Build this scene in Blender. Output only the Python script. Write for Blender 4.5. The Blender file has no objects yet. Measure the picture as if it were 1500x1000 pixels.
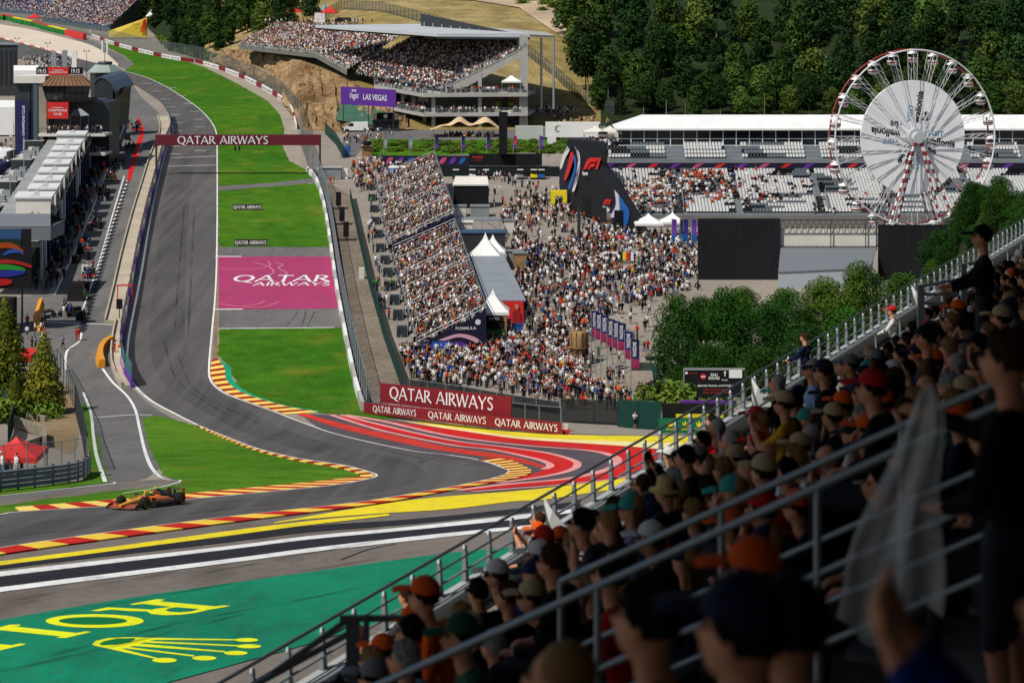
import bpy, bmesh, math, random
import numpy as np
from mathutils import Vector, Matrix
random.seed(7); RNG = np.random.default_rng(7)
R = math.radians
scene = bpy.context.scene
col = scene.collection
# ------------------------------------------------------------------ camera
H = 58.0                       # eye height above the datum, metres
F = 3000.0                     # focal length in pixels of a 1500 px wide frame
cam_d = bpy.data.cameras.new('camera'); cam = bpy.data.objects.new('camera', cam_d); col.objects.link(cam)
cam.location = (0, 0, H); cam.rotation_euler = (R(90), 0, 0)
cam_d.sensor_width = 36; cam_d.lens = 72; cam_d.shift_y = -500/1500
cam_d.clip_start = 0.3; cam_d.clip_end = 4000
cam_d.dof.use_dof = True; cam_d.dof.focus_distance = 190; cam_d.dof.aperture_fstop = 2.5
scene.camera = cam
# ------------------------------------------------------------------ sky, sun, exposure
SUN = Vector((-0.43, -0.42, 0.80)).normalized()
world = bpy.data.worlds.new('World'); scene.world = world; world.use_nodes = True
wn = world.node_tree.nodes; wl = world.node_tree.links
sky = wn.new('ShaderNodeTexSky'); sky.sky_type = 'NISHITA'; sky.sun_disc = False
sky.sun_elevation = math.asin(SUN.z); sky.sun_rotation = math.atan2(SUN.x, SUN.y)
sky.air_density = 1.0; sky.dust_density = 1.5; sky.ozone_density = 1.0
wl.new(sky.outputs[0], wn['Background'].inputs[0]); wn['Background'].inputs[1].default_value = 0.075
sd = bpy.data.lights.new('sun', 'SUN'); sd.energy = 4.2; sd.angle = R(0.5); sd.color = (1.0, 0.955, 0.88)
so = bpy.data.objects.new('sun', sd); col.objects.link(so)
so.rotation_euler = (-SUN).to_track_quat('-Z', 'Y').to_euler(); so.location = (-50, -20, 150)
vs = scene.view_settings
vs.view_transform = 'Standard'; vs.look = 'None'; vs.gamma = 1.0; vs.use_curve_mapping = False; vs.exposure = 0.05
scene.cycles.use_denoising = True
scene.cycles.max_bounces = 5; scene.cycles.diffuse_bounces = 2; scene.cycles.glossy_bounces = 2
scene.cycles.transparent_max_bounces = 12; scene.cycles.transmission_bounces = 3
scene.cycles.caustics_reflective = False; scene.cycles.caustics_refractive = False
# ------------------------------------------------------------------ ground shape
KY = [0.0] + [200.0 + 2.5*i for i in range(17)] + [1200.0]
def zo(y):
    if y >= 240: return 0.0
    if y >= 200: return 0.22*(240-y)**2/80
    return 4.4 + 0.22*(200-y)
KZ = [zo(y) + 0.0567*y for y in KY]
def gz(y): return float(np.interp(y, KY, KZ))
def G(u, v, dz=0.0):
    """ground point seen at photo pixel (u, v)"""
    lo, hi = 5.0, 1199.0
    for _ in range(46):
        m = (lo+hi)/2
        if F*(H-gz(m)-dz)/m > v: lo = m
        else: hi = m
    y = (lo+hi)/2
    return Vector(((u-750)*y/F, y, gz(y)+dz))
def P(u, v, y):
    """point at depth y seen at photo pixel (u, v)"""
    return Vector(((u-750)*y/F, y, H - v*y/F))
def gp(x, y, dz=0.0): return Vector((x, y, gz(y)+dz))
# ------------------------------------------------------------------ materials
MATS = {}
def M(name, c, rough=0.7, spec=0.3, metal=0.0, noise=None, bump=None, emit=None, alpha=None, coat=0.0, c2=None, trans=0.0):
    """procedural material; noise=(scale, amount[, scale2, amount2]) multiplies the colour, c2 is a second colour to drift to"""
    if name in MATS: return MATS[name]
    m = bpy.data.materials.new(name); m.use_nodes = True
    nt = m.node_tree; b = nt.nodes['Principled BSDF']
    c = tuple(c) + (1,) if len(c) == 3 else c
    b.inputs['Base Color'].default_value = c; b.inputs['Roughness'].default_value = rough
    b.inputs['Specular IOR Level'].default_value = spec; b.inputs['Metallic'].default_value = metal
    if coat: b.inputs['Coat Weight'].default_value = coat
    if trans: b.inputs['Transmission Weight'].default_value = trans
    if alpha is not None: b.inputs['Alpha'].default_value = alpha
    if emit: b.inputs['Emission Color'].default_value = tuple(emit[0])+(1,); b.inputs['Emission Strength'].default_value = emit[1]
    if noise or bump:
        geo = nt.nodes.new('ShaderNodeNewGeometry')
    if noise:
        out = None
        mixc = nt.nodes.new('ShaderNodeRGB'); mixc.outputs[0].default_value = c
        out = mixc.outputs[0]
        for i in range(0, len(noise), 2):
            n = nt.nodes.new('ShaderNodeTexNoise'); n.inputs['Scale'].default_value = noise[i]; n.inputs['Detail'].default_value = 4
            nt.links.new(geo.outputs['Position'], n.inputs['Vector'])
            mr = nt.nodes.new('ShaderNodeMapRange'); mr.inputs[1].default_value = 0.3; mr.inputs[2].default_value = 0.7
            mr.inputs[3].default_value = 1-noise[i+1]; mr.inputs[4].default_value = 1+noise[i+1]
            nt.links.new(n.outputs['Fac'], mr.inputs[0])
            if c2 is not None and i == 0:
                mx = nt.nodes.new('ShaderNodeMix'); mx.data_type = 'RGBA'
                mr.inputs[3].default_value = 0; mr.inputs[4].default_value = 1
                nt.links.new(mr.outputs[0], mx.inputs[0]); mx.inputs[6].default_value = c; mx.inputs[7].default_value = tuple(c2)+(1,)
                out = mx.outputs[2]; continue
            vm = nt.nodes.new('ShaderNodeVectorMath'); vm.operation = 'SCALE'
            nt.links.new(out, vm.inputs[0]); nt.links.new(mr.outputs[0], vm.inputs['Scale']); out = vm.outputs[0]
        nt.links.new(out, b.inputs['Base Color'])
    if bump:
        n = nt.nodes.new('ShaderNodeTexNoise'); n.inputs['Scale'].default_value = bump[0]; n.inputs['Detail'].default_value = 5
        nt.links.new(geo.outputs['Position'], n.inputs['Vector'])
        bp = nt.nodes.new('ShaderNodeBump'); bp.inputs['Strength'].default_value = bump[1]; bp.inputs['Distance'].default_value = bump[2] if len(bump) > 2 else 0.1
        nt.links.new(n.outputs['Fac'], bp.inputs['Height']); nt.links.new(bp.outputs[0], b.inputs['Normal'])
    MATS[name] = m
    return m
def M_attr(name, rough=0.8, attr='col', obj=False, vary=0.0):
    """base colour from a face colour attribute (or from the object's own colour)"""
    if name in MATS: return MATS[name]
    m = bpy.data.materials.new(name); m.use_nodes = True; nt = m.node_tree; b = nt.nodes['Principled BSDF']
    if obj:
        a = nt.nodes.new('ShaderNodeObjectInfo'); o = a.outputs['Color']
    else:
        a = nt.nodes.new('ShaderNodeAttribute'); a.attribute_name = attr; o = a.outputs['Color']
    if vary:   # every copy of the thing has its own tone
        oi = nt.nodes.new('ShaderNodeObjectInfo'); hs = nt.nodes.new('ShaderNodeHueSaturation'); m1 = nt.nodes.new('ShaderNodeMapRange'); m1.inputs[3].default_value = 1-vary; m1.inputs[4].default_value = 1+vary*1.3
        m2 = nt.nodes.new('ShaderNodeMapRange'); m2.inputs[3].default_value = .485; m2.inputs[4].default_value = .515
        ml = nt.nodes.new('ShaderNodeMath'); ml.operation = 'FRACT'; mm = nt.nodes.new('ShaderNodeMath'); mm.operation = 'MULTIPLY'; mm.inputs[1].default_value = 7.31
        nt.links.new(oi.outputs['Random'], m1.inputs[0]); nt.links.new(oi.outputs['Random'], mm.inputs[0]); nt.links.new(mm.outputs[0], ml.inputs[0]); nt.links.new(ml.outputs[0], m2.inputs[0])
        nt.links.new(o, hs.inputs['Color']); nt.links.new(m1.outputs[0], hs.inputs['Value']); nt.links.new(m2.outputs[0], hs.inputs['Hue']); o = hs.outputs[0]
    nt.links.new(o, b.inputs['Base Color']); b.inputs['Roughness'].default_value = rough; b.inputs['Specular IOR Level'].default_value = 0.06
    MATS[name] = m
    return m
# ------------------------------------------------------------------ builders
def tagp(o, label=None, cat=None, group=None, kind=None):
    if label: o['label'] = label
    if cat: o['category'] = cat
    if group: o['group'] = group
    if kind: o['kind'] = kind
    return o
def T(name, label, cat, loc=(0, 0, 0), rz=0.0, group=None):
    o = bpy.data.objects.new(name, None); col.objects.link(o); o.empty_display_size = 0.2
    o.location = loc; o.rotation_euler = (0, 0, rz)
    return tagp(o, label, cat, group)
def wloc(o):
    v = Vector((0, 0, 0))
    while o is not None: v += o.location; o = o.parent
    return v
class MB:
    def __init__(s): s.v = []; s.f = []; s.m = []; s.s = []
    def add(s, vs, fs, mi=0, smooth=False):
        o = len(s.v); s.v += [tuple(p) for p in vs]
        for f in fs: s.f.append(tuple(i+o for i in f)); s.m.append(mi); s.s.append(smooth)
        return s
    def box(s, c, size, rz=0.0, mi=0):
        """box standing on c (centre of its bottom face)"""
        hx, hy, h = size[0]/2, size[1]/2, size[2]; ca, sa = math.cos(rz), math.sin(rz)
        pts = []
        for z in (0, h):
            for x, y in ((-hx, -hy), (hx, -hy), (hx, hy), (-hx, hy)):
                pts.append((c[0]+x*ca-y*sa, c[1]+x*sa+y*ca, c[2]+z))
        return s.hexa(pts, mi)
    def hexa(s, p, mi=0):
        return s.add(p, [(0, 3, 2, 1), (4, 5, 6, 7), (0, 1, 5, 4), (1, 2, 6, 5), (2, 3, 7, 6), (3, 0, 4, 7)], mi)
    def prism(s, ring, off, mi=0, mi_side=None):
        """ring of 3D points extruded by the vector off"""
        n = len(ring); off = Vector(off); a = [Vector(p) for p in ring]; b = [p+off for p in a]
        s.add(a+b, [tuple(range(n-1, -1, -1)), tuple(range(n, 2*n))], mi)
        return s.add(a+b, [(i, (i+1) % n, n+(i+1) % n, n+i) for i in range(n)], mi if mi_side is None else mi_side)
    def quad(s, a, b, c, d, mi=0): return s.add([a, b, c, d], [(0, 1, 2, 3)], mi)
    def tube(s, p0, p1, r0, r1=None, n=6, mi=0, cap=True, smooth=True):
        r1 = r0 if r1 is None else r1
        p0, p1 = Vector(p0), Vector(p1); d = (p1-p0)
        if d.length < 1e-6: return s
        d.normalize(); a = d.orthogonal().normalized(); b = d.cross(a)
        vs = []
        for p, r in ((p0, r0), (p1, r1)):
            for i in range(n):
                t = 2*math.pi*i/n; vs.append(p + a*(math.cos(t)*r) + b*(math.sin(t)*r))
        s.add(vs, [(i, (i+1) % n, n+(i+1) % n, n+i) for i in range(n)], mi, smooth)
        if cap: s.add(vs, [tuple(range(n-1, -1, -1)), tuple(range(n, 2*n))], mi)
        return s
    def path(s, pts, r, n=6, mi=0):
        for a, b in zip(pts[:-1], pts[1:]): s.tube(a, b, r, n=n, mi=mi)
        return s
    def bar(s, p0, p1, w, h, mi=0):
        """square bar between two points"""
        p0, p1 = Vector(p0), Vector(p1); d = (p1-p0).normalized()
        up = Vector((0, 0, 1)) if abs(d.z) < 0.95 else Vector((0, 1, 0))
        a = d.cross(up).normalized()*(w/2); b = a.cross(d).normalized()*(h/2)
        return s.hexa([p0-a-b, p0+a-b, p1+a-b, p1-a-b, p0-a+b, p0+a+b, p1+a+b, p1-a+b], mi)
    def lathe(s, c, prof, n=12, mi=0, smooth=True):
        vs = []; c = Vector(c)
        for r, z in prof:
            for i in range(n):
                t = 2*math.pi*i/n; vs.append((c.x+r*math.cos(t), c.y+r*math.sin(t), c.z+z))
        fs = []
        for k in range(len(prof)-1):
            for i in range(n): fs.append((k*n+i, k*n+(i+1) % n, (k+1)*n+(i+1) % n, (k+1)*n+i))
        s.add(vs, fs, mi, smooth)
        return s.add(vs, [tuple(range(n-1, -1, -1)), tuple(range((len(prof)-1)*n, len(prof)*n))], mi)
    def ell(s, c, r, n=8, k=6, mi=0, rot=None):
        c = Vector(c); vs = []
        for j in range(1, k):
            a = math.pi*j/k
            for i in range(n):
                t = 2*math.pi*i/n
                p = Vector((r[0]*math.sin(a)*math.cos(t), r[1]*math.sin(a)*math.sin(t), -r[2]*math.cos(a)))
                vs.append(c + (rot @ p if rot else p))
        pb, pt = Vector((0, 0, -r[2])), Vector((0, 0, r[2]))
        vs += [c + (rot @ pb if rot else pb), c + (rot @ pt if rot else pt)]
        fs = []
        for j in range(k-2):
            for i in range(n): fs.append((j*n+i, j*n+(i+1) % n, (j+1)*n+(i+1) % n, (j+1)*n+i))
        L = (k-2)*n; b0 = (k-1)*n
        for i in range(n): fs.append((b0, (i+1) % n, i)); fs.append((b0+1, L+i, L+(i+1) % n))
        return s.add(vs, fs, mi, True)
    def loft(s, rings, mi=0, smooth=True, close=True, cap=True):
        n = len(rings[0]); vs = [p for r in rings for p in r]; fs = []
        m = n if close else n-1
        for k in range(len(rings)-1):
            for i in range(m): fs.append((k*n+i, k*n+(i+1) % n, (k+1)*n+(i+1) % n, (k+1)*n+i))
        s.add(vs, fs, mi, smooth)
        if cap and close: s.add(vs, [tuple(range(n-1, -1, -1)), tuple(range((len(rings)-1)*n, len(rings)*n))], mi)
        return s
    def mesh(s, name, mats, org=None):
        me = bpy.data.meshes.new(name)
        v = s.v if org is None else [(p[0]-org[0], p[1]-org[1], p[2]-org[2]) for p in s.v]
        me.from_pydata(v, [], s.f)
        mats = mats if isinstance(mats, (list, tuple)) else [mats]
        for m in mats: me.materials.append(m)
        me.polygons.foreach_set('material_index', s.m); me.polygons.foreach_set('use_smooth', s.s)
        me.update()
        return me
    def build(s, name, mats, parent=None, local=False):
        """world-space points by default; local=True keeps them in the parent's own frame"""
        org = None if (parent is None or local) else wloc(parent)
        o = bpy.data.objects.new(name, s.mesh(name, mats, org)); col.objects.link(o)
        if parent is not None: o.parent = parent
        return o
def solo(name, mb, mats, label, cat, group=None, kind=None):
    """a thing that is one mesh, with its origin at its base"""
    xs = np.array(mb.v); c = Vector(((xs[:, 0].min()+xs[:, 0].max())/2, (xs[:, 1].min()+xs[:, 1].max())/2, xs[:, 2].min()))
    o = bpy.data.objects.new(name, mb.mesh(name, mats, c)); col.objects.link(o); o.location = c
    return tagp(o, label, cat, group, kind)
def struct(name, mb, mats, parent=None):
    o = mb.build(name, mats, parent)
    if parent is None: o['kind'] = 'structure'
    return o
def dup(root, loc=None, rz=None, label=None, parent=None, scale=None):
    r = root.copy(); col.objects.link(r); r.parent = parent
    if loc is not None: r.location = loc
    if rz is not None: r.rotation_euler = (0, 0, rz)
    if scale is not None: r.scale = scale
    if label: r['label'] = label
    for ch in root.children: dup(ch, parent=r)
    return r
def inst(name, me, parent, loc=(0, 0, 0), rz=0.0):
    o = bpy.data.objects.new(name, me); col.objects.link(o); o.parent = parent; o.location = loc; o.rotation_euler = (0, 0, rz)
    return o
def cr(pts, n=6):
    """Catmull-Rom through points"""
    p = [np.array(q, float) for q in pts]; p = [2*p[0]-p[1]] + p + [2*p[-1]-p[-2]]; out = []
    for i in range(1, len(p)-2):
        for k in range(n):
            t = k/n
            out.append(tuple(0.5*((2*p[i]) + (p[i+1]-p[i-1])*t + (2*p[i-1]-5*p[i]+4*p[i+1]-p[i+2])*t*t + (3*p[i]-p[i-1]-3*p[i+1]+p[i+2])*t**3)))
    out.append(tuple(p[-2])); return out
# ------------------------------------------------------------------ lettering
def rib(pts, ws):
    """ribbon polygon strip: list of quads in 2D"""
    pts = [np.array(p, float) for p in pts]; n = len(pts); L = []; Rr = []
    for i in range(n):
        d = pts[min(i+1, n-1)]-pts[max(i-1, 0)]; d = d/np.linalg.norm(d); nn = np.array((-d[1], d[0]))
        w = ws[i] if isinstance(ws, (list, tuple)) else ws
        L.append(pts[i]+nn*w/2); Rr.append(pts[i]-nn*w/2)
    return [(L[i], L[i+1], Rr[i+1], Rr[i]) for i in range(n-1)]
def fl(a, b, w, thin=1.0):
    w *= thin; a = np.array(a); b = np.array(b)
    return rib([a, a+(b-a)*.12, a+(b-a)*.5, a+(b-a)*.88, b], [w*1.35, w*1.02, w*.9, w*1.02, w*1.35])
def arc(cx, cy, rx, ry, a0, a1, n, w0, w1):
    return rib([(cx+rx*math.cos(R(a0+(a1-a0)*i/n)), cy+ry*math.sin(R(a0+(a1-a0)*i/n))) for i in range(n+1)],
               [w0+(w1-w0)*abs(math.cos(R(a0+(a1-a0)*i/n))) for i in range(n+1)])
def flared(ch):
    w = .15
    if ch == 'Q': return 1.0, arc(.5, .5, .42, .45, 0, 360, 28, .09, .17) + rib([(.52, .06), (.74, -.08), (1.05, -.2)], [.16, .13, .04])
    if ch == 'O': return .98, arc(.49, .5, .41, .45, 0, 360, 28, .09, .17)
    if ch == 'A': return .9, fl((.03, 0), (.44, 1), w, .7) + fl((.86, 0), (.44, 1), w) + rib([(.2, .33), (.7, .33)], .09)
    if ch == 'T': return .74, fl((.37, 0), (.37, .95), w) + rib([(0, .94), (.12, .955), (.62, .955), (.74, .94)], [.15, .1, .1, .15])
    if ch == 'R': return .74, fl((.1, 0), (.1, 1), w) + arc(.28, .74, .27, .215, 90, -90, 12, .08, .16) + rib([(.1, .955), (.29, .955)], .08) + rib([(.1, .525), (.29, .525)], .08) + rib([(.3, .52), (.5, .25), (.78, 0)], [.14, .15, .15])
    if ch == 'I': return .26, fl((.12, 0), (.12, 1), w)
    if ch == 'W': return 1.2, fl((.02, 1), (.33, 0), w) + fl((.62, 1), (.33, 0), w, .65) + fl((.6, 1), (.88, 0), w) + fl((1.18, 1), (.88, 0), w, .65)
    if ch == 'Y': return .8, fl((.38, 0), (.38, .5), w) + fl((.02, 1), (.38, .45), w) + fl((.78, 1), (.38, .45), w, .7)
    if ch == 'S': return .62, rib(cr([(.54, .86), (.4, .95), (.2, .93), (.1, .76), (.22, .6), (.4, .46), (.51, .28), (.42, .08), (.22, .04), (.05, .14)], 4), .13)
    if ch == 'L': return .62, fl((.1, 0), (.1, 1), w) + rib([(.1, .045), (.45, .045), (.6, .08)], [.09, .09, .18])
    if ch == 'E': return .62, fl((.1, 0), (.1, 1), w) + rib([(.1, .045), (.45, .045), (.58, .07)], [.09, .09, .16]) + rib([(.1, .52), (.5, .52)], .09) + rib([(.1, .955), (.45, .955), (.56, .93)], [.09, .09, .16])
    if ch == 'X': return .8, fl((.04, 1), (.76, 0), w) + fl((.74, 1), (.04, 0), w, .6)
    return .42, []
def flared_text(txt, gap=.08):
    x = 0; out = []
    for ch in txt:
        w, qs = flared(ch)
        for q in qs: out.append([(p[0]+x, p[1]) for p in q])
        x += w+gap
    return out, x-gap
_tc = {}
def font_text(txt, bold=0.0):
    """built-in font outline turned into 2D faces, cap height 1"""
    key = (txt, bold)
    if key in _tc: return _tc[key]
    cu = bpy.data.curves.new('tmp', 'FONT'); cu.body = txt; cu.size = 1.37; cu.offset = bold; cu.resolution_u = 3; cu.fill_mode = 'FRONT'
    ob = bpy.data.objects.new('tmp', cu); col.objects.link(ob)
    me = bpy.data.meshes.new_from_object(ob.evaluated_get(bpy.context.evaluated_depsgraph_get()))
    vs = [(v.co.x, v.co.y) for v in me.vertices]; fs = [tuple(p.vertices) for p in me.polygons]
    bpy.data.objects.remove(ob); bpy.data.curves.remove(cu); bpy.data.meshes.remove(me)
    w = max([v[0] for v in vs]+[0.01]); _tc[key] = (vs, fs, w)
    return _tc[key]
def text_mb(mb, txt, o, ex, ey, h, width=None, flare=False, bold=0.0, lift=0.03, mi=0, center=False):
    """lettering on the plane o + ex*x + ey*y; o is the lower left corner of the caps"""
    o, ex, ey = Vector(o), Vector(ex).normalized(), Vector(ey).normalized(); nrm = ex.cross(ey).normalized()
    if flare: qs, w = flared_text(txt)
    else: vs, fs, w = font_text(txt, bold)
    sx = h if width is None else width/w
    if center: o = o - ex*(w*sx/2)
    if flare:
        for i, q in enumerate(qs):
            mb.add([o + ex*(p[0]*sx) + ey*(p[1]*h) + nrm*(lift+0.0006*(i % 40)) for p in q], [(0, 1, 2, 3)], mi)
    else:
        mb.add([o + ex*(p[0]*sx) + ey*(p[1]*h) + nrm*lift for p in vs], fs, mi)
    return mb
# ------------------------------------------------------------------ flat things laid on the ground
CUTS = [y for y in KY[1:-1]]
def ground_sheet(rings, dz):
    """rings of (x, y) laid on the ground as one sheet dz above it"""
    bm = bmesh.new()
    for ring in rings:
        vs = [bm.verts.new((p[0], p[1], 0)) for p in ring]
        try: bm.faces.new(vs)
        except ValueError: pass
    bmesh.ops.triangulate(bm, faces=bm.faces[:])
    for y in CUTS:
        bmesh.ops.bisect_plane(bm, geom=bm.verts[:]+bm.edges[:]+bm.faces[:], plane_co=(0, y, 0), plane_no=(0, 1, 0))
    for v in bm.verts: v.co.z = gz(v.co.y)+dz
    for f in bm.faces:
        if f.normal.z < 0: f.normal_flip()
    bm.normal_update()
    for f in bm.faces:
        if f.normal.z < 0: f.normal_flip()
    mb = MB(); bm.verts.index_update()
    mb.add([v.co[:] for v in bm.verts], [tuple(v.index for v in f.verts) for f in bm.faces])
    bm.free(); return mb
def gxy(pts): return [tuple(G(u, v)[:2]) for u, v in pts]
def ragged(ring, amp, step=1.2, seed=1):
    """uneven outline for grown edges"""
    rr = random.Random(seed); out = []
    for i in range(len(ring)):
        a, b = np.array(ring[i]), np.array(ring[(i+1) % len(ring)]); L = np.linalg.norm(b-a); n = max(1, int(L/step))
        for k in range(n): out.append(tuple(a+(b-a)*k/n+np.array((rr.gauss(0, amp), rr.gauss(0, amp)))*(1 if k else .4)))
    return out
def patch(name, pix, mat, dz, parent=None, label=None):
    """area painted or laid on the ground, given by its outline as seen in the photo"""
    rings = pix if isinstance(pix[0][0], (list, tuple)) else [pix]
    rings = [gxy(r) for r in rings]
    if name.startswith('grass'): rings = [ragged(r, .13, 1.0, len(r)) for r in rings]
    o = ground_sheet(rings, dz).build(name, mat, parent)
    if parent is None: o['kind'] = 'structure'
    if label: o['label'] = label
    return o
def strip(c, w, n=5, closed=False):
    """pixel centre line with widths (px, measured down the picture) to an outline"""
    q = cr([tuple(p) + (w[i] if isinstance(w, (list, tuple)) else w,) for i, p in enumerate(c)], n)
    return [(p[0], p[1]-p[2]/2) for p in q] + [(p[0], p[1]+p[2]/2) for p in reversed(q)]
def gline(c, wm, n=6):
    """line of real width wm along a pixel centre line -> xy ring"""
    q = gxy(cr(c, n)); L = []; Rr = []
    for i in range(len(q)):
        a = np.array(q[max(i-1, 0)]); b = np.array(q[min(i+1, len(q)-1)]); d = (b-a)/max(np.linalg.norm(b-a), 1e-6); nn = np.array((-d[1], d[0]))
        L.append(tuple(np.array(q[i])+nn*wm/2)); Rr.append(tuple(np.array(q[i])-nn*wm/2))
    return L + Rr[::-1]
def pline(name, c, wm, mat, dz, parent=None, n=6):
    o = ground_sheet([gline(c, wm, n)], dz).build(name, mat, parent)
    if parent is None: o['kind'] = 'structure'
    return o
# ================================================================== GROUND, TRACK AND PAINT
def C(r, g, b, k=1.2):
    """picture colour (0-255) to a surface albedo under this sun"""
    f = lambda c: (c/255/12.92 if c/255 <= .04045 else ((c/255+.055)/1.055)**2.4)
    return tuple(min(f(x)/k, 0.85) for x in (r, g, b))
m_plaza = M('plaza_asphalt', C(150, 141, 130), .9, .2, noise=(0.06, .16, 0.9, .10, 6, .08), c2=None)
m_pit = M('pit_asphalt', C(112, 110, 108), .85, .25, noise=(0.05, .14, .7, .1, 7, .1))
m_run = M('runoff_asphalt', C(122, 114, 107), .9, .2, noise=(0.08, .12, 1.3, .1, 12, .16))
m_sand = M('sand', C(214, 200, 182), .95, .1, noise=(0.05, .06, .8, .06))
m_dirt = M('dirt', C(140, 120, 92), .95, .1, noise=(0.1, .25, 1.2, .2))
m_strip = M('worn_concrete', C(160, 150, 135), .9, .2, noise=(0.3, .15, 2, .1))
m_white = M('white_paint', C(238, 238, 236), .6, .3, noise=(0.4, .08))
m_yel = M('yellow_paint', C(245, 222, 40), .6, .3, noise=(0.25, .08, 3, .05))
m_cream = M('pale_yellow_paint', C(250, 236, 170), .6, .3, noise=(0.3, .06))
m_red = M('red_paint', C(216, 30, 24), .6, .3, noise=(0.2, .12, 3, .06))
m_redworn = M('worn_red_paint', C(205, 62, 50), .7, .3, noise=(0.5, .25, 5, .15))
m_pink = M('pink_paint', C(240, 165, 160), .6, .3, noise=(0.3, .08))
m_black = M('dark_asphalt', C(48, 48, 54), .8, .3, noise=(0.3, .12, 9, .15))
m_teal = M('teal_paint', C(20, 160, 120), .6, .3, noise=(0.3, .1))
m_green = M('green_paint', C(8, 136, 100), .55, .35, noise=(0.06, .16, .8, .08, 8, .06))
m_greend = M('dark_green_paint', C(8, 116, 60), .6, .3)
m_lime = M('lime_yellow_paint', C(240, 246, 30), .55, .3, noise=(0.3, .06))
m_mag = M('magenta_paint', C(170, 62, 106), .65, .3, noise=(0.08, .1, 1.5, .08))
def grass_mat(name, c1, c2, stripes, ang=0.0):
    m = M(name, c1, .9, .15, noise=(0.035, .5, .35, .22, 4, .28), c2=c2, bump=(3.0, .6, .25))
    nt = m.node_tree; b = nt.nodes['Principled BSDF']; src = b.inputs['Base Color'].links[0].from_socket
    geo = nt.nodes.new('ShaderNodeNewGeometry'); mp = nt.nodes.new('ShaderNodeMapping'); mp.inputs['Rotation'].default_value = (0, 0, ang)
    nt.links.new(geo.outputs['Position'], mp.inputs['Vector'])
    w = nt.nodes.new('ShaderNodeTexWave'); w.inputs['Scale'].default_value = stripes; w.inputs['Distortion'].default_value = 2.5; w.inputs['Detail'].default_value = 3
    nt.links.new(mp.outputs[0], w.inputs['Vector'])
    mr = nt.nodes.new('ShaderNodeMapRange'); mr.inputs[3].default_value = .84; mr.inputs[4].default_value = 1.14; nt.links.new(w.outputs['Fac'], mr.inputs[0])
    vm = nt.nodes.new('ShaderNodeVectorMath'); vm.operation = 'SCALE'; nt.links.new(src, vm.inputs[0]); nt.links.new(mr.outputs[0], vm.inputs['Scale'])
    # dry straw flecks
    n = nt.nodes.new('ShaderNodeTexNoise'); n.inputs['Scale'].default_value = .12; n.inputs['Detail'].default_value = 8; nt.links.new(geo.outputs['Position'], n.inputs['Vector'])
    m2 = nt.nodes.new('ShaderNodeMapRange'); m2.inputs[1].default_value = .56; m2.inputs[2].default_value = .74; m2.inputs[4].default_value = .75; nt.links.new(n.outputs['Fac'], m2.inputs[0])
    mx = nt.nodes.new('ShaderNodeMix'); mx.data_type = 'RGBA'; nt.links.new(m2.outputs[0], mx.inputs[0]); nt.links.new(vm.outputs[0], mx.inputs[6]); mx.inputs[7].default_value = C(120, 124, 40)+(1,)
    nt.links.new(mx.outputs[2], b.inputs['Base Color'])
    return m
m_grass = grass_mat('grass', C(52, 102, 20), C(78, 120, 28), .9, 0.12)
m_grass2 = grass_mat('near_grass', C(64, 114, 22), C(92, 132, 34), 1.2, 0.9)
def track_mat():
    m = M('track_asphalt', C(96, 93, 92), .75, .3, noise=(0.06, .1, 9, .1)); nt = m.node_tree; b = nt.nodes['Principled BSDF']
    src = b.inputs['Base Color'].links[0].from_socket
    geo = nt.nodes.new('ShaderNodeNewGeometry'); mp = nt.nodes.new('ShaderNodeMapping'); mp.inputs['Scale'].default_value = (.7, .012, .012)
    nt.links.new(geo.outputs['Position'], mp.inputs['Vector'])
    n = nt.nodes.new('ShaderNodeTexNoise'); n.inputs['Scale'].default_value = 1; n.inputs['Detail'].default_value = 3; nt.links.new(mp.outputs[0], n.inputs['Vector'])
    mr = nt.nodes.new('ShaderNodeMapRange'); mr.inputs[1].default_value = .3; mr.inputs[2].default_value = .7; mr.inputs[3].default_value = .8; mr.inputs[4].default_value = 1.12; nt.links.new(n.outputs['Fac'], mr.inputs[0])
    vm = nt.nodes.new('ShaderNodeVectorMath'); vm.operation = 'SCALE'; nt.links.new(src, vm.inputs[0]); nt.links.new(mr.outputs[0], vm.inputs['Scale'])
    nt.links.new(vm.outputs[0], b.inputs['Base Color']); return m
m_track = track_mat()
def wear(m, c, amt, sc=2.2, stretch=(1, 1, 1), lo=.56, hi=.72):
    """worn paint: the asphalt shows through in specks and streaks"""
    nt = m.node_tree; b = nt.nodes['Principled BSDF']; src = b.inputs['Base Color'].links[0].from_socket
    geo = nt.nodes.new('ShaderNodeNewGeometry'); mp = nt.nodes.new('ShaderNodeMapping'); mp.inputs['Scale'].default_value = stretch; nt.links.new(geo.outputs['Position'], mp.inputs['Vector'])
    n = nt.nodes.new('ShaderNodeTexNoise'); n.inputs['Scale'].default_value = sc; n.inputs['Detail'].default_value = 9; n.inputs['Roughness'].default_value = .7; nt.links.new(mp.outputs[0], n.inputs['Vector'])
    mr = nt.nodes.new('ShaderNodeMapRange'); mr.inputs[1].default_value = lo; mr.inputs[2].default_value = hi; mr.inputs[4].default_value = amt; nt.links.new(n.outputs['Fac'], mr.inputs[0])
    mx = nt.nodes.new('ShaderNodeMix'); mx.data_type = 'RGBA'; nt.links.new(mr.outputs[0], mx.inputs[0]); nt.links.new(src, mx.inputs[6]); mx.inputs[7].default_value = tuple(c)+(1,); nt.links.new(mx.outputs[2], b.inputs['Base Color'])
AS = C(96, 92, 90)
for mm_, am in ((m_white, .6), (m_yel, .5), (m_cream, .45), (m_red, .6), (m_pink, .55), (m_teal, .5), (m_lime, .35), (m_mag, .45)): wear(mm_, AS, am, lo=.52); wear(mm_, AS, am*.7, .5, (1, .2, .2), .52, .75)
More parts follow.
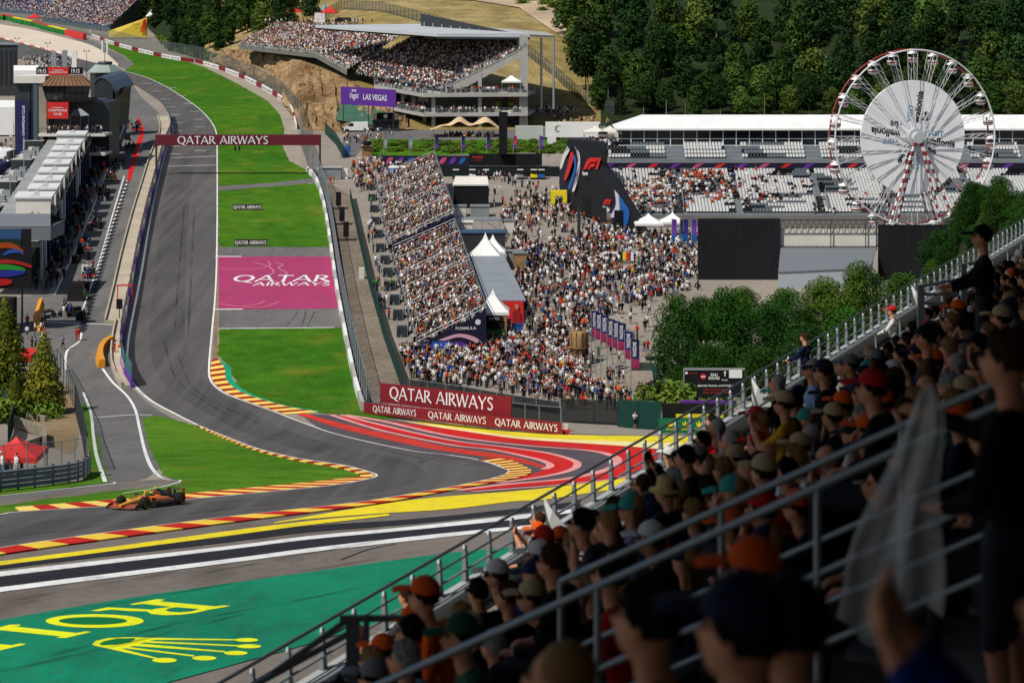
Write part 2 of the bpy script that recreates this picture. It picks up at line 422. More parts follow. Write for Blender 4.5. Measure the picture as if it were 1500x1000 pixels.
wear(m_green, C(20, 92, 70), .75, .5, (1, .25, .25), .45, .7); wear(m_green, AS, .4, 3.0, lo=.52); wear(m_run, C(78, 72, 68), .6, .35, (1, .2, .2), .52, .72); wear(m_pit, C(78, 76, 76), .5, .3, (1, .15, .15), .52, .7); wear(m_plaza, C(118, 112, 106), .5, .12, (1, 1, 1), .5, .7); wear(m_black, C(70, 70, 72), .5, 1.5)
def soft_rubber(name, al):
    m = M(name, C(40, 39, 42), .9, .05); nt = m.node_tree; b = nt.nodes['Principled BSDF']; geo = nt.nodes.new('ShaderNodeNewGeometry'); mp = nt.nodes.new('ShaderNodeMapping'); mp.inputs['Scale'].default_value = (.9, .03, .03); nt.links.new(geo.outputs['Position'], mp.inputs['Vector'])
    n = nt.nodes.new('ShaderNodeTexNoise'); n.inputs['Scale'].default_value = 1; n.inputs['Detail'].default_value = 5; nt.links.new(mp.outputs[0], n.inputs['Vector']); mr = nt.nodes.new('ShaderNodeMapRange'); mr.inputs[1].default_value = .35; mr.inputs[2].default_value = .7; mr.inputs[4].default_value = al; nt.links.new(n.outputs['Fac'], mr.inputs[0]); nt.links.new(mr.outputs[0], b.inputs['Alpha']); return m
m_rub = soft_rubber('laid_rubber', .2)

g = MB(); xs = [-900, -400, -200, -100, -50, 0, 50, 100, 200, 400, 900]; ys = [0]+KY[1:-1]+[300, 400, 600, 800, 1200]
g.add([(x, y, gz(y)) for y in ys for x in xs],
      [(j*11+i, j*11+i+1, (j+1)*11+i+1, (j+1)*11+i) for j in range(len(ys)-1) for i in range(10)])
struct('ground', g, m_plaza)
# asphalt run-off of the valley corner
patch('runoff_asphalt', [(-60, 730), (160, 706), (280, 700), (545, 640), (500, 606), (600, 612), (830, 634), (1000, 640), (1300, 640), (1300, 1030), (-60, 1030)], m_run, .012)
# pit lane and pit exit
patch('pit_road', [(190, 118), (205, 140), (232, 165), (246, 200), (222, 300), (200, 400), (184, 480), (180, 530), (192, 566), (225, 596), (300, 630), (215, 700), (160, 712), (-60, 742), (-60, 716), (150, 702), (134, 660), (120, 590), (95, 540), (30, 560), (-60, 600), (-60, 450), (60, 430), (150, 200), (170, 125)], m_pit, .016)
# race track
tr_r = cr([(-60, 40), (0, 56), (60, 70), (120, 84), (165, 96), (180, 104), (212, 113), (241, 126), (270, 144), (292, 160), (308, 177), (317, 196)], 4) + \
       cr([(318, 215), (318, 330), (316, 420), (309, 490), (306, 540), (309, 558), (320, 570), (340, 581), (396, 601), (440, 618), (500, 638), (600, 660), (660, 667), (706, 675), (738, 686), (746, 691), (730, 699), (670, 712), (590, 726), (510, 738), (330, 758), (132, 784), (0, 803), (-60, 812)], 5)
tr_l = cr([(-60, 758), (0, 754), (29, 750), (170, 741), (274, 732), (380, 722), (480, 712), (530, 704), (552, 697), (536, 690), (500, 681), (440, 672), (380, 658), (332, 640), (288, 622), (260, 608), (220, 586), (195, 561), (187, 535), (187, 505), (193, 470)], 5) + \
       cr([(207, 400), (222, 310), (240, 230), (252, 196), (250, 176), (238, 153), (215, 136), (186, 120), (140, 108), (60, 92), (0, 82), (-60, 70)], 4)
track = patch('race_track', tr_r + tr_l, m_track, .022)
patch('gravel_trap', cr([(-60, 26), (0, 36), (48, 44), (96, 56), (132, 66), (156, 79), (173, 94)], 4) + [(172, 98)] + cr([(138, 92), (102, 83), (60, 71), (24, 61), (0, 56), (-60, 40)], 4), m_sand, .03)
patch('corner_runoff', [(100, 54), (138, 60), (158, 72), (180, 82), (196, 94), (190, 103), (172, 97), (156, 79), (132, 66)], m_pit, .018)
# grass
ga = [(150, 63), (200, 71), (250, 83), (300, 99), (350, 124), (392, 148), (410, 168), (417, 190), (414, 214), (424, 236), (446, 248), (458, 262), (400, 268), (319, 273), (319, 215), (317, 196), (308, 177), (292, 160), (270, 144), (241, 126), (212, 113), (182, 104), (197, 94), (182, 82), (160, 71)]
patch('grass_verge', ga, m_grass, .03)
patch('grass_lawn', [(319, 280), (468, 268), (476, 300), (485, 362), (320, 362)], m_grass, .03)
patch('grass_field', [(320, 482), (505, 480), (512, 520), (524, 575), (532, 600), (590, 613), (560, 614), (500, 607), (468, 605), (420, 596), (380, 585), (352, 570), (338, 548), (332, 532), (320, 522)], m_grass, .03)
patch('service_path', [(319, 273), (400, 268), (460, 261), (470, 267), (400, 273), (319, 280)], m_pit, .034)
patch('worn_edge', [(318, 480), (320, 362), (321, 345), (319, 345), (314, 480), (311, 525), (318, 525)], m_dirt, .026)
patch('gravel_margin', [(240, 76), (300, 90), (350, 113), (400, 140), (428, 160), (436, 190), (440, 215), (445, 246), (424, 236), (414, 214), (417, 190), (410, 168), (392, 148), (350, 124), (300, 99), (245, 81)], m_strip, .036)
patch('grass_infield', cr([(208, 613), (225, 609), (245, 612), (288, 624), (332, 642), (380, 660), (440, 674), (500, 683), (532, 695), (520, 702), (480, 708), (380, 717), (275, 725), (268, 715), (262, 705), (240, 695), (222, 662), (212, 630), (208, 613)], 3), m_grass2, .03)
patch('grass_bank', cr([(-60, 748), (0, 741), (90, 729), (200, 716), (262, 710), (285, 712), (275, 725), (170, 735), (60, 743), (0, 753), (-60, 758)], 3), m_grass2, .034)
patch('grass_edge', [(-60, 724), (0, 716), (60, 712), (118, 704), (132, 690), (128, 640), (120, 590), (132, 595), (142, 640), (150, 680), (162, 706), (120, 712), (0, 727), (-60, 734)], m_grass2, .03)
for wd, off in ((4.6, 0),):
    pline('racing_line', [(268, 230), (256, 320), (248, 420), (246, 500), (262, 550), (310, 590), (390, 632), (470, 656), (545, 674), (572, 692), (540, 712), (440, 728), (280, 746), (100, 768), (-40, 786)], wd, m_rub, .026+.003*(5-wd), track)
# white edge lines
lines = T('track_edge_line', 'white painted edge lines along the race track and the pit road', 'line', (0, 0, 0)); lines['kind'] = 'structure'; del lines['category']
pline('edge_line', [(180, 104), (212, 113), (241, 126), (270, 144), (292, 160), (308, 177), (317, 196), (318, 230), (318, 330), (316, 420), (310, 490), (306, 540), (309, 558), (320, 570), (340, 581), (396, 601), (440, 618), (500, 638), (600, 660), (660, 667), (706, 675), (738, 686), (746, 691), (730, 699), (670, 712), (590, 726), (510, 738), (330, 758), (132, 784), (0, 803), (-60, 812)], .22, m_white, .045, lines)
pline('edge_line', [(253, 182), (253, 196), (241, 230), (222, 310), (207, 400), (193, 470), (187, 505), (187, 535), (195, 561), (220, 586), (260, 608), (288, 622)], .3, m_white, .045, lines)
pline('edge_line', [(288, 622), (332, 640), (380, 658), (440, 672), (500, 681), (536, 690), (552, 697), (530, 704), (480, 712), (380, 722), (274, 732), (170, 741), (29, 750), (0, 754), (-60, 759)], .16, m_white, .045, lines)
pline('edge_line', [(208, 210), (187, 265), (168, 320), (148, 385), (133, 440), (121, 480), (116, 500), (100, 512), (96, 525), (97, 542)], .28, m_white, .045, lines)
pline('edge_line', [(122, 575), (133, 605), (137, 640), (142, 670), (154, 706)], .28, m_white, .045, lines)
pline('edge_line', [(150, 540), (165, 560), (186, 580), (198, 600), (204, 625), (212, 660), (222, 685), (236, 700), (250, 704)], .28, m_white, .045, lines)
pline('edge_line', [(-40, 731), (0, 727), (80, 718), (160, 710), (168, 707)], .16, m_white, .047, lines)
pline('edge_line', [(180, 723), (230, 715), (258, 708), (264, 704), (250, 704)], .16, m_white, .047, lines)
pline('edge_line', [(182, 258), (165, 315), (145, 385), (126, 440), (116, 468)], .22, m_white, .045, lines)
pline('edge_line', [(65, 472), (120, 474), (172, 476)], .3, m_white, .045, lines)
pline('edge_line', [(138, 612), (190, 608), (222, 608)], .3, m_white, .045, lines)
pline('edge_line', [(315, 376), (354, 376)], .5, m_white, .047, lines)
pline('edge_line', [(312, 453.5), (356, 453)], .5, m_white, .047, lines)
pline('edge_line', [(320, 481.5), (400, 481), (490, 480)], .3, m_white, .047, lines)
pline('edge_line', [(250, 232), (318, 229)], .35, m_white, .045, lines); pline('edge_line', [(246, 244), (318, 242)], .35, m_white, .045, lines)
# red strip and chequered line of the pit wall
patch('red_strip', cr([(203, 172), (207, 180), (211, 192), (209, 205), (203, 225), (192, 262), (186, 262), (196, 222), (203, 200), (205, 188), (201, 176)], 3), m_red, .05, lines)
kb = []
for i in range(40):
    t = i/40; u = 184-68*t; v = 268+222*t
    a = G(u, v); kb.append([(a.x-.35, a.y-1.3), (a.x+.55, a.y-1.3), (a.x+.75, a.y+1.3), (a.x-.15, a.y+1.3)])
ground_sheet(kb, .05).build('box_marking', m_black, lines)
# grid slots
gs = []
for i in range(11):
    v = 226-11.5*i; 
    for sx, uu in ((0, 256+.10*(226-v)), (1, 293)):
        vv = v-sx*5
        if vv < 120: continue
        k = (vv+170)/400; cx = uu-(0 if vv > 190 else (190-vv)**2*.011)
        a = G(cx, vv); gs.append([(a.x-1.2, a.y-.2), (a.x+1.2, a.y-.2), (a.x+1.2, a.y+.2), (a.x-1.2, a.y+.2)])
ground_sheet(gs, .045).build('grid_slot', m_white, lines)
# painted bands of the outer corner
paint = T('painted_runoff', 'red, pink and yellow bands painted on the corner run-off', 'line', (0, 0, 0)); paint['kind'] = 'structure'; del paint['category']
patch('dark_band', [(440, 606), (500, 608), (594, 618), (760, 634), (960, 646), (1010, 660), (1010, 690), (900, 712), (740, 720), (690, 722), (745, 691), (600, 660), (500, 638)], M('corner_asphalt', C(92, 84, 90), .8, .3, noise=(0.3, .15, 6, .15)), .03, paint)
patch('yellow_band', cr([(600, 616), (660, 621), (760, 633), (826, 637), (960, 639), (1080, 640)], 4) + cr([(1080, 652), (950, 648), (860, 645), (760, 640), (660, 626), (620, 620)], 4), m_yel, .04, paint)
patch('cream_band', cr([(588, 616), (660, 626), (760, 640), (860, 645), (950, 648), (1080, 652)], 4) + cr([(1080, 662), (950, 657), (860, 651), (760, 643), (660, 629), (600, 619)], 4), m_cream, .044, paint)
ro = cr([(545, 614), (660, 629), (760, 643), (860, 650), (950, 657), (964, 668), (940, 686), (900, 700), (820, 709), (740, 715), (680, 720)], 5)
ri = cr([(672, 718), (740, 709), (820, 702), (870, 694), (899, 684), (906, 676), (898, 668), (860, 659), (760, 650), (660, 638), (560, 617)], 5)
patch('red_band', ro+ri, m_red, .048, paint)
pline('pink_line', [(505, 608), (560, 617), (660, 639), (760, 652), (860, 660), (897, 668), (904, 676), (897, 685), (866, 695), (820, 703), (740, 710), (668, 719)], .75, m_pink, .052, paint)
pline('pink_line', [(950, 692), (900, 702), (820, 711), (740, 717), (690, 721)], .5, m_pink, .052, paint)
patch('red_band', cr([(498, 609), (560, 624), (660, 646), (740, 656), (800, 664), (836, 674), (844, 681), (834, 688), (800, 697), (760, 702), (715, 708)], 5) +
      cr([(720, 706), (770, 697), (796, 689), (805, 682), (798, 676), (770, 668), (720, 658), (660, 650), (560, 629), (500, 611)], 5), m_red, .048, paint)
pline('pink_line', [(500, 608), (560, 623), (660, 645), (740, 655), (802, 664), (838, 674), (846, 681), (836, 689), (800, 698), (730, 708)], .6, m_pink, .052, paint)
pline('pink_line', [(485, 608), (560, 631), (660, 652), (720, 659), (770, 669), (799, 677), (806, 683), (797, 688)], .6, m_pink, .052, paint)
patch('worn_red_band', strip([(436, 605), (500, 624), (600, 647), (660, 659), (740, 670), (790, 682), (800, 687)], [5, 8, 9, 7, 7, 5, 2]), m_redworn, .04, paint)
patch('yellow_band', cr([(400, 766), (450, 757), (540, 742), (600, 733), (660, 727), (750, 720), (820, 713), (900, 703), (1000, 690)], 4) + cr([(1000, 706), (880, 720), (800, 732), (750, 735), (660, 746), (550, 753), (450, 761), (402, 767)], 4), m_yel, .04, paint)
patch('yellow_stripe', cr([(-60, 832), (0, 823), (132, 806), (330, 779), (450, 764), (570, 753)], 4) + cr([(570, 756), (450, 770), (330, 786), (132, 812), (0, 829), (-60, 838)], 4), m_yel, .044, paint)
patch('dark_band', cr([(-60, 840), (0, 829), (132, 812), (330, 787), (450, 771), (600, 761), (750, 746), (850, 734)], 4) + cr([(850, 742), (750, 753), (600, 768), (450, 780), (330, 795), (132, 818), (0, 834), (-60, 842)], 4), m_black, .036, paint)
patch('white_stripe', cr([(-60, 847), (0, 838), (330, 801), (450, 786), (600, 772), (750, 756), (860, 744)], 4) + cr([(860, 749), (750, 762), (600, 777), (450, 791), (330, 806), (0, 845), (-60, 854)], 4), m_white, .04, paint)
patch('dark_band', cr([(-60, 854), (0, 845), (330, 806), (450, 791), (600, 777), (750, 762), (860, 749)], 4) + cr([(860, 766), (730, 776), (600, 790), (450, 805), (330, 822), (0, 866), (-60, 876)], 4), m_black, .036, paint)
patch('white_stripe', cr([(-60, 871), (0, 861), (330, 820), (450, 804), (600, 787), (730, 774), (860, 762)], 4) + cr([(860, 767), (730, 779), (600, 793), (450, 810), (330, 826), (0, 868), (-60, 878)], 4), m_white, .041, paint)
patch('green_field', cr([(-60, 920), (0, 909), (120, 888), (240, 869), (500, 832), (654, 811), (740, 803), (860, 790)], 4) + [(860, 830), (740, 862), (560, 912), (417, 954), (241, 1002), (180, 1030), (-60, 1030)], m_green, .04, paint)
# lettering and crown on the green field
c6 = lambda pts: [(x/6.25, 860+y/6.25) for x, y in pts]
c7 = lambda pts: [(120+x/5.357, 860+y/5.357) for x, y in pts]
def ellp(cx, cy, rx, ry, n=28, rot=0.0): return [(cx+rx*math.cos(2*math.pi*i/n)*math.cos(rot)-ry*math.sin(2*math.pi*i/n)*math.sin(rot), cy+rx*math.cos(2*math.pi*i/n)*math.sin(rot)+ry*math.sin(2*math.pi*i/n)*math.cos(rot)) for i in range(n)]
def grow(p, k=1.03): return p
patch('letter', c6(ellp(868, 318, 450, 62)), m_lime, .048, paint); patch('letter_gap', c6(ellp(850, 318, 314, 36)), m_greend, .054, paint)
patch('letter', c6([(-40, 384), (0, 375), (90, 352), (190, 352), (178, 362), (140, 370), (690, 427), (720, 425), (780, 413), (835, 418), (600, 475), (510, 470), (560, 460), (0, 402), (-40, 398)]), m_lime, .048, paint)
patch('letter', c6([(-40, 530), (0, 532), (105, 540), (185, 525), (242, 532), (0, 588), (-40, 596)]), m_lime, .048, paint)
patch('letter', c7([(380, 140), (590, 100), (650, 104), (612, 118), (1040, 157), (1110, 150), (1170, 153), (1000, 184), (720, 163), (480, 138), (392, 146)]), m_lime, .048, paint)
patch('letter', c7([(730, 160), (570, 178), (512, 200), (545, 219), (640, 228), (770, 225), (890, 210), (1015, 180), (940, 176), (860, 198), (760, 206), (680, 200), (655, 188), (690, 172), (760, 162)]), m_lime, .052, paint)
patch('letter', c7([(70, 193), (200, 166), (260, 168), (545, 183), (540, 198), (380, 195), (230, 184), (120, 196)]), m_lime, .05, paint)
patch('crown_emblem', c7([(80, 455), (110, 430), (200, 408), (320, 400), (430, 402), (1210, 417), (1210, 425), (580, 421), (530, 430), (1220, 463), (1220, 472), (490, 443), (450, 450), (1125, 510), (1125, 519), (410, 470), (370, 478), (885, 543), (875, 553), (340, 488), (315, 492), (605, 567), (595, 576), (150, 478), (90, 465)]), m_lime, .048, paint)
patch('crown_gap', c7([(135, 455), (180, 432), (280, 412), (410, 408), (420, 415), (380, 440), (280, 460), (160, 465)]), m_greend, .054, paint)
for cx, cy, rx, ry in ((1292, 423, 92, 15), (1310, 473, 97, 16), (1208, 526, 93, 17), (960, 566, 95, 18), (648, 583, 97, 19)):
    patch('crown_ball', c7(ellp(cx, cy, rx, ry, 20)), m_lime, .052, paint)
# magenta panel with lettering
patch('magenta_panel', [(320, 376), (486, 376), (499, 452), (320, 454)], m_mag, .044, paint)
patch('grey_panel', [(320, 362), (485, 362), (486, 376), (320, 376)], m_pit, .03, paint); patch('grey_panel', [(320, 454), (499, 452), (505, 480), (320, 482)], m_pit, .03, paint)
def ground_text(name, txt, u0, u1, vb, vt, parent):
    a, b, t = G(u0, vb), G(u1, vb), G(u0, vt); qs, w = flared_text(txt)
    sx = (b.x-a.x)/w; sy = t.y-a.y; mb = MB()
    for i, q in enumerate(qs): mb.add([(a.x+p[0]*sx, a.y+p[1]*sy, gz(a.y+p[1]*sy)+.05+.0008*(i % 30)) for p in q], [(0, 1, 2, 3)])
    return mb.build(name, m_white, parent)
ground_text('lettering', 'QATAR', 339, 481, 413, 403.5, paint); ground_text('lettering', 'AIRWAYS', 370, 483, 418.8, 413.8, paint)
# rubbed-in tyre arcs on the magenta panel
m_arc = M('tyre_scuff', C(205, 130, 150), .8, .2)
for arcp in ([(322, 393), (360, 395), (385, 392), (396, 388), (392, 383)], [(370, 384), (392, 390), (401, 398), (396, 403)], [(402, 384), (414, 388), (408, 393), (420, 400), (416, 404)], [(322, 445), (350, 449), (375, 446), (388, 441)], [(350, 449), (385, 450), (409, 442)]):
    pline('tyre_mark', arcp, .22, m_arc, .05, paint)
m_skid = M('skid_mark', C(62, 60, 62), .8, .2)
skids = T('skid_mark', 'dark tyre marks on the asphalt', 'mark'); skids['kind'] = 'structure'; del skids['category']
for sk in ([(418, 479), (430, 466), (437, 456)], [(441, 479), (446, 466), (448, 456)], [(450, 479), (457, 465), (461, 456)], [(614, 678), (640, 669), (656, 664)], [(500, 820), (540, 805), (580, 797)]):
    pline('skid_mark', sk, .12, m_skid, .03, skids)
m_rub2 = soft_rubber('tyre_streak', .34)
for sk in ([(-40, 800), (200, 768), (420, 742), (600, 722)], [(-40, 795), (250, 757), (480, 728)], [(300, 840), (420, 818), (560, 792), (640, 775)], [(60, 905), (200, 880), (400, 845), (620, 808)], [(80, 960), (260, 915), (480, 872), (640, 838)], [(-20, 990), (160, 950), (360, 900)], [(480, 640), (600, 668), (700, 684)], [(260, 520), (290, 575), (380, 620)], [(240, 500), (262, 560), (330, 606)], [(270, 300), (262, 400), (256, 480)], [(285, 300), (280, 400), (275, 500)], [(20, 880), (120, 862), (260, 838)]):
    pline('tyre_streak', sk, .3, m_rub2, .06, skids)
# ------------------------------------------------------------------ kerbs: every block is a piece
for _m in list(MATS.values()): _m.node_tree.nodes['Principled BSDF'].inputs['Specular IOR Level'].default_value = .04
m_kr = M('kerb_red', C(196, 40, 28), .6, .05, noise=(0.8, .15)); m_ky = M('kerb_yellow', C(246, 206, 70), .6, .05, noise=(0.8, .1))
m_kbr = M('kerb_brown_red', C(160, 52, 22), .6, .05, noise=(0.8, .15)); m_kyp = M('kerb_pale_yellow', C(250, 214, 110), .6, .05, noise=(0.8, .1)); m_kor = M('kerb_orange', C(225, 110, 70), .6, .05)
def kerb(label, inner, outer, n, ma, mb_, hgt=.07):
    """inner and outer edges in pixels; n blocks between them"""
    def resample(pts, skew=0.0):
        q = np.array(gxy(cr(pts, 10))); s = np.concatenate([[0], np.cumsum(np.linalg.norm(np.diff(q, axis=0), axis=1))])
        t = np.linspace(0, s[-1], n+1); return np.stack([np.interp(t, s, q[:, 0]), np.interp(t, s, q[:, 1])], 1)
    a, b = resample(inner), resample(outer); c = gp(*a[0])
    root = bpy.data.objects.new('kerb', None); col.objects.link(root); root.location = c; root['kind'] = 'structure'; root['label'] = label
    for i in range(n):
        p = [gp(*a[i], .03), gp(*a[i+1], .03), gp(*b[i+1], .03), gp(*b[i], .03)]
        q = [gp(*a[i], .05), gp(*a[i+1], .05), gp(*b[i+1], .03+hgt), gp(*b[i], .03+hgt)]
        MB().hexa(p+q).build('kerb_block', (ma, mb_)[i % 2], root)
    return root
kerb('red and yellow kerb at the foot of the straight beside the teal strip', [(310, 527), (308, 545), (311, 556), (322, 569), (344, 581), (398, 600), (418, 607)], [(318, 525), (329, 540), (331, 555), (342, 568), (366, 580), (420, 596), (466, 604)], 26, m_kbr, m_kyp)
patch('teal_edge', cr([(319, 525), (332, 534), (338, 538), (340, 553), (350, 566), (376, 580), (420, 594), (468, 602)], 4) + cr([(466, 604), (420, 596), (366, 580), (342, 568), (331, 555), (329, 540), (318, 526)], 4), m_teal, .034)
kerb('narrow red and yellow kerb along the curved edge of the infield grass', [(288, 622.5), (332, 640.5), (380, 658.5), (440, 672.5), (500, 681.5), (536, 690.5), (550, 697)], [(288, 625), (330, 643.5), (378, 661.5), (438, 676), (496, 686), (524, 694.5), (528, 700)], 44, m_kbr, m_kyp)
kerb('red and yellow kerb between the grass point and the car', [(550, 697), (530, 703.5), (480, 711.5), (380, 721.5), (274, 731.5), (170, 740.5), (29, 749.5)], [(528, 700), (510, 701), (470, 706), (375, 715), (274, 724.5), (160, 734), (22, 744.5)], 27, m_kyp, m_kr)
kerb('broad red and yellow kerb around the tip of the corner', [(700, 674), (720, 678), (738, 686), (746, 691), (730, 699), (700, 706)], [(720, 671.5), (748, 675.5), (768, 684), (779, 692), (766, 699), (735, 706)], 20, m_kbr, m_kyp)
kerb('red and yellow kerb on the near edge of the track', [(700, 706), (670, 712), (590, 726), (510, 738), (330, 758), (132, 784), (0, 803), (-60, 812)], [(735, 706), (700, 712), (618, 727.5), (540, 741), (352, 765), (157, 791.5), (24, 810.5), (-36, 820)], 24, m_kr, m_ky)
kerb('orange and white kerb at the edge of the far gravel trap', [(-60, 40), (0, 56), (60, 71), (105, 83)], [(-60, 38.5), (0, 54.5), (60, 69.5), (105, 81.5)], 24, m_kor, m_white)
# ================================================================== HILLS, FOREST
HC = [  # photo column u: rows (v, depth) from the foot of the hill to its top
 (-260, [(6, 990), (3, 1000), (-2, 1030), (-20, 1070), (-90, 1160)]),
 (120, [(5, 980), (2, 990), (-4, 1015), (-20, 1055), (-90, 1150)]),
 (215, [(40, 828), (36, 835), (28, 850), (5, 890), (-80, 980)]),
 (250, [(74, 713), (68, 722), (52, 750), (12, 815), (-80, 920)]),
 (300, [(89, 671), (73, 682), (56, 708), (18, 775), (-80, 900)]),
 (345, [(105, 632), (73, 648), (48, 700), (10, 775), (-80, 890)]),
 (400, [(131, 578), (80, 598), (44, 668), (8, 760), (-80, 880)]),
 (440, [(190, 483), (88, 560), (44, 655), (4, 745), (-80, 870)]),
 (500, [(194, 478), (112, 528), (46, 640), (0, 730), (-80, 850)]),
 (560, [(190, 483), (140, 508), (46, 600), (0, 700), (-80, 845)]),
 (650, [(190, 483), (150, 512), (52, 590), (0, 695), (-80, 835)]),
 (760, [(190, 483), (152, 520), (62, 580), (0, 690), (-80, 825)]),
 (810, [(188, 486), (150, 520), (88, 562), (6, 672), (-80, 815)]),
 (860, [(186, 489), (160, 508), (124, 540), (34, 640), (-80, 800)]),
 (960, [(183, 493), (172, 503), (152, 520), (60, 606), (-80, 770)]),
 (1200, [(181, 496), (171, 505), (150, 523), (55, 612), (-80, 775)]),
 (1500, [(181, 496), (171, 505), (150, 523), (50, 618), (-80, 785)]),
 (1900, [(181, 496), (171, 505), (150, 523), (45, 625), (-80, 800)])]
def hp(u, r):
    """point on the hill under photo column u; r runs 0 (foot) to 4 (top)"""
    us = [c[0] for c in HC]; k = max(0, min(len(us)-2, next((i for i in range(len(us)-1) if u <= us[i+1]), len(us)-2)))
    t = (u-us[k])/(us[k+1]-us[k]); i = min(3, int(r)); s = r-i
    f = lambda c: (c[1][i][0]*(1-s)+c[1][i+1][0]*s, c[1][i][1]*(1-s)+c[1][i+1][1]*s)
    a, b = f(HC[k]), f(HC[k+1])
    p, q = P(us[k], *a), P(us[k+1], *b)
    return p*(1-t)+q*t
m_rock = M('cliff_rock', C(178, 150, 112), .95, .1, noise=(0.05, .5, .45, .4, 2.2, .3), c2=C(120, 92, 62), bump=(.6, 1.0, 1.2))
m_hill = M('dry_hill_grass', C(136, 118, 62), .95, .1, noise=(0.018, .5, .15, .3, 1.3, .3), c2=C(160, 142, 98), bump=(1.2, .8, .5))
m_forest = M('forest_floor', C(40, 52, 26), .95, .1, noise=(0.05, .3, .6, .3))
m_scree = M('scree', C(186, 166, 138), .95, .1, noise=(0.05, .25, 1.5, .25), bump=(1.5, .8, .4))
def sheet(name, us, rs, mat, jit=0.0):
    g = MB(); n = len(us); rr = random.Random(3)
    vs = []
    for r in rs:
        for u in us:
            p = hp(u, r)
            if jit and 0.05 < r < 1.0:
                p += Vector((math.sin(u*.31+r*3)*.6+math.sin(u*.83+r*7)*.4, math.sin(u*.5+r*9)*.7+math.sin(u*1.3+r*15)*.4+rr.uniform(-1, 1)*jit, math.sin(u*.37+r*5)*.4+rr.uniform(-1, 1)*jit*.6))
            vs.append(p)
    g.add(vs, [(j*n+i, j*n+i+1, (j+1)*n+i+1, (j+1)*n+i) for j in range(len(rs)-1) for i in range(n-1)], smooth=not jit)
    return struct(name, g, mat)
rng = lambda a, b, st: [a+(b-a)*i/max(1, round((b-a)/st)) for i in range(max(1, round((b-a)/st))+1)]
sheet('cliff', rng(300, 600, 2.5), rng(0, 1, .045), m_rock, .5)
sheet('hillside', rng(300, 880, 12), rng(1, 4, .1), m_hill)
sheet('hill_foot', rng(600, 880, 12), rng(0, 1, .1), m_hill)
sheet('forest_floor', rng(-260, 300, 14), rng(0, 4, .2), m_forest)
sheet('wooded_hill', rng(880, 1900, 16), rng(0, 4, .2), m_forest)
# pale scree slope and a green scrub bank high on the hill (lie on the hill)
def on_hill(name, ring, mat, dz):
    g = MB(); n = len(ring); ctr = (sum(p[0] for p in ring)/n, sum(p[1] for p in ring)/n)
    rows = 5; vs = []
    for k in range(rows+1):
        for u, r in ring: vs.append(hp(ctr[0]+(u-ctr[0])*k/rows, ctr[1]+(r-ctr[1])*k/rows)+Vector((0, -.3, dz)))
    g.add(vs, [(k*n+i, k*n+(i+1) % n, (k+1)*n+(i+1) % n, (k+1)*n+i) for k in range(rows) for i in range(n)], smooth=True)
    return struct(name, g, mat)
on_hill('scree_slope', [(610, 3.12), (700, 2.95), (760, 2.8), (800, 2.55), (835, 2.5), (850, 2.75), (815, 3.0), (760, 3.08), (700, 3.16), (650, 3.2)], m_scree, .35)

# ------------------------------------------------------------------ trees
def leaf_mesh(name, lobes, n, size, cols, seed, core=True):
    """crown made of many small leaf faces spread over and inside lobes (centre, radii)"""
    rg = np.random.default_rng(seed); wts = np.array([l[1][0]*l[1][1]+l[1][0]*l[1][2]*2 for l in lobes]); wts = wts/wts.sum()
    idx = rg.choice(len(lobes), n, p=wts); cen = np.array([lobes[i][0] for i in idx]); rad = np.array([lobes[i][1] for i in idx])
    d = rg.normal(size=(n, 3)); d /= np.linalg.norm(d, axis=1)[:, None]
    rr = np.where(rg.random(n) < .72, rg.uniform(.86, 1.08, n), rg.uniform(.45, .9, n))
    pos = cen + d*rad*rr[:, None]
    nn = d + rg.normal(scale=.55, size=(n, 3)) + np.array((0, 0, .25)); nn /= np.linalg.norm(nn, axis=1)[:, None]
    t = np.cross(nn, rg.normal(size=(n, 3))); t /= np.linalg.norm(t, axis=1)[:, None]; b = np.cross(nn, t)
    s = size*rg.uniform(.55, 1.25, n)[:, None]; w = s*rg.uniform(.5, .8, n)[:, None]
    v = np.stack([pos-t*s, pos-b*w*.7+nn*s*.12, pos+t*s, pos+b*w*.7+nn*s*.12], 1).reshape(-1, 3)
    me = bpy.data.meshes.new(name); me.from_pydata(v.tolist(), [], np.arange(4*n).reshape(-1, 4).tolist())
    lob = rg.random(len(lobes))
    k = (lob[idx]*.65+rg.random(n)*.35)[:, None]; c = np.array(cols[0])*(1-k)+np.array(cols[1])*k
    at = me.attributes.new('col', 'FLOAT_COLOR', 'FACE'); at.data.foreach_set('color', np.concatenate([c, np.ones((n, 1))], 1).ravel().astype(np.float32))
    me.materials.append(M_attr('leaf', .75, vary=.27)); me.update(); return me
m_bark = M('bark', C(92, 76, 58), .95, .1, noise=(2, .3)); m_birch = M('pale_bark', C(150, 140, 122), .9, .1, noise=(2, .25))
def broad_lobes(h, w, n, seed, low=.25):
    r = random.Random(seed); L = []
    for i in range(n):
        t = low+(1-low)*(i+.5)/n; z = h*t; rad = w*math.sin(math.pi*min(.97, .18+.82*((t-low)/(1-low))))**.7*.62; a = i*2.4+r.random()
        k = r.uniform(.35, .95)*rad
        s = r.uniform(.32, .5)*w
        L.append(((math.cos(a)*k, math.sin(a)*k, z-s*.3), (s, s, s*r.uniform(.7, .95))))
    return L
def trunk_mesh(h, r, seed, mat):
    rr = random.Random(seed); mb = MB(); p = Vector((0, 0, -.6)); n = 5
    for i in range(n):
        q = Vector((rr.uniform(-.12, .12)*i, rr.uniform(-.12, .12)*i, h*(i+1)/n)); mb.tube(p, q, r*(1-.16*i), r*(1-.16*(i+1)), 6)
        if i > 1:
            a = rr.uniform(0, 6.28); mb.tube(q, q+Vector((math.cos(a)*h*.17, math.sin(a)*h*.17, h*.13)), r*.4, r*.12, 5)
        p = q
    return mb.mesh('trunk', mat)
FT = []
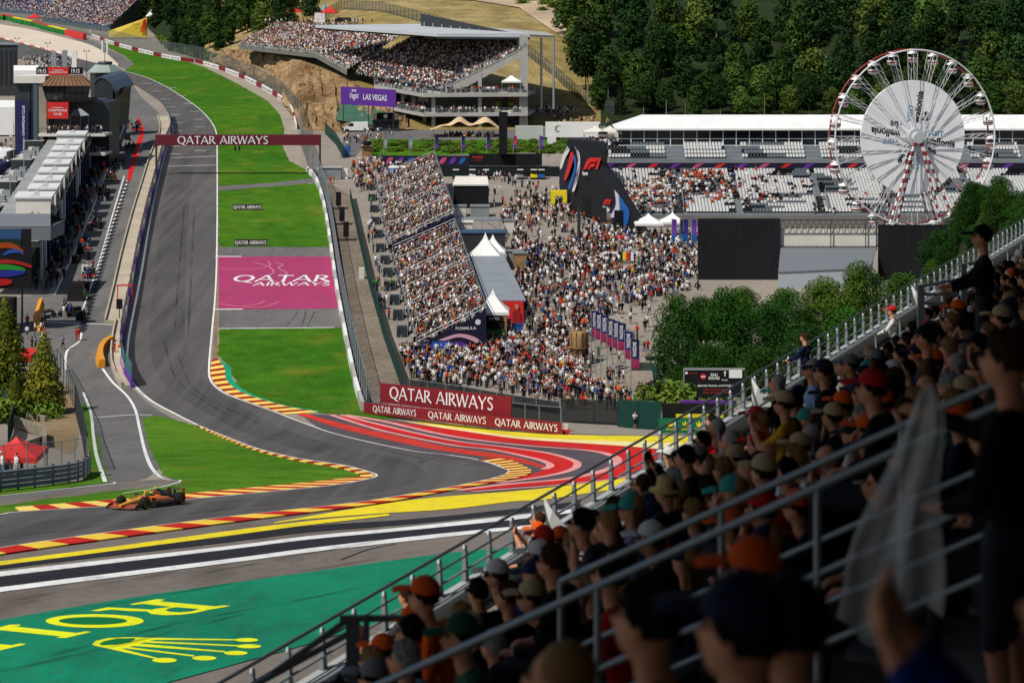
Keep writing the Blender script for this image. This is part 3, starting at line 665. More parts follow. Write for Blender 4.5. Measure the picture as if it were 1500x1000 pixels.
GC = [(C(34, 56, 20), C(64, 90, 34)), (C(42, 66, 25), C(78, 100, 42)), (C(28, 50, 24), C(52, 78, 34)), (C(50, 74, 27), C(88, 108, 46)), (C(32, 54, 27), C(58, 82, 36))]
for i in range(5):
    h = (13, 15, 17, 12, 16)[i]
    FT.append((leaf_mesh('crown', broad_lobes(h, h*(.36, .42, .33, .46, .38)[i], 15, 40+i, (.18, .3, .38, .2, .42)[i]), 2300, .6, GC[i], 90+i), trunk_mesh(h*.85, .2, i, m_birch if i in (2, 4) else m_bark)))
def conifer_lobes(h, w, n):
    return [((.0+.12*math.sin(i*2.3)*w, .12*math.cos(i*1.7)*w, h*(.06+.9*i/n)), (w*(1-.88*i/n)*.5, w*(1-.88*i/n)*.5, h/n*1.05)) for i in range(n)]
CT = [(leaf_mesh('crown', conifer_lobes(15, 6, 12), 2200, .5, (C(26, 44, 24), C(44, 66, 30)), 77), trunk_mesh(12, .2, 9, m_bark)),
      (leaf_mesh('crown', conifer_lobes(18, 6.5, 13), 2200, .5, (C(30, 50, 26), C(50, 72, 34)), 78), trunk_mesh(15, .22, 11, m_bark))]
def tree(kind, loc, sc, label, group, name='tree', rz=None):
    o = T(name, label, 'tree', loc, random.uniform(0, 6.28) if rz is None else rz, group); o.scale = (sc*random.uniform(.9, 1.1), sc*random.uniform(.9, 1.1), sc)
    inst('crown', kind[0], o); inst('trunk', kind[1], o); return o
# forest on the right-hand hill
nf = 0
for row, (r, us, sc) in enumerate([(1.0, (880, 1540, 34), .62), (1.6, (858, 1550, 36), .8), (2.15, (850, 1560, 38), 1.0), (2.5, (840, 1570, 40), 1.1), (2.9, (838, 1580, 44), 1.2)]):
    u = us[0]
    while u < us[1]:
        uu = u+random.uniform(-9, 9); k = random.random(); p = hp(uu, r+random.uniform(-.15, .15)); conif = k < (.12 if row < 2 else .3)
        kind = random.choice(CT) if conif else random.choice(FT)
        lab = ('dark conifer' if conif else 'leafy green tree')+(' at the foot of the wooded hill', ' low on the wooded hill', ' halfway up the wooded hill', ' high on the wooded hill', ' at the top of the wooded hill')[row]
        lab += next(t for lim, t in ((930, ', above the black fan tower'), (1010, ', above its end'), (1090, ', by the pole'), (1200, ', left of the wheel'), (1330, ', above the hub'), (1455, ', at the wheel rim'), (9999, ', at the edge')) if uu < lim)
        tree(kind, p-Vector((0, 0, .3)), sc*random.uniform(.8, 1.15), lab, 'trees of the wooded hill: '+lab, 'conifer' if conif else 'tree'); u += us[2]
# trees at the edge of the dry field (taller, airy)
tree(FT[4], hp(858, 1.75), 1.15, 'tall airy tree at the edge of the dry hillside', None); tree(FT[3], hp(846, 2.3), .9, 'tree with thin crown at the corner of the dry hillside', None)
# forest on the left behind the straight
for row, (r, us, sc) in enumerate([(.25, (256, 420, 17), .62), (1.15, (252, 345, 17), .8), (1.9, (228, 440, 20), .95), (2.6, (215, 470, 24), 1.1), (1.2, (-30, 225, 26), .8)]):
    u = us[0]
    while u < us[1]:
        if row == 0 and u > 300: break
        p = hp(u+random.uniform(-5, 5), r+random.uniform(-.1, .1)); conif = random.random() < .45; kind = random.choice(CT) if conif else random.choice(FT)
        lab = ('dark conifer' if conif else 'leafy tree')+(' at the roadside behind the far fence', ' in front rank of the dark wood left of the terrace', ' in the dark wood left of the terrace', ' at the back of the dark wood left of the terrace', ' behind the blue and yellow grandstands')[row]
        tree(kind, p-Vector((0, 0, .3)), sc*random.uniform(.85, 1.15), lab, 'trees of the dark wood: '+lab, 'conifer' if conif else 'tree'); u += us[2]
# scrub on the upper bank
SC = leaf_mesh('crown', [((random.uniform(-1.2, 1.2), random.uniform(-1.2, 1.2), random.uniform(.4, 1.1)), (.9, .9, .7)) for _ in range(7)], 500, .28, (C(58, 88, 26), C(104, 124, 46)), 55)
def shrub(loc, sc, label, group=None, name='shrub'):
    o = bpy.data.objects.new(name, SC); col.objects.link(o); o.location = loc; o.scale = (sc, sc, sc*random.uniform(.8, 1.1)); o.rotation_euler = (0, 0, random.uniform(0, 6))
    return tagp(o, label, 'shrub', group)
for i in range(34):
    u = random.uniform(680, 845); shrub(hp(u, 3.0+(u-680)/165*(-.25)+random.uniform(0, .35)), random.uniform(.9, 1.9), 'low green shrub on the bank above the scree slope', 'shrubs above the scree slope')
for i in range(16):
    u = random.uniform(235, 320); shrub(hp(u, random.uniform(.02, .5)), random.uniform(.8, 1.5), 'roadside shrub behind the far catch fence', 'shrubs behind the far catch fence')
# ================================================================== PEOPLE IN THE DISTANCE (crowds read as one mass)
SHIRT = [C(22, 22, 26), C(34, 38, 54), C(244, 244, 242), C(230, 230, 230), C(205, 82, 34), C(184, 42, 38), C(52, 84, 150), C(128, 128, 130), C(176, 146, 120), C(92, 60, 54), C(60, 110, 78), C(226, 196, 70), C(150, 170, 200)]
SW = np.array([.27, .12, .17, .11, .045, .045, .06, .07, .05, .035, .015, .01, .02])
PANT = [C(30, 32, 40), C(52, 62, 84), C(96, 104, 120), C(148, 132, 108), C(60, 60, 60), C(190, 186, 180)]
SKIN = [C(206, 158, 130), C(188, 138, 110), C(160, 112, 88), C(216, 176, 150), C(110, 74, 58)]
HAIR = [C(40, 28, 20), C(28, 22, 20), C(84, 58, 36), C(150, 118, 76), C(30, 30, 34), C(230, 228, 224), C(205, 90, 40), C(170, 40, 36)]
def tmpl(standing):
    mb = MB()
    def seg(z0, z1, a0, b0, a1, b1, mi, y0=0.0, y1=0.0, n=6):
        r = []
        for z, a, b, y in ((z0, a0, b0, y0), (z1, a1, b1, y1)): r.append([(a*math.cos(2*math.pi*i/n), y+b*math.sin(2*math.pi*i/n), z) for i in range(n)])
        mb.loft(r, mi, cap=True)
    if standing:
        for sx in (-1, 1):
            mb.loft([[(sx*.09+.07*math.cos(t), sx*.06+.08*math.sin(t), 0) for t in (0, 1.57, 3.14, 4.71)], [(sx*.09+.09*math.cos(t), .1*math.sin(t), .86) for t in (0, 1.57, 3.14, 4.71)]], 0)
        z = .84
    else:
        mb.box((0, -.2, .38), (.36, .5, .16), mi=0); mb.box((0, -.42, 0), (.3, .14, .4), mi=0); z = .42
    seg(z, z+.4, .18, .13, .22, .15, 1); seg(z+.4, z+.56, .22, .15, .08, .07, 1)
    for sx in (-1, 1):
        mb.tube((sx*.22, 0, z+.5), (sx*.25, -.08, z+.2), .055, .045, 4, 1); mb.tube((sx*.25, -.08, z+.2), (sx*.2, -.24, z+.12), .038, .03, 4, 2)
    mb.ell((0, -.01, z+.7), (.085, .1, .12), 6, 4, 2); mb.ell((0, .015, z+.74), (.095, .105, .1), 6, 4, 3)
    return np.array(mb.v, float), mb.f, np.array(mb.m)
TS, TD = tmpl(False), tmpl(True)
def crowd(name, pts, label, cat='crowd', standing=True, face=0.0, parent=None, sw=None, hairw=None, sc=1.0):
    """many small figures, one mesh; pts = list of (x, y, z)"""
    V, Fc, Mi = TD if standing else TS
    n = len(pts); rg = np.random.default_rng(len(name)*7+n)
    pts = np.array(pts); a = (rg.uniform(0, 6.28, n) if face is None else face+rg.normal(scale=.35, size=n))
    s = rg.uniform(.92, 1.08, n)*sc; ca, sa = np.cos(a)*s, np.sin(a)*s
    X = V[None, :, 0]*ca[:, None]-V[None, :, 1]*sa[:, None]+pts[:, 0:1]; Y = V[None, :, 0]*sa[:, None]+V[None, :, 1]*ca[:, None]+pts[:, 1:2]; Z = V[None, :, 2]*s[:, None]+pts[:, 2:3]
    nv = len(V); allv = np.stack([X, Y, Z], 2).reshape(-1, 3)
    base = [list(f) for f in Fc]; lens = np.array([len(f) for f in base]); flat = np.concatenate([np.array(f) for f in base])
    loops = (flat[None, :]+np.arange(n)[:, None]*nv).ravel(); ls = np.tile(lens, n)
    me = bpy.data.meshes.new(name); me.vertices.add(len(allv)); me.vertices.foreach_set('co', allv.ravel())
    me.loops.add(len(loops)); me.loops.foreach_set('vertex_index', loops); me.polygons.add(len(ls))
    st = np.concatenate([[0], np.cumsum(ls)[:-1]]); me.polygons.foreach_set('loop_start', st)
    me.update(calc_edges=True); me.validate()
    w = (SW if sw is None else np.array(sw)); w = w/w.sum()
    cs = np.zeros((n, 4, 3)); cs[:, 1] = np.array(SHIRT)[rg.choice(len(SHIRT), n, p=w)]; cs[:, 0] = np.array(PANT)[rg.choice(len(PANT), n)]
    cs[:, 2] = np.array(SKIN)[rg.choice(len(SKIN), n, p=[.3, .3, .15, .2, .05])]; cs[:, 3] = np.array(HAIR)[rg.choice(len(HAIR), n, p=[.28, .22, .13, .1, .1, .1, .04, .03])]
    fc = cs[:, Mi].reshape(-1, 3)*rg.uniform(.85, 1.1, (n, 1, 1)).repeat(len(Mi), 1).reshape(-1, 1)
    at = me.attributes.new('col', 'FLOAT_COLOR', 'FACE'); at.data.foreach_set('color', np.concatenate([fc, np.ones((len(fc), 1))], 1).ravel().astype(np.float32))
    me.materials.append(M_attr('clothing', .85))
    o = bpy.data.objects.new(name, me); col.objects.link(o)
    if parent is not None:
        o.parent = parent; o.location = -wloc(parent)
        o['kind'] = 'stuff'; return o
    return tagp(o, label, cat, None, 'stuff')
def seat_pts(A, B, Cc, D, rows, per_m, fill=.9, lift=-.35, jit=.12):
    """points on rows of a seating plane: A front near, B front far, C back far, D back near"""
    A, B, Cc, D = map(Vector, (A, B, Cc, D)); out = []
    for r in range(rows):
        t = (r+.5)/rows; p, q = A.lerp(D, t), B.lerp(Cc, t); L = (q-p).length; n = max(1, int(L*per_m))
        for i in range(n):
            if random.random() > fill: continue
            w = p.lerp(q, (i+.5+random.uniform(-.3, .3))/n); out.append((w.x+random.uniform(-jit, jit), w.y+random.uniform(-jit, jit), w.z+lift+random.choice((0, 0, 0, 0, .06, -.05, .3))))
    return out
def steps(A, B, Cc, D, rows, mb, base=None, mi=0):
    """stepped seating: one tread and riser per row"""
    A, B, Cc, D = map(Vector, (A, B, Cc, D))
    for r in range(rows):
        p0, q0, p1, q1 = A.lerp(D, r/rows), B.lerp(Cc, r/rows), A.lerp(D, (r+1)/rows), B.lerp(Cc, (r+1)/rows)
        zp, zq = p1.z, q1.z
        up = lambda v, z: Vector((v.x, v.y, z))
        mb.quad(p0, q0, up(q0, zq), up(p0, zp), mi); mb.quad(up(p0, zp), up(q0, zq), q1, p1, mi)
    return mb
m_conc = M('concrete', C(176, 174, 168), .85, .2, noise=(.15, .1, 1.2, .08)); m_concd = M('dark_concrete', C(120, 118, 114), .9, .2, noise=(.3, .15))
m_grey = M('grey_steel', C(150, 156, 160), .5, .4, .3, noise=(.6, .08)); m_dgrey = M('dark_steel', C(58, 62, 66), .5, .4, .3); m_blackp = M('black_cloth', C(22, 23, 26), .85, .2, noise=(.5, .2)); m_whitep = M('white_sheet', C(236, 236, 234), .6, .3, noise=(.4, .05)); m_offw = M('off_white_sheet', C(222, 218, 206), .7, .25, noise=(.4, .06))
m_glass = M('dark_glass', C(34, 40, 46), .08, .5); m_maroon = M('maroon_board', C(104, 26, 44), .6, .3, noise=(.5, .06)); m_maroon2 = M('red_maroon_board', C(128, 28, 36), .6, .3, noise=(.5, .06))
m_signred = M('signal_red', C(214, 46, 38), .55, .3); m_bluep = M('blue_plastic', C(38, 96, 172), .5, .3); m_signblue = M('navy_board', C(30, 34, 86), .6, .3); m_wood = M('weathered_wood', C(150, 118, 80), .85, .2, noise=(1.2, .25, 6, .2)); m_dkgreen = M('dark_green_mesh', C(14, 62, 56), .8, .2, noise=(.6, .2)); m_silver = M('galvanised_steel', C(176, 182, 184), .4, .5, .5); m_tyreb = M('rubber', C(26, 26, 28), .8, .2)
m_violet = M('violet_board', C(104, 52, 160), .6, .3); m_orange = M('orange_paint', C(232, 104, 28), .4, .4); m_beige = M('beige_canvas', C(214, 186, 146), .8, .2, noise=(.3, .06)); m_hiviz = M('hi_vis_orange', C(226, 96, 60), .8, .2)
def mesh_net(name, c, opacity, scale):
    """woven wire or debris net: real holes through the sheet"""
    if name in MATS: return MATS[name]
    m = M(name, c, .6, .3, .3); nt = m.node_tree; b = nt.nodes['Principled BSDF']; b.inputs['Alpha'].default_value = opacity
    return m
m_wire = mesh_net('wire_mesh', C(150, 160, 164), .26, 1); m_wired = mesh_net('dark_wire_mesh', C(90, 104, 104), .45, 1); m_net = mesh_net('green_debris_net', C(18, 70, 62), .9, 1); m_bnet = mesh_net('black_debris_net', C(26, 34, 36), .9, 1)
def fence(name, label, base, h, mat, postm=None, gap=6.0, z0=0.0, r=.05, group=None, cat='fence', top=True):
    """posts with a mesh panel between each two; base = list of 3D points"""
    base = [Vector(p) for p in base]; root = T(name, label, cat, base[0], 0, group); postm = postm or m_grey
    pts = [base[0]]
    for a, b in zip(base[:-1], base[1:]):
        n = max(1, round((b-a).length/gap))
        for i in range(1, n+1): pts.append(a.lerp(b, i/n))
    up = Vector((0, 0, h)); lo = Vector((0, 0, z0))
    for p in pts: MB().tube(p-Vector((0, 0, .2)), p+up, r, n=5).build('post', postm, root)
    for a, b in zip(pts[:-1], pts[1:]):
        MB().quad(a+lo, b+lo, b+up*.98, a+up*.98).build('mesh_panel', mat, root)
        if top: MB().tube(a+up, b+up, r*.7, n=4).build('top_rail', postm, root)
    return root
def lamp(name, label, p, h, heads=2, group=None):
    p = Vector(p); root = T(name, label, 'lamp post', p, 0, group)
    MB().tube(p, p+Vector((0, 0, h)), .1, .06, 6).build('pole', m_dgrey, root)
    MB().bar(p+Vector((-.8, 0, h)), p+Vector((.8, 0, h)), .06, .06).build('cross_arm', m_dgrey, root)
    for k in range(heads): MB().box(p+Vector((-.7+1.4*k/max(1, heads-1), 0, h+.02)), (.45, .4, .3)).build('floodlight', m_dgrey, root)
    return root
def pagoda(label, c, w, h_wall, h_tip, mat, group=None, walls=False, d=None, rz=0.0, cat='tent'):
    """peaked tent on four legs; its cloth sags between eave and tip"""
    d = d or w; root = T('pagoda_tent', label, cat, c, rz, group); mb = MB(); rings = []
    for t in (0, .15, .4, .7, .92, 1.0):
        s = (1-t)**1.55*.97+.03 if t < 1 else .02
        z = h_wall+(h_tip-h_wall)*t; rings.append([(x*w/2*s, y*d/2*s, z) for x, y in ((-1, -1), (0, -1), (1, -1), (1, 0), (1, 1), (0, 1), (-1, 1), (-1, 0))])
    mb.loft(rings, 0, smooth=False); mb.build('canopy', mat, root, local=True)
    v = MB()
    for x0, y0, x1, y1 in ((-1, -1, 1, -1), (1, -1, 1, 1), (1, 1, -1, 1), (-1, 1, -1, -1)): v.quad((x0*w/2*1.005, y0*d/2*1.005, h_wall-.35), (x1*w/2*1.005, y1*d/2*1.005, h_wall-.35), (x1*w/2*1.005, y1*d/2*1.005, h_wall+.02), (x0*w/2*1.005, y0*d/2*1.005, h_wall+.02))
    v.build('valance', mat, root, local=True)
    for x in (-1, 1):
        for y in (-1, 1): MB().tube((x*w*.48, y*d*.48, 0), (x*w*.48, y*d*.48, h_wall), .05, n=5).build('leg', m_silver, root, local=True)
    if walls:
        MB().quad((-w*.48, d*.47, 0), (w*.48, d*.47, 0), (w*.48, d*.47, h_wall), (-w*.48, d*.47, h_wall)).build('back_wall', mat, root, local=True)
    return root
# ================================================================== FAR END: stands by the hairpin, terrace, roofed grandstand
# ---- blue and yellow grandstands at the hairpin
m_goldy = M('yellow_board', C(214, 186, 56), .6, .3, noise=(.1, .1)); m_seatblue = M('blue_seat', C(40, 70, 130), .6, .3)
def far_stand(label, A, B, Cc, D, rows, gold_end=True):
    root = T('grandstand', label, 'grandstand', gp(A.x, A.y)); mb = MB(); steps(A, B, Cc, D, rows, mb); mb.build('seating_steps', m_seatblue, root)
    f = MB(); g0 = lambda v: Vector((v.x, v.y, gz(v.y)))
    f.quad(g0(A), g0(B), B, A); f.build('front_fascia', M('fascia_green_grey', C(84, 100, 96), .8, .2, noise=(.3, .3)), root)
    e = MB(); e.prism([g0(B), g0(Cc), Cc+Vector((0, 0, 1.2)), B+Vector((0, 0, .6))], Vector((.25, -.05, 0))); e.build('end_wall', m_dgrey, root)
    w = MB(); w.prism([g0(A), g0(D), D+Vector((0, 0, 1.2)), A+Vector((0, 0, .6))], Vector((-.25, 0, 0))); w.build('end_wall', m_goldy, root)
    b = MB(); b.quad(g0(D), g0(Cc), Cc+Vector((0, 0, 1.2)), D+Vector((0, 0, 1.2))); b.build('back_wall', m_goldy, root)
    rail = MB(); rail.bar(A+Vector((0, 0, 1)), B+Vector((0, 0, 1)), .08, .08); rail.build('front_rail', m_grey, root)
    return root
sA = (P(62, 28, 862), P(160, 41, 800), P(205, 0, 832), P(110, -14, 895))
s1 = far_stand('blue grandstand with yellow end wall reading GOLD beside the hairpin', *sA, 22)
crowd('hairpin_crowd', seat_pts(*sA, 22, 1.55, .93), 'packed spectators in the blue grandstand by the yellow GOLD wall', standing=False, face=.5, sc=1.12)
sB = (P(-40, 12, 940), P(70, 22, 900), P(120, -8, 930), P(10, -20, 970))
s2 = far_stand('far blue grandstand at the top left corner', *sB, 18)
crowd('corner_crowd', seat_pts(*sB, 18, 1.5, .85), 'packed spectators in the far stand at the top left corner', standing=False, face=.5, sc=1.12)
# yellow triangular end board
a, b, c, d = P(158, 46, 768), P(215, 26, 766), P(214, 55, 766), P(160, 55, 767)
o = solo('end_board', MB().prism([a, d, c, b], (.3, .3, 0)), m_goldy, 'yellow triangular board with dark GOLD lettering at stand end', 'board')
mt = text_mb(MB(), 'GOLD', P(193, 37, 765.5), (1, 0, 0), (0, 0, 1), .7, width=3.2); mt.build('lettering', m_blackp, o)
tb = MB()
for k, (m0, w0) in enumerate(((0, .5), (1.3, .35), (2.2, .35))):
    tb.prism([P(205+k*2.2, 48, 765.4), P(206.5+k*2.2, 48, 765.4), P(212+k*1.2, 29, 765.4), P(210.5+k*1.2, 29, 765.4)], (.02, .02, 0))
tb.build('ribbon_stripe', m_kr, o)
for i, (u, v) in enumerate(((221, 36), (239, 37))):
    pagoda(('left', 'right')[i]+' one of two white peaked tents in front of the far wood', G(u, v), 4.2*1.1, 3.0, 6.4, m_whitep, walls=True)
o = MB().box(G(236, 37), (9, 4, 3.0)); solo('container', o, M('pale_container', C(190, 192, 190), .6, .3), 'pale container under the white peaked tents by the wood', 'container')
pagoda('small red tent in front of the blue grandstands', G(51, 36), 5.5, 2.8, 4.6, m_signred)
# ---- barrier blocks in red, yellow and green along the gravel
bl = [(-10, 25, 'red'), (4, 27, 'red'), (18, 31, 'yellow'), (32, 34, 'yellow'), (46, 37, 'red'), (58, 41, 'red'), (70, 44, 'yellow'), (82, 47, 'yellow'), (95, 50, 'red'), (108, 53.5, 'red')]
for i, (u, v, cn) in enumerate(bl):
    a, b = G(u, v+2), G(u+14, v+5.2); top = m_signred if cn == 'red' else m_yel; root = T('barrier_block', f'{cn} topped crash barrier block along the far gravel trap', 'barrier', a, 0, f'{cn} barrier blocks along the far gravel trap')
    n = Vector((.25, 1, 0)).normalized()*2.6
    MB().hexa([a, b, b+n, a+n, a+Vector((0, 0, 2.0)), b+Vector((0, 0, 2.0)), b+n+Vector((0, 0, 2.0)), a+n+Vector((0, 0, 2.0))]).build('core', m_signred if i > 7 else M('barrier_green', C(34, 120, 50), .6, .3), root)
    MB().hexa([p+Vector((0, -.04, 2.01)) for p in (a, b, b+n, a+n)]+[p+Vector((0, -.04, 2.3)) for p in (a, b, b+n, a+n)]).build('cover', top, root)
    if i < 8:
        for k in range(3): q = a.lerp(b, (k+.5)/3); MB().prism([q+Vector((-.5, -.06, .3)), q+Vector((.5, -.06, .3)), q+Vector((0, -.06, 1.6))], (0, -.03, 0)).build('arrow_mark', m_greend, root)
# ---- boards along the grass, then catch fence behind
def board_run(name, label, pix, h, n, mats, group=None, back=0.35, text=None):
    q = np.array([tuple(G(u, v)) for u, v in cr(pix, 8)]); s = np.concatenate([[0], np.cumsum(np.linalg.norm(np.diff(q, axis=0), axis=1))]); t = np.linspace(0, s[-1], n+1)
    p = [Vector((np.interp(k, s, q[:, 0]), np.interp(k, s, q[:, 1]), np.interp(k, s, q[:, 2]))) for k in t]; root = T(name, label, 'barrier', p[0], 0, group); up = Vector((0, 0, h))
    for i in range(n):
        d = (p[i+1]-p[i]).normalized(); nn = Vector((-d.y, d.x, 0)).normalized()*back
        o = MB().hexa([p[i], p[i+1], p[i+1]+nn, p[i]+nn, p[i]+up, p[i+1]+up, p[i+1]+nn+up, p[i]+nn+up]).build('board', mats[i % len(mats)], root)
        if text and i % len(mats) in text:
            L = (p[i+1]-p[i]).length; text_mb(MB(), text[i % len(mats)], p[i]+d*(L*.06)+Vector((0, 0, h*.25)), d, (0, 0, 1), h*.5, width=L*.88, bold=.02, lift=.02).build('lettering', m_maroon, o)
    return root
board_run('barrier_wall', 'low white and maroon advertising boards curving along the far grass', [(134, 55), (165, 66), (205, 77), (250, 87), (282, 92)], 1.25, 15, [m_whitep, m_whitep, m_maroon2], text={0: 'AIRWAYS', 1: 'QATAR'})
board_run('barrier_wall', 'maroon and white boards below the rock cliff', [(286, 92), (320, 102), (360, 118), (400, 140), (424, 160), (433, 190)], 1.25, 21, [m_maroon2, m_whitep, m_whitep], text={1: 'QATAR', 2: 'AIRWAYS'})
fence('catch_fence', 'tall catch fence behind the far advertising boards', [G(134, 53.5), G(180, 69), G(230, 81), G(284, 90)], 5.0, m_wired, gap=7)
fence('catch_fence', 'tall catch fence under the rock cliff', [G(286, 90), G(330, 103.5), G(380, 125), G(415, 148), G(438, 175), G(442, 215), G(452, 246)], 5.0, m_wired, gap=6)
fence('catch_fence', 'tall catch fence in front of the blue grandstands', [G(-20, 22), G(40, 33), G(90, 44), G(130, 52)], 5.2, m_wired, gap=8)
for i, (u, v) in enumerate(((25, 96), (70, 104), (127, 118))):
    p = G(u, v); lamp('floodlight_mast', ('floodlight mast beside the black building', 'floodlight mast above the white tent roofs', 'twin floodlight mast beside the hexagonal tower')[i], p, 8.5, 2)
lamp('floodlight_mast', 'slim lamp post by the rock cliff', G(372, 118), 12, 1); lamp('floodlight_mast', 'lamp post at the wood left of the terrace', hp(370, 1.3), 9, 2); lamp('floodlight_mast', 'lamp post beside the dark wood', G(284, 86), 10, 1)
# ---- open terrace crowd on the hillside
tA, tB, tC, tD = P(508, 103, 522), P(350, 66, 616), P(404, 36, 650), P(588, 52, 552)
tm1, tm2 = P(462, 78, 545), P(520, 38, 588)
root = T('terrace', 'open grey seating terrace cut into the hillside above the cliff', 'grandstand', tA)
mb = MB(); steps(tA, tm1, tm2, tD, 20, mb); steps(tm1, tB, tC, tm2, 20, mb); mb.build('seating_steps', m_conc, root)
sk = MB()
for p, q in ((tA, tm1), (tm1, tB)): sk.quad(p-Vector((0, 0, 1.3)), q-Vector((0, 0, 1.3)), q, p)
sk.quad(tB-Vector((0, 0, 1.3)), tC-Vector((0, 0, 1.3)), tC, tB); sk.build('retaining_wall', m_concd, root)
rl = MB()
for k in (0.5, 1.0):
    for p, q in ((tA, tm1), (tm1, tB)): rl.bar(p+Vector((0, -.2, k)), q+Vector((0, -.2, k)), .07, .07)
for k in range(26):
    p = (tA.lerp(tm1, k/13) if k < 13 else tm1.lerp(tB, (k-13)/13))+Vector((0, -.2, 0)); rl.bar(p, p+Vector((0, 0, 1.05)), .07, .07)
rl.build('railing', m_silver, root)
pp = seat_pts(tA, tm1, tm2, tD, 20, 1.75, .93)+seat_pts(tm1, tB, tC, tm2, 20, 1.6, .93)
crowd('terrace_crowd', pp, 'packed spectators on the open hillside terrace left of the roof', standing=False, face=-.9, sc=1.1)
for i, (u, v, Y, w, m) in enumerate(((430, 27, 668, 5.5, m_signred), (483, 28, 640, 5, m_signred))):
    pagoda(('red tent at the top of the terrace crowd', 'red tent beside the white kiosk above the terrace')[i], P(u, v, Y), w, 2.2, 4.2, m)
solo('kiosk', MB().box(P(469, 34, 645), (3.2, 3, 3.2)), m_whitep, 'small white kiosk at the top edge of the terrace', 'kiosk')
solo('inflatable_tube', MB().lathe(P(475, 24, 646), [(.5, 0), (.62, .6), (.55, 2), (.6, 3), (.3, 3.6)], 10), M('pale_blue_vinyl', C(120, 180, 220), .5, .3), 'pale blue inflatable tube standing above the terrace kiosk', 'inflatable')
solo('awning', MB().prism([P(492, 32, 640), P(514, 32, 640), P(513, 26, 640), P(494, 26, 640)], (0, 3, 0)), m_dgrey, 'dark awning stall at the top of the terrace', 'stall')
pp = [P(384+random.uniform(0, 185), 36+random.uniform(-3, 1), 668-random.uniform(0, 30)) for _ in range(120)]
crowd('queue_crowd', pp, 'people standing along the top edge of the terrace', sc=1.0, face=None)
fence('field_fence', 'dark fence climbing across the dry hillside behind the grandstand', [hp(455, 2.15)+Vector((0, 0, 0)), hp(500, 2.7), hp(560, 2.62), hp(640, 2.25), hp(720, 1.95)], 3.2, m_wired, m_dgrey, gap=3.4, r=.07)
fence('field_fence', 'dark fence running down the hill right of the grandstand', [hp(770, 1.85), hp(815, 1.6), hp(850, 1.25), hp(900, .8)], 3.2, m_wired, m_dgrey, gap=3, r=.07)
# ---- roofed grandstand
Ln = Vector((-26.5, 43, 2.6)); gA, gD = P(650, 131, 487), P(768, 70, 487); gB, gC = gA+Ln, gD+Ln
root = T('roofed_grandstand', 'large concrete grandstand with long thin grey roof beside the hillside', 'grandstand', G(690, 190))
mb = MB(); steps(gA, gB, gC, gD, 26, mb); mb.build('seating_steps', M('grey_seating', C(120, 126, 130), .7, .3), root)
hang = MB(); t = .5
RA, RB, RC, RD = P(640, 54, 487), P(462, 41, 541), P(660, 40, 545), P(776, 55, 487)
roof = MB(); roof.hexa([RA, RD, RC, RB, RA+Vector((0, 0, .7)), RD+Vector((0, 0, 1.0)), RC+Vector((0, 0, 1.0)), RB+Vector((0, 0, .7))]); ro_ = roof.build('roof', M('roof_sheet', C(196, 200, 204), .5, .4, noise=(.1, .06)), root)
rx = MB(); e0, e1, e2 = RD+Vector((.02, 0, .2)), P(813, 55.5, 492), P(800, 50, 520); rx.prism([e0, e1, e2, RC+Vector((0, 0, .3))], (0, 0, .5)); rx.build('roof_extension', m_conc, ro_)
for i in range(12):
    s = i/11; a = RA.lerp(RB, s); b = RD.lerp(RC, s); MB().bar(a-Vector((0, 0, .25)), b-Vector((0, 0, .25)), .3, .5).build('roof_beam', m_dgrey, ro_)
rk = MB(); y0 = Vector((0, -.6, 0))
rk.prism([P(652, 127, 486), P(770, 68, 486), P(770, 80, 486), P(683, 128, 486), P(652, 135, 486)], (0, .9, 0)); rk.build('raking_beam', m_conc, root)
rr_ = MB(); 
for k in range(15):
    s = k/14; p = P(652+118*s, 127-59*s, 485.6); rr_.bar(p, p+Vector((0, 0, 1.1)), .06, .06)
for h_ in (.55, 1.1): rr_.bar(P(652, 127, 485.6)+Vector((0, 0, h_)), P(770, 68, 485.6)+Vector((0, 0, h_)), .06, .06)
rr_.build('stair_railing', m_silver, root)
for (u, v0, v1, w) in ((767, 52, 192, 2.0), (703, 108, 196, .9), (635, 140, 196, .9)):
    a = P(u, v1, 486.3); MB().box((a.x, a.y, a.z), (w, .9, (v1-v0)*487/F)).build('column', m_conc, root)
for (u) in (793, 811): a = P(u, 160, 490); MB().tube(a, P(u, 56, 490), .28, n=8).build('slim_column', m_silver, root)
for u, v in ((590, 172), (606, 178), (622, 184)):
    a = P(u, 200, 500-(u-590)*.3); MB().box(a, (.8, .8, 11)).build('column', m_conc, root)
def slab(v, th, name='floor_slab'):
    n = P(620, v, 484.5); r_ = P(773, v-1, 484.5); l = n+Vector((-13, 21, 1.2)); d = Vector((2, 16, 0)); up = Vector((0, 0, th))
    s_ = MB(); s_.prism([n, r_, r_+d, l+d], (0, 0, -th)); s_.prism([n+Vector((0, 0, -.01)), l+d, l], (0, 0, -th)); s_.build(name, m_conc, root)
    rl = MB()
    for a, b, k in ((n, r_, 22), (l, n, 14)):
        for i in range(k+1): p = a.lerp(b, i/k); rl.bar(p, p+Vector((0, 0, 1.1)), .06, .06)
        for h_ in (.4, .75, 1.1): rl.bar(a+Vector((0, 0, h_)), b+Vector((0, 0, h_)), .05, .05)
    rl.build('balcony_railing', m_silver, root); return n, r_, l
n1 = slab(137, .9); n2 = slab(166, .8)
gl = MB(); gl.hexa([n2[0]+Vector((1, 3, 0)), n2[1]+Vector((-1, 3, 0)), n2[1]+Vector((-1, 9, 0)), n2[2]+Vector((3, 6, 0)), n2[0]+Vector((1, 3, 3.6)), n2[1]+Vector((-1, 3, 3.6)), n2[1]+Vector((-1, 9, 3.6)), n2[2]+Vector((3, 6, 3.6))]); gl.build('glazed_wall', m_glass, root)
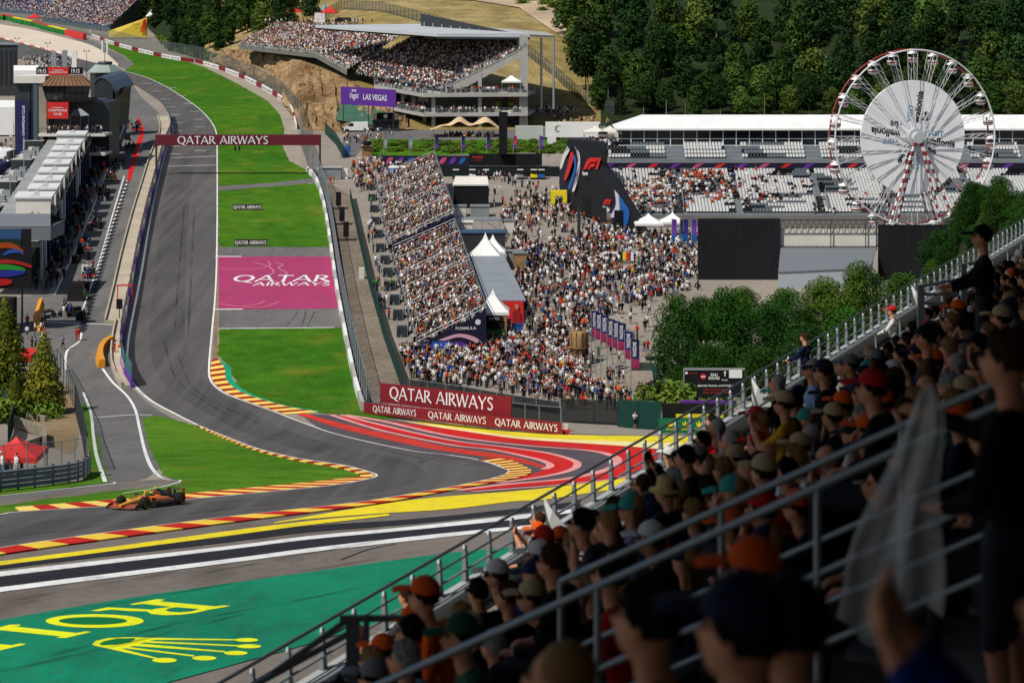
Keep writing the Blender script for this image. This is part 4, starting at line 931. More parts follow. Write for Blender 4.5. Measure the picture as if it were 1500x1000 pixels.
bk = MB(); bk.hexa([P(640, 196, 492), P(770, 192, 492), P(775, 192, 500), P(600, 196, 510), P(640, 170, 492), P(770, 168, 492), P(775, 168, 500), P(600, 168, 510)]); bk.build('ground_floor_wall', m_dgrey, root)
bw = MB(); bw.quad(gD+Vector((0, .5, 0)), gC, gC+Vector((0, 0, 5.2)), gD+Vector((0, .5, 3))); bw.build('back_wall', m_dgrey, root)
for i in range(11):
    p = gD.lerp(gC, (i+.5)/11)+Vector((-.25, -.1, .5)); MB().box(p, (.35, .25, 2.6)).build('back_window_post', m_silver, root)
crowd('grandstand_crowd', seat_pts(gA, gB, gC, gD, 26, 1.65, .88), 'packed spectators under the roof of the concrete grandstand', standing=False, face=-1.0, sc=1.1)
lw = lambda a, b, n, dy: [a.lerp(b, random.random())+Vector((0, dy+random.uniform(0, 1.2), 0)) for _ in range(n)]
crowd('balcony_crowd', lw(n1[0], n1[1], 40, .5)+lw(n2[0], n2[1], 30, .5)+lw(n2[2], n2[0], 60, .6)+lw(n1[2], n1[0], 30, .5), 'people lined along the balconies of the concrete grandstand', sc=1.0, face=0)
pagoda('small white peaked tent on the upper balcony of the grandstand', P(749, 131, 487.5), 4.6, 2.0, 3.6, m_whitep)
PL = leaf_mesh('crown', [((0, 0, 1.3), (.75, .75, .7)), ((.4, .2, 1.0), (.5, .5, .5))], 260, .2, (C(60, 84, 34), C(96, 112, 52)), 66)
for i, u in enumerate((729, 749)):
    q = P(u, 165, 486); o = T('potted_tree', ('potted olive tree on the lower balcony near the middle column', 'potted olive tree on the lower balcony near the corner column')[i], 'plant', q); MB().box(q, (1.3, .9, .8)).build('planter', m_strip, o); inst('crown', PL, o, (0, 0, .9))
# violet banner
a, b = P(499, 130, 478), P(580, 135, 478); up = Vector((0, 0, 4.1))
o = solo('billboard', MB().hexa([a, b, b+Vector((0, .4, 0)), a+Vector((0, .4, 0)), a+up, b+up, b+Vector((0, .4, 0))+up, a+Vector((0, .4, 0))+up]).add([], []), m_violet, 'violet billboard reading LAS VEGAS below the terrace', 'billboard')
o.data.transform(Matrix.Identity(4)); ex = (b-a).normalized()
shift = Vector((0, 0, -3.6)); 
o.location.z += shift.z
text_mb(MB(), 'LAS VEGAS', a+shift+ex*5.2+Vector((0, 0, 1.4)), ex, (0, 0, 1), 1.35, width=5.6, bold=.03).build('lettering', m_whitep, o)
o.children[0].data.transform(Matrix.Translation(Vector((0, 0, 0))))
text_mb(MB(), 'Vegas', a+shift+ex*2.0+Vector((0, 0, 1.4)), (ex+Vector((0, 0, .12))), (.1, 0, 1), 1.5, width=2.1, bold=.02).build('script_lettering', m_whitep, o)
vv = MB(); vv.prism([a+shift+ex*2.6+Vector((0, -.03, 3.1)), a+shift+ex*3.0+Vector((0, -.03, 3.1)), a+shift+ex*3.0+Vector((0, -.03, 3.6)), a+shift+ex*2.6+Vector((0, -.03, 3.6))], (0, -.02, 0)); vv.prism([a+shift+ex*3.2+Vector((0, -.03, 3.1)), a+shift+ex*3.6+Vector((0, -.03, 3.1)), a+shift+ex*3.6+Vector((0, -.03, 3.6)), a+shift+ex*3.2+Vector((0, -.03, 3.6))], (0, -.02, 0)); vv.build('emblem', m_whitep, o)
pst = MB()
for k in (.05, .5, .95): q = a.lerp(b, k)+shift+Vector((0, .2, 0)); pst.bar(q, q-Vector((0, 0, 5)), .2, .2)
pst.build('posts', m_dgrey, o)
# ================================================================== RACING CARS
def tmat(name, c, rough=.35, coat=.3): return M(name, c, rough, .4, coat=coat)
m_pap = tmat('papaya_paint', C(232, 118, 32)); m_papy = tmat('yellow_orange_paint', C(240, 170, 48)); m_cblk = tmat('carbon_black', C(30, 30, 32), .4); m_bronze = tmat('bronze_orange', C(176, 84, 44)); m_rim = M('rim_metal', C(70, 68, 60), .35, .5, .6); m_tyre_y = M('yellow_tyre_band', C(210, 190, 60), .7, .2); m_helm = tmat('lime_helmet', C(200, 220, 60), .3)
def f1_car(label, body, nose, wing, accent, loc, rz, detail=True, group=None, normal=None, lower=None):
    r = T('racing_car', label, 'racing car', loc, rz, group)
    if normal is not None:
        fw = Vector((math.sin(rz), -math.cos(rz), 0)); n = normal.normalized(); fw = (fw-n*fw.dot(n)).normalized(); xx = (-fw).cross(n)
        r.rotation_euler = Matrix((xx, -fw, n)).transposed().to_euler()
    B = lambda name, mb, m, par=None: mb.build(name, m, par or r, local=True)
    def sec(y, w, z0, z1, n=10, p=.7):
        o = []
        for i in range(n):
            t = 2*math.pi*i/n; cx, cz = math.cos(t), math.sin(t); sx = math.copysign(abs(cx)**p, cx); sz = math.copysign(abs(cz)**p, cz)
            o.append((sx*w/2, y, (z0+z1)/2+sz*(z1-z0)/2))
        return o
    B('nose_cone', MB().loft([sec(-3.05, .14, .2, .3), sec(-2.8, .2, .19, .36), sec(-2.3, .27, .2, .45), sec(-1.7, .36, .2, .54), sec(-1.15, .46, .17, .6)]), nose)
    tub = B('chassis', MB().loft([sec(-1.15, .46, .17, .6), sec(-.7, .56, .14, .64), sec(-.35, .64, .12, .65), sec(.35, .68, .1, .66), sec(.6, .6, .1, .7)]), body)
    B('cockpit_opening', MB().ell((0, -.12, .62), (.24, .42, .07), 12, 5), m_cblk, tub)
    eng = B('engine_cover', MB().loft([sec(.42, .34, .5, .96), sec(.6, .4, .3, 1.0), sec(1.1, .42, .2, .9), sec(1.7, .3, .2, .72), sec(2.35, .14, .28, .5)]), wing)
    B('shark_fin', MB().prism([(-.012, .9, .9), (-.012, 2.0, .82), (-.012, 2.2, .5), (-.012, .9, .8)], (.024, 0, 0)), accent, eng)
    B('air_intake', MB().ell((0, .42, .86), (.13, .06, .1), 10, 6), m_cblk, eng)
    B('camera_pod', MB().box((0, .5, 1.0), (.3, .1, .06)), m_tyre_y if detail else m_cblk, eng)
    for s in (-1, 1):
        sp = B('sidepod', MB().loft([[(s*(.3+a*.5), y, z0+b*(z1-z0)) for a, b in ((0, 0), (k, 0), (k, .65), (k*.8, 1), (0, 1))] for y, k, z0, z1 in ((-.45, .78, .1, .62), (0, .9, .07, .62), (.7, .86, .07, .55), (1.3, .5, .08, .42), (1.75, .25, .1, .34))]), body)
        if lower is not None: B('undercut', MB().loft([[(s*(.3+a*.51), y, z0+b*(z1-z0)) for a, b in ((0, 0), (k, 0), (k, .55), (k*.9, .62), (0, .62))] for y, k, z0, z1 in ((-.47, .8, .085, .5), (0, .92, .06, .5), (.7, .88, .06, .46), (1.3, .52, .07, .36), (1.78, .27, .09, .3))]), lower, sp)
        B('side_intake', MB().box((s*.5, -.46, .4), (.3, .03, .14)), m_cblk, sp)
        B('sidepod_flash', MB().prism([(s*.735, -.1, .25), (s*.735, .9, .22), (s*.72, .8, .4), (s*.735, -.05, .45)], (s*.012, 0, 0)), accent, sp)
        B('mirror', MB().box((s*.52, -.75, .68), (.2, .08, .1)).bar((s*.3, -.7, .62), (s*.45, -.75, .72), .03, .03), m_cblk)
    B('floor', MB().prism([(-.35, -1.0, .05), (-.8, -.6, .05), (-.8, 1.45, .05), (-.5, 2.2, .05), (.5, 2.2, .05), (.8, 1.45, .05), (.8, -.6, .05), (.35, -1.0, .05)], (0, 0, .04)), m_cblk)
    fwm = MB()
    for k, (y, z, ch) in enumerate(((-2.95, .1, .26), (-2.75, .15, .22), (-2.56, .22, .2))):
        for s in (-1, 1): fwm.hexa([(0, y-.05, z), (s*.98, y+.1, z+.03), (s*.98, y+.1+ch, z+.06), (0, y+ch, z+.02), (0, y-.05, z+.025), (s*.98, y+.1, z+.055), (s*.98, y+.1+ch, z+.09), (0, y+ch, z+.05)])
    fwo = B('front_wing', fwm, accent if not detail else m_bronze)
    for s in (-1, 1): B('end_plate', MB().prism([(s*.98, -3.0, .06), (s*.98, -2.3, .06), (s*.98, -2.3, .36), (s*.98, -2.75, .32), (s*.98, -3.0, .16)], (s*.03, 0, 0)), m_cblk, fwo)
    rw = MB(); rw.box((0, 2.42, .8), (1.0, .34, .035)); rw.box((0, 2.62, .87), (1.0, .2, .035)); rw.box((0, 2.5, .42), (.8, .22, .03))
    rwo = B('rear_wing', rw, m_cblk if detail else nose)
    for s in (-1, 1): B('end_plate', MB().prism([(s*.5, 2.25, .3), (s*.5, 2.75, .3), (s*.5, 2.75, .93), (s*.5, 2.3, .9)], (s*.025, 0, 0)), nose, rwo)
    B('wing_pylon', MB().box((0, 2.4, .3), (.05, .2, .5)), m_cblk, rwo)
    hl = MB(); hl.path([(0, -.72, .64), (0, -.62, .86), (.18, -.5, .9), (.3, -.1, .88), (.3, .4, .74)], .035, 6); hl.path([(0, -.62, .86), (-.18, -.5, .9), (-.3, -.1, .88), (-.3, .4, .74)], .035, 6)
    B('halo', hl, nose if detail else m_cblk)
    hm = B('driver_helmet', MB().ell((0, .02, .74), (.13, .16, .14), 12, 8), m_helm if detail else accent); B('visor', MB().ell((0, -.05, .75), (.115, .11, .05), 10, 5), m_cblk, hm)
    for y, w, tw, rad in ((-1.8, .82, .31, .35), (1.8, .78, .4, .36)):
        for s in (-1, 1):
            x = s*w; ty = MB(); prof = [(rad*.62, -tw/2), (rad*.93, -tw/2), (rad, -tw/2+.05), (rad, tw/2-.05), (rad*.93, tw/2), (rad*.62, tw/2)]
            rings = [[(x+q, y+a*math.cos(2*math.pi*i/20), rad+a*math.sin(2*math.pi*i/20)) for i in range(20)] for a, q in prof]; ty.loft(rings, 0, cap=False)
            wo = B('wheel', ty, m_tyreb)
            rm = MB(); 
            for side in (-1, 1): rm.loft([[(x+side*(tw/2-.03), y+a*math.cos(2*math.pi*i/14), rad+a*math.sin(2*math.pi*i/14)) for i in range(14)] for a in (rad*.63, rad*.12)], 0, cap=False); rm.add([(x+side*(tw/2-.03), y+rad*.12*math.cos(2*math.pi*i/14), rad+rad*.12*math.sin(2*math.pi*i/14)) for i in range(14)], [tuple(range(14))])
            B('rim', rm, m_rim, wo)
            if detail:
                bd = MB()
                for side in (-1, 1): bd.loft([[(x+side*(tw/2+.003), y+a*math.cos(2*math.pi*i/20), rad+a*math.sin(2*math.pi*i/20)) for i in range(20)] for a in (rad*.70, rad*.78)], 0, cap=False)
                B('sidewall_band', bd, m_tyre_y, wo)
            su = MB(); zz = rad
            for dy in (-.3, .3):
                for dz_ in (-.1, .12): su.tube((s*.2, y+dy+(.1 if y < 0 else -.1), zz+dz_+.03), (x-s*tw*.4, y, zz+dz_), .018, n=4)
            B('suspension_arm', su, m_cblk)
            if y < 0: B('wheel_fin', MB().prism([(x+s*(tw/2-.08), y-.1, rad*1.9), (x+s*(tw/2-.08), y+.3, rad*1.7), (x+s*(tw/2-.08), y+.25, rad*2.08), (x+s*(tw/2-.08), y-.05, rad*2.1)], (s*.02, 0, 0)), m_pap if detail else m_cblk)
    return r
car0 = G(221, 741, .045)
hero = f1_car('orange and black racing car rounding the grass infield', m_pap, m_papy, m_cblk, m_bronze, car0, R(-25), True, None, Vector((0, .163, 1)), m_cblk); hero.scale = (.95, .95, .95)
# ================================================================== PIT SIDE
UP = Vector((0, 0, 1))
# ---- pit building with garages, hospitality boxes on its terrace
fa, fb = Vector((-97.6, 500, 0)), Vector((-67.2, 290, 0)); fd = (fb-fa).normalized(); fn = Vector((-fd.y, fd.x, 0)); fn = fn if fn.x < 0 else -fn
def pb(t, off, z):
    """point along the pit building: t metres from its far end, off metres behind the facade, z above ground"""
    q = fa+fd*t+fn*off; return Vector((q.x, q.y, gz(q.y)+z))
LEN = (fb-fa).length; HB = 6.4
root = T('pit_building', 'long low pit building with open garages along the pit lane', 'building', pb(LEN, 0, 0))
seg = 13; n = int(LEN/seg)
for i in range(n):
    t0, t1 = i*seg, (i+1)*seg-.02
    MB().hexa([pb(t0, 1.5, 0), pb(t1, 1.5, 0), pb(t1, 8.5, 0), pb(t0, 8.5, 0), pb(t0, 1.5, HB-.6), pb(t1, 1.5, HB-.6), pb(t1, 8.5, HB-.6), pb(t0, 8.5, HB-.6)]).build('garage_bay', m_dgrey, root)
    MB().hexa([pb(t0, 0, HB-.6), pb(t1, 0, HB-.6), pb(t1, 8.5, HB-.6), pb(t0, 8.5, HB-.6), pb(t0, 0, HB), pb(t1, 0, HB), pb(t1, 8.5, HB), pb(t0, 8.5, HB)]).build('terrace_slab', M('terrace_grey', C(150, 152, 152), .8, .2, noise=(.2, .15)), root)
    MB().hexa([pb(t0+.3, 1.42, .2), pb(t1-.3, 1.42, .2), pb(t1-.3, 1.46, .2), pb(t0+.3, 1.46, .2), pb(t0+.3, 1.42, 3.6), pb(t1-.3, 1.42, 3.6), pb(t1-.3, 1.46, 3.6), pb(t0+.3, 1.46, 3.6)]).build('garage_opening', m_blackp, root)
    for k in (0, .5): MB().box(pb(t0+k*seg, .3, 0), (.35, .35, HB-.6)).build('pillar', (m_whitep, m_dgrey, m_signblue)[i % 3], root)
    MB().hexa([pb(t0, .1, HB), pb(t1, .1, HB), pb(t1, .16, HB), pb(t0, .16, HB), pb(t0, .1, HB+1.1), pb(t1, .1, HB+1.1), pb(t1, .16, HB+1.1), pb(t0, .16, HB+1.1)]).build('balustrade', (m_glass, m_dgrey, m_signblue, m_dgrey)[i % 4], root)
rects = [(83, 124, 209, 226), (83, 117, 226, 238), (77, 112, 237, 248), (71, 106, 248, 259), (64, 100, 259, 270), (57, 95, 271, 283), (50, 88, 284, 296), (42, 82, 297, 309), (23, 74, 309, 325)]
ordw = ['farthest', 'second', 'third', 'fourth', 'fifth', 'sixth', 'seventh', 'eighth', 'nearest and widest']
for i, (u0, u1, v0, v1) in enumerate(rects):
    Y = 154500/(v1+170); a, b = P(u0, v1, Y), P(u1, v1, Y); h = (3.4 if i not in (0, 8) else 3.6); d = Vector((-.7, 5.6, .3)); z0 = gz(Y)+HB+.02; a.z = b.z = z0
    r = T('hospitality_box', f'{ordw[i]} white hospitality box on the pit building terrace' if i < 8 else 'nearest and widest white hospitality box on the pit terrace', 'cabin', a, 0, 'white hospitality boxes on the pit terrace')
    MB().hexa([a, b, b+d, a+d, a+UP*h, b+UP*h, b+d+UP*h, a+d+UP*h]).build('wall', m_offw, r)
    e = Vector((.25, 0, 0)); f_ = Vector((0, -.25, 0))
    MB().hexa([a-e+f_+UP*(h+.01), b+e+f_+UP*(h+.01), b+e+d+UP*(h+.01), a-e+d+UP*(h+.01), a-e+f_+UP*(h+.3), b+e+f_+UP*(h+.3), b+e+d+UP*(h+.3), a-e+d+UP*(h+.3)]).build('roof_slab', M('pale_roof', C(216, 217, 216), .7, .2), r)
    MB().hexa([b+Vector((.02, .5, .3)), b+Vector((.06, .5, .3)), b+Vector((-.6, 5.2, .3)), b+Vector((-.64, 5.2, .3)), b+Vector((.02, .5, 2.5)), b+Vector((.06, .5, 2.5)), b+Vector((-.6, 5.2, 2.5)), b+Vector((-.64, 5.2, 2.5))]).build('glass_front', m_glass, r)
    c_ = (a+b)/2+UP*(h+.3); MB().prism([c_+Vector((-1, .1, 0)), c_+Vector((1, .1, 0)), c_+Vector((0, .1, .5))], (-.6, 5.2, 0)).build('roof_peak', M('pale_roof', C(196, 198, 198)), r)
crowd('terrace_guests', [tuple(pb(random.uniform(60, LEN-6), random.uniform(.5, 3.2), HB)) for _ in range(230)], 'guests crowding the terrace edge of the pit building', face=1.3, sw=[.34, .14, .12, .1, .06, .06, .06, .05, .04, .02, .01, 0, 0])
crowd('garage_crews', [tuple(pb(random.uniform(20, LEN-2), random.uniform(-3.2, .8), 0)) for _ in range(170)], 'team crews working in front of the garages', face=None, sw=[.5, .16, .04, .04, .08, .08, .05, .02, 0, .02, .01, 0, 0])
for k in range(16):   # garage side awnings and equipment
    t = 30+k*11.2; q = pb(t, -.9, 0); r = T('equipment_rack', 'dark equipment rack standing outside the pit garages', 'rack', q, 0, 'equipment racks outside the pit garages')
    MB().box(q, (.9, 1.6, 1.5)).build('cabinet', (m_dgrey, m_signblue, m_blackp, m_cblk)[k % 4], r); MB().box(q+UP*1.51, (.7, 1.2, .5)).build('screen', m_glass, r)
for k in range(15):   # grey service cabins stepping down behind the boxes
    t = 62+k*9.6; c_ = pb(t, 10.8, 0); hgt = 4.6+1.1*((k*7) % 3)*.5; r = T('service_cabin', ('farthest', 'second', 'third', 'fourth', 'fifth', 'sixth', 'seventh', 'eighth', 'ninth', 'tenth', 'eleventh', 'twelfth', 'thirteenth', 'fourteenth', 'nearest')[k]+' grey service cabin behind the white hospitality boxes', 'cabin', c_, 0, 'grey service cabins behind the hospitality boxes')
    MB().box(c_, (3.8, 7.2, hgt)).build('wall', (M('slate_metal', C(96, 108, 124), .4, .5, .4), m_grey, m_dgrey)[k % 3], r); MB().box(c_+UP*(hgt+.01), (4.0, 7.4, .15)).build('roof', (m_grey, M('terrace_grey', C(110, 114, 118)), m_conc)[k % 3], r)
    MB().box(c_+Vector((.8, -1.5, hgt+.17)), (1.2, 1.2, .8)).build('air_unit', m_silver, r)
    if k % 2: MB().box(c_+Vector((-1.0, 1.5, hgt+.17)), (.8, 1.8, .6)).build('vent_box', m_offw, r)
for k in range(8):
    q = G(-14+k*6.5+random.uniform(-2, 2), 214+k*11); pagoda(('small white canopy among the paddock trucks', 'small grey canopy among the paddock trucks')[k % 2], q, 3.2, 2.3, 3.3, (m_whitep, m_grey)[k % 2], f'small paddock canopies {k % 2}')
for k, (u, v) in enumerate(((8, 248), (-2, 268), (20, 286), (2, 306))): q = G(u, v); r = T('paddock_truck', f'{("far","second","third","near")[k]} team truck trailer in the paddock', 'truck', q); MB().box(q+UP*.9, (2.6, 9, 3.0)).build('trailer_box', (m_whitep, m_signblue, m_dgrey, m_bluep)[k], r); MB().box(q+Vector((0, -5.4, .5)), (2.4, 1.6, 2.6)).build('driver_cab', (m_whitep, m_signblue, m_dgrey, m_bluep)[k], r); MB().box(q+Vector((0, -6.22, 1.7)), (2.2, .05, .9)).build('windscreen', m_glass, r)
# ---- yellowish gully line in front of garages
pline('drain_line', [(181, 182), (150, 262), (128, 318), (105, 372), (76, 432)], 1.0, m_strip, .05); pline('drain_line', [(183, 183), (152, 264), (131, 318), (108, 372), (80, 432)], .25, m_white, .056)
# ---- race cars, tyre stacks and pit boxes in the pit lane
liv = [('black and red', m_cblk, m_cblk, m_signred), ('dark blue', m_signblue, m_signblue, m_signred), ('black and teal', m_cblk, M('teal_metal', C(30, 130, 120), .4, .4), m_silver), ('dark green', M('racing_green', C(14, 84, 70), .4, .4), M('racing_green', C(14, 84, 70)), m_lime), ('black and orange', m_cblk, m_pap, m_pap), ('black', m_cblk, m_cblk, m_cblk), ('white and navy', m_whitep, m_signblue, m_signred), ('blue and red', m_bluep, m_signblue, m_signred), ('black and green', m_cblk, m_cblk, M('bright_green', C(60, 190, 70), .4, .4)), ('black and silver', m_cblk, m_silver, m_cblk)]
spots = [(199, 190, 'beside the red strip'), (192, 218, 'just below the red strip'), (172, 240, 'in front of the red pit sign'), (163, 262, 'at the third occupied pit box'), (151, 288, 'alone in the middle'), (138, 330, 'amid an orange crew'), (123, 362, 'next to the green trolley'), (130, 402, 'near the white pit box line'), (120, 432, 'second nearest in the pit lane'), (97, 462, 'angled across it')]
for i, (u, v, w) in enumerate(spots):
    l = liv[i]; f1_car(f'{l[0]} racing car in the pit lane {w}', l[1], l[2], l[1], l[3], G(u, v, .05), R(12 if i < 9 else -70), False, 'racing cars in the pit lane')
def tyre_stack(p, label):
    r = T('tyre_stack', label, 'tyres', p, random.uniform(0, 3), 'tyre stacks in the pit lane')
    for x in (-.36, .36):
        for k in range(3): MB().lathe((x, 0, k*.4), [(.2, 0), (.33, 0), (.35, .06), (.35, .34), (.33, .4), (.2, .4)], 12).build('tyre', m_tyreb, r, local=True)
    return r
for u, v, w in ((186, 205, 'beside the second far car'), (166, 252, 'beside the red sign'), (147, 283, 'behind the lone car'), (155, 285, 'right of the lone car'), (133, 337, 'by the orange crew'), (145, 335, 'right of the orange crew'), (118, 372, 'by the green trolley'), (128, 380, 'beside the chequered line'), (112, 385, 'near the gully line'), (116, 427, 'behind the second car'), (126, 425, 'beside the second car'), (112, 462, 'right of the nearest car'), (118, 468, 'at the white cross line')):
    tyre_stack(G(u, v, .05), f'black tyre stack {w} in the pit lane')
crowd('pit_crews', [tuple(G(u+random.gauss(0, 5), v+random.gauss(0, 4), .05)) for u, v, w in spots for _ in range(9)], 'pit crews clustered around the parked cars', face=None, sw=[.55, .14, .04, .04, .08, .08, .04, .02, 0, .01, .01, 0, 0])
solo('pit_gantry_sign', MB().box(G(151, 245)+Vector((0, 0, 3.6)), (2.6, .3, 1.2)).bar(G(151, 245), G(151, 245)+Vector((0, 0, 3.6)), .12, .12), m_whitep, 'white overhead board outside the garages', 'sign'); solo('stop_board', MB().lathe(G(151, 250)+Vector((0, 0, 1.0)), [(.1, 0), (.45, .1), (.45, .5), (.1, .6)], 10), m_signred, 'red stop board beside the pit garages', 'sign')
solo('pit_trolley', MB().box(G(127, 402)+Vector((0, 0, .1)), (1.3, 1.2, 1.3)), m_whitep, 'white tyre trolley in the pit lane', 'trolley')
solo('timing_stand', MB().box(G(112, 440)+Vector((0, 0, 0)), (2.2, 1.6, 1.5)).box(G(112, 440)+Vector((0, 0, 1.51)), (2.0, .2, .9)), m_cblk, 'black timing cart beside the white pit line', 'cart')
# ---- pit wall: walkway, concrete wall and debris fence
wl_px = [(247, 172), (251, 186), (250, 200), (240, 226), (228, 270), (216, 316), (203, 375), (191, 440), (181, 490), (178, 520), (182, 545), (195, 568)]
q = np.array([tuple(G(u, v)) for u, v in cr(wl_px, 8)]); s_ = np.concatenate([[0], np.cumsum(np.linalg.norm(np.diff(q, axis=0), axis=1))]); N = 46; tt = np.linspace(0, s_[-1], N+1)
wp = [Vector((np.interp(k, s_, q[:, 0]), np.interp(k, s_, q[:, 1]), np.interp(k, s_, q[:, 2]))) for k in tt]
root = T('pit_wall', 'concrete pit wall with teal debris fence between pit lane and track', 'wall', wp[-1])
m_tealnet = mesh_net('teal_net', C(70, 132, 134), .8, 1); m_pinkb = M('pink_board', C(176, 130, 170), .6, .3, noise=(.3, .4)); m_bandc = M('wall_concrete', C(184, 172, 152), .9, .2, noise=(.3, .15))
for i in range(N):
    a, b = wp[i], wp[i+1]; d = (b-a).normalized(); nn = Vector((d.y, -d.x, 0)); nn = nn if nn.x < 0 else -nn; W = 2.6 if i < N-6 else 1.2
    MB().hexa([a+nn*.3, b+nn*.3, b+nn*W, a+nn*W, a+nn*.3+UP*.35, b+nn*.3+UP*.35, b+nn*W+UP*.35, a+nn*W+UP*.35]).build('walkway', m_bandc, root)
    MB().hexa([a, b, b+nn*.29, a+nn*.29, a+UP*1.1, b+UP*1.1, b+nn*.29+UP*1.1, a+nn*.29+UP*1.1]).build('wall_panel', (m_pinkb, m_violet, m_pinkb, m_offw)[i % 4] if i > 3 else m_conc, root)
    MB().hexa([a+nn*W+UP*.0, b+nn*W, b+nn*(W+.2), a+nn*(W+.2), a+nn*W+UP*.75, b+nn*W+UP*.75, b+nn*(W+.2)+UP*.75, a+nn*(W+.2)+UP*.75]).build('low_wall', m_bandc, root)
    MB().tube(a+nn*.15+UP*1.1, a+nn*.15+UP*3.0, .05, n=5).build('fence_post', m_dkgreen, root)
    MB().quad(a+nn*.15+UP*1.12, b+nn*.15+UP*1.12, b+nn*.15+UP*2.9, a+nn*.15+UP*2.9).build('net_panel', m_tealnet, root)
for k, (u, v) in enumerate(((178, 460), (194, 470))): pass
g_ = G(183, 452); r = T('start_platform', 'small red framed gantry on the pit wall', 'platform', g_)
for x in (-1, 1): MB().bar(g_+Vector((x, 0, 0)), g_+Vector((x, 0, 3.2)), .12, .12).build('post', m_signred, r)
MB().bar(g_+Vector((-1.1, 0, 3.2)), g_+Vector((1.1, 0, 3.2)), .15, .2).build('beam', m_signred, r)
solo('pit_exit_light', MB().box(G(175, 470)+UP*1.6, (.8, .3, 1.3)).bar(G(175, 470), G(175, 470)+UP*1.6, .1, .1), m_blackp, 'black signal panel at the pit exit line', 'signal')
# orange crash barrier at the end of pit wall
bp = [G(u, v) for u, v in cr([(168, 503), (158, 509), (152, 518), (151, 528), (154, 538)], 4)]; r = T('crash_barrier', 'orange inflatable crash barrier curving round the pit wall end', 'barrier', bp[0])
for a, b in zip(bp[:-1], bp[1:]):
    d = (b-a); nn = Vector((d.y, -d.x, 0)).normalized()*.9
    MB().hexa([a, b, b+nn, a+nn, a+UP*1.0, b+UP*1.0, b+nn*.7+UP*1.0, a+nn*.7+UP*1.0]).build('segment', M('barrier_orange', C(226, 150, 40), .6, .3), r); MB().hexa([a-nn*.03+UP*.2, a.lerp(b, .25)-nn*.03+UP*.2, a.lerp(b, .25)-nn*.06+UP*.2, a-nn*.06+UP*.2, a-nn*.03+UP*.95, a.lerp(b, .25)-nn*.03+UP*.95, a.lerp(b, .25)-nn*.06+UP*.95, a-nn*.06+UP*.95]).build('dark_band', M('brown_stripe', C(120, 76, 30), .7, .2), r)
sb = [G(60, 462), G(52, 480)]; r = solo('barrier_slide', MB().prism([G(57, 455)+UP*1.6, G(60, 458), G(56, 485), G(50, 480)+UP*.4, G(48, 478)+UP*1.2], (.5, .2, .2)), M('barrier_orange', C(226, 150, 40)), 'orange padded barrier leaning beside the pit entry', 'barrier')
# ---- start gantry over the straight
gy = G(228, 258).y; a, b = P(228, 197.5, gy), P(469, 197.5, gy); a2, b2 = P(228, 213, gy), P(469, 213, gy); r = T('overhead_gantry', 'maroon overhead gantry reading QATAR AIRWAYS across the straight', 'gantry', G(348, 258))
gb = MB().hexa([a2, b2, b2+Vector((0, .8, 0)), a2+Vector((0, .8, 0)), a, b, b+Vector((0, .8, 0)), a+Vector((0, .8, 0))]).build('banner_beam', m_maroon, r)
text_mb(MB(), 'QATAR AIRWAYS', P(260, 211, gy), (1, 0, 0), (0, 0, 1), (211-199.5)*gy/F, width=(393-260)*gy/F, flare=True, lift=.05).build('lettering', m_whitep, gb)
for u in (228.5, 468.5):
    q = P(u, 258, gy); q = gp(q.x, gy); t0 = P(u, 198, gy); MB().box((q.x, gy+.4, q.z), (.35, .5, t0.z-q.z-.01)).build('post', m_dgrey, r)
for u in (344.5, 350.5): MB().box(P(u, 221, gy-.2), (.3, .3, 1.0)).build('signal_light', m_blackp, r)
# ---- boards lying in the grass
for i, (u0, u1, v0, v1) in enumerate(((341, 384, 299, 308), (343, 391, 350.5, 360.5))):
    p = G((u0+u1)/2, v1); Y = p.y; a, b = P(u0, v1, Y), P(u1, v1, Y); h = (v1-v0)*Y/F; tl = Vector((0, h*.25, h*.96))
    o = solo('grass_board', MB().hexa([a, b, b+Vector((0, .12, 0)), a+Vector((0, .12, 0)), a+tl, b+tl, b+tl+Vector((0, .12, 0)), a+tl+Vector((0, .12, 0))]), M('dark_maroon_board', C(44, 20, 24), .6, .3), ('farther', 'nearer')[i]+' dark board reading QATAR AIRWAYS on the trackside grass', 'board')
    text_mb(MB(), 'QATAR AIRWAYS', a+Vector((.12, 0, 0))+tl*.28, (1, 0, 0), tl, h*.5, width=(b-a).length-.24, flare=True, lift=.02).build('lettering', m_whitep, o)
# ---- race control tower complex
Yt = 415.0; px = lambda u, v, dy=0.0: P(u, v, Yt+dy)
root = T('control_tower', 'tall pit tower with brown glazed cab and red club sign', 'tower', G(85, 250))
def bx(u0, u1, v0, v1, dy0, dy1, name, mat, par=None):
    a, b, c, d = P(u0, v1, Yt+dy0), P(u1, v1, Yt+dy0), P(u1, v0, Yt+dy0), P(u0, v0, Yt+dy0); o = Vector((0, dy1-dy0, 0))
    return MB().hexa([a, b, b+o, a+o, d, c, c+o, d+o]).build(name, mat, par or root)
bx(44, 62, 120, 262, 2, 12, 'concrete_core', m_conc); bx(22, 44, 122, 262, 1, 8, 'lift_shaft', m_dgrey); bx(20, 66, 112, 122, 0, 12, 'roof_slab', m_offw); bx(49, 55, 122, 262, .2, 1.6, 'blue_column', M('steel_blue', C(70, 92, 106), .5, .4))
bx(56, 68, 122, 200, .4, 3, 'concrete_panel', M('tan_concrete', C(160, 150, 132), .9, .2, noise=(.3, .12)))
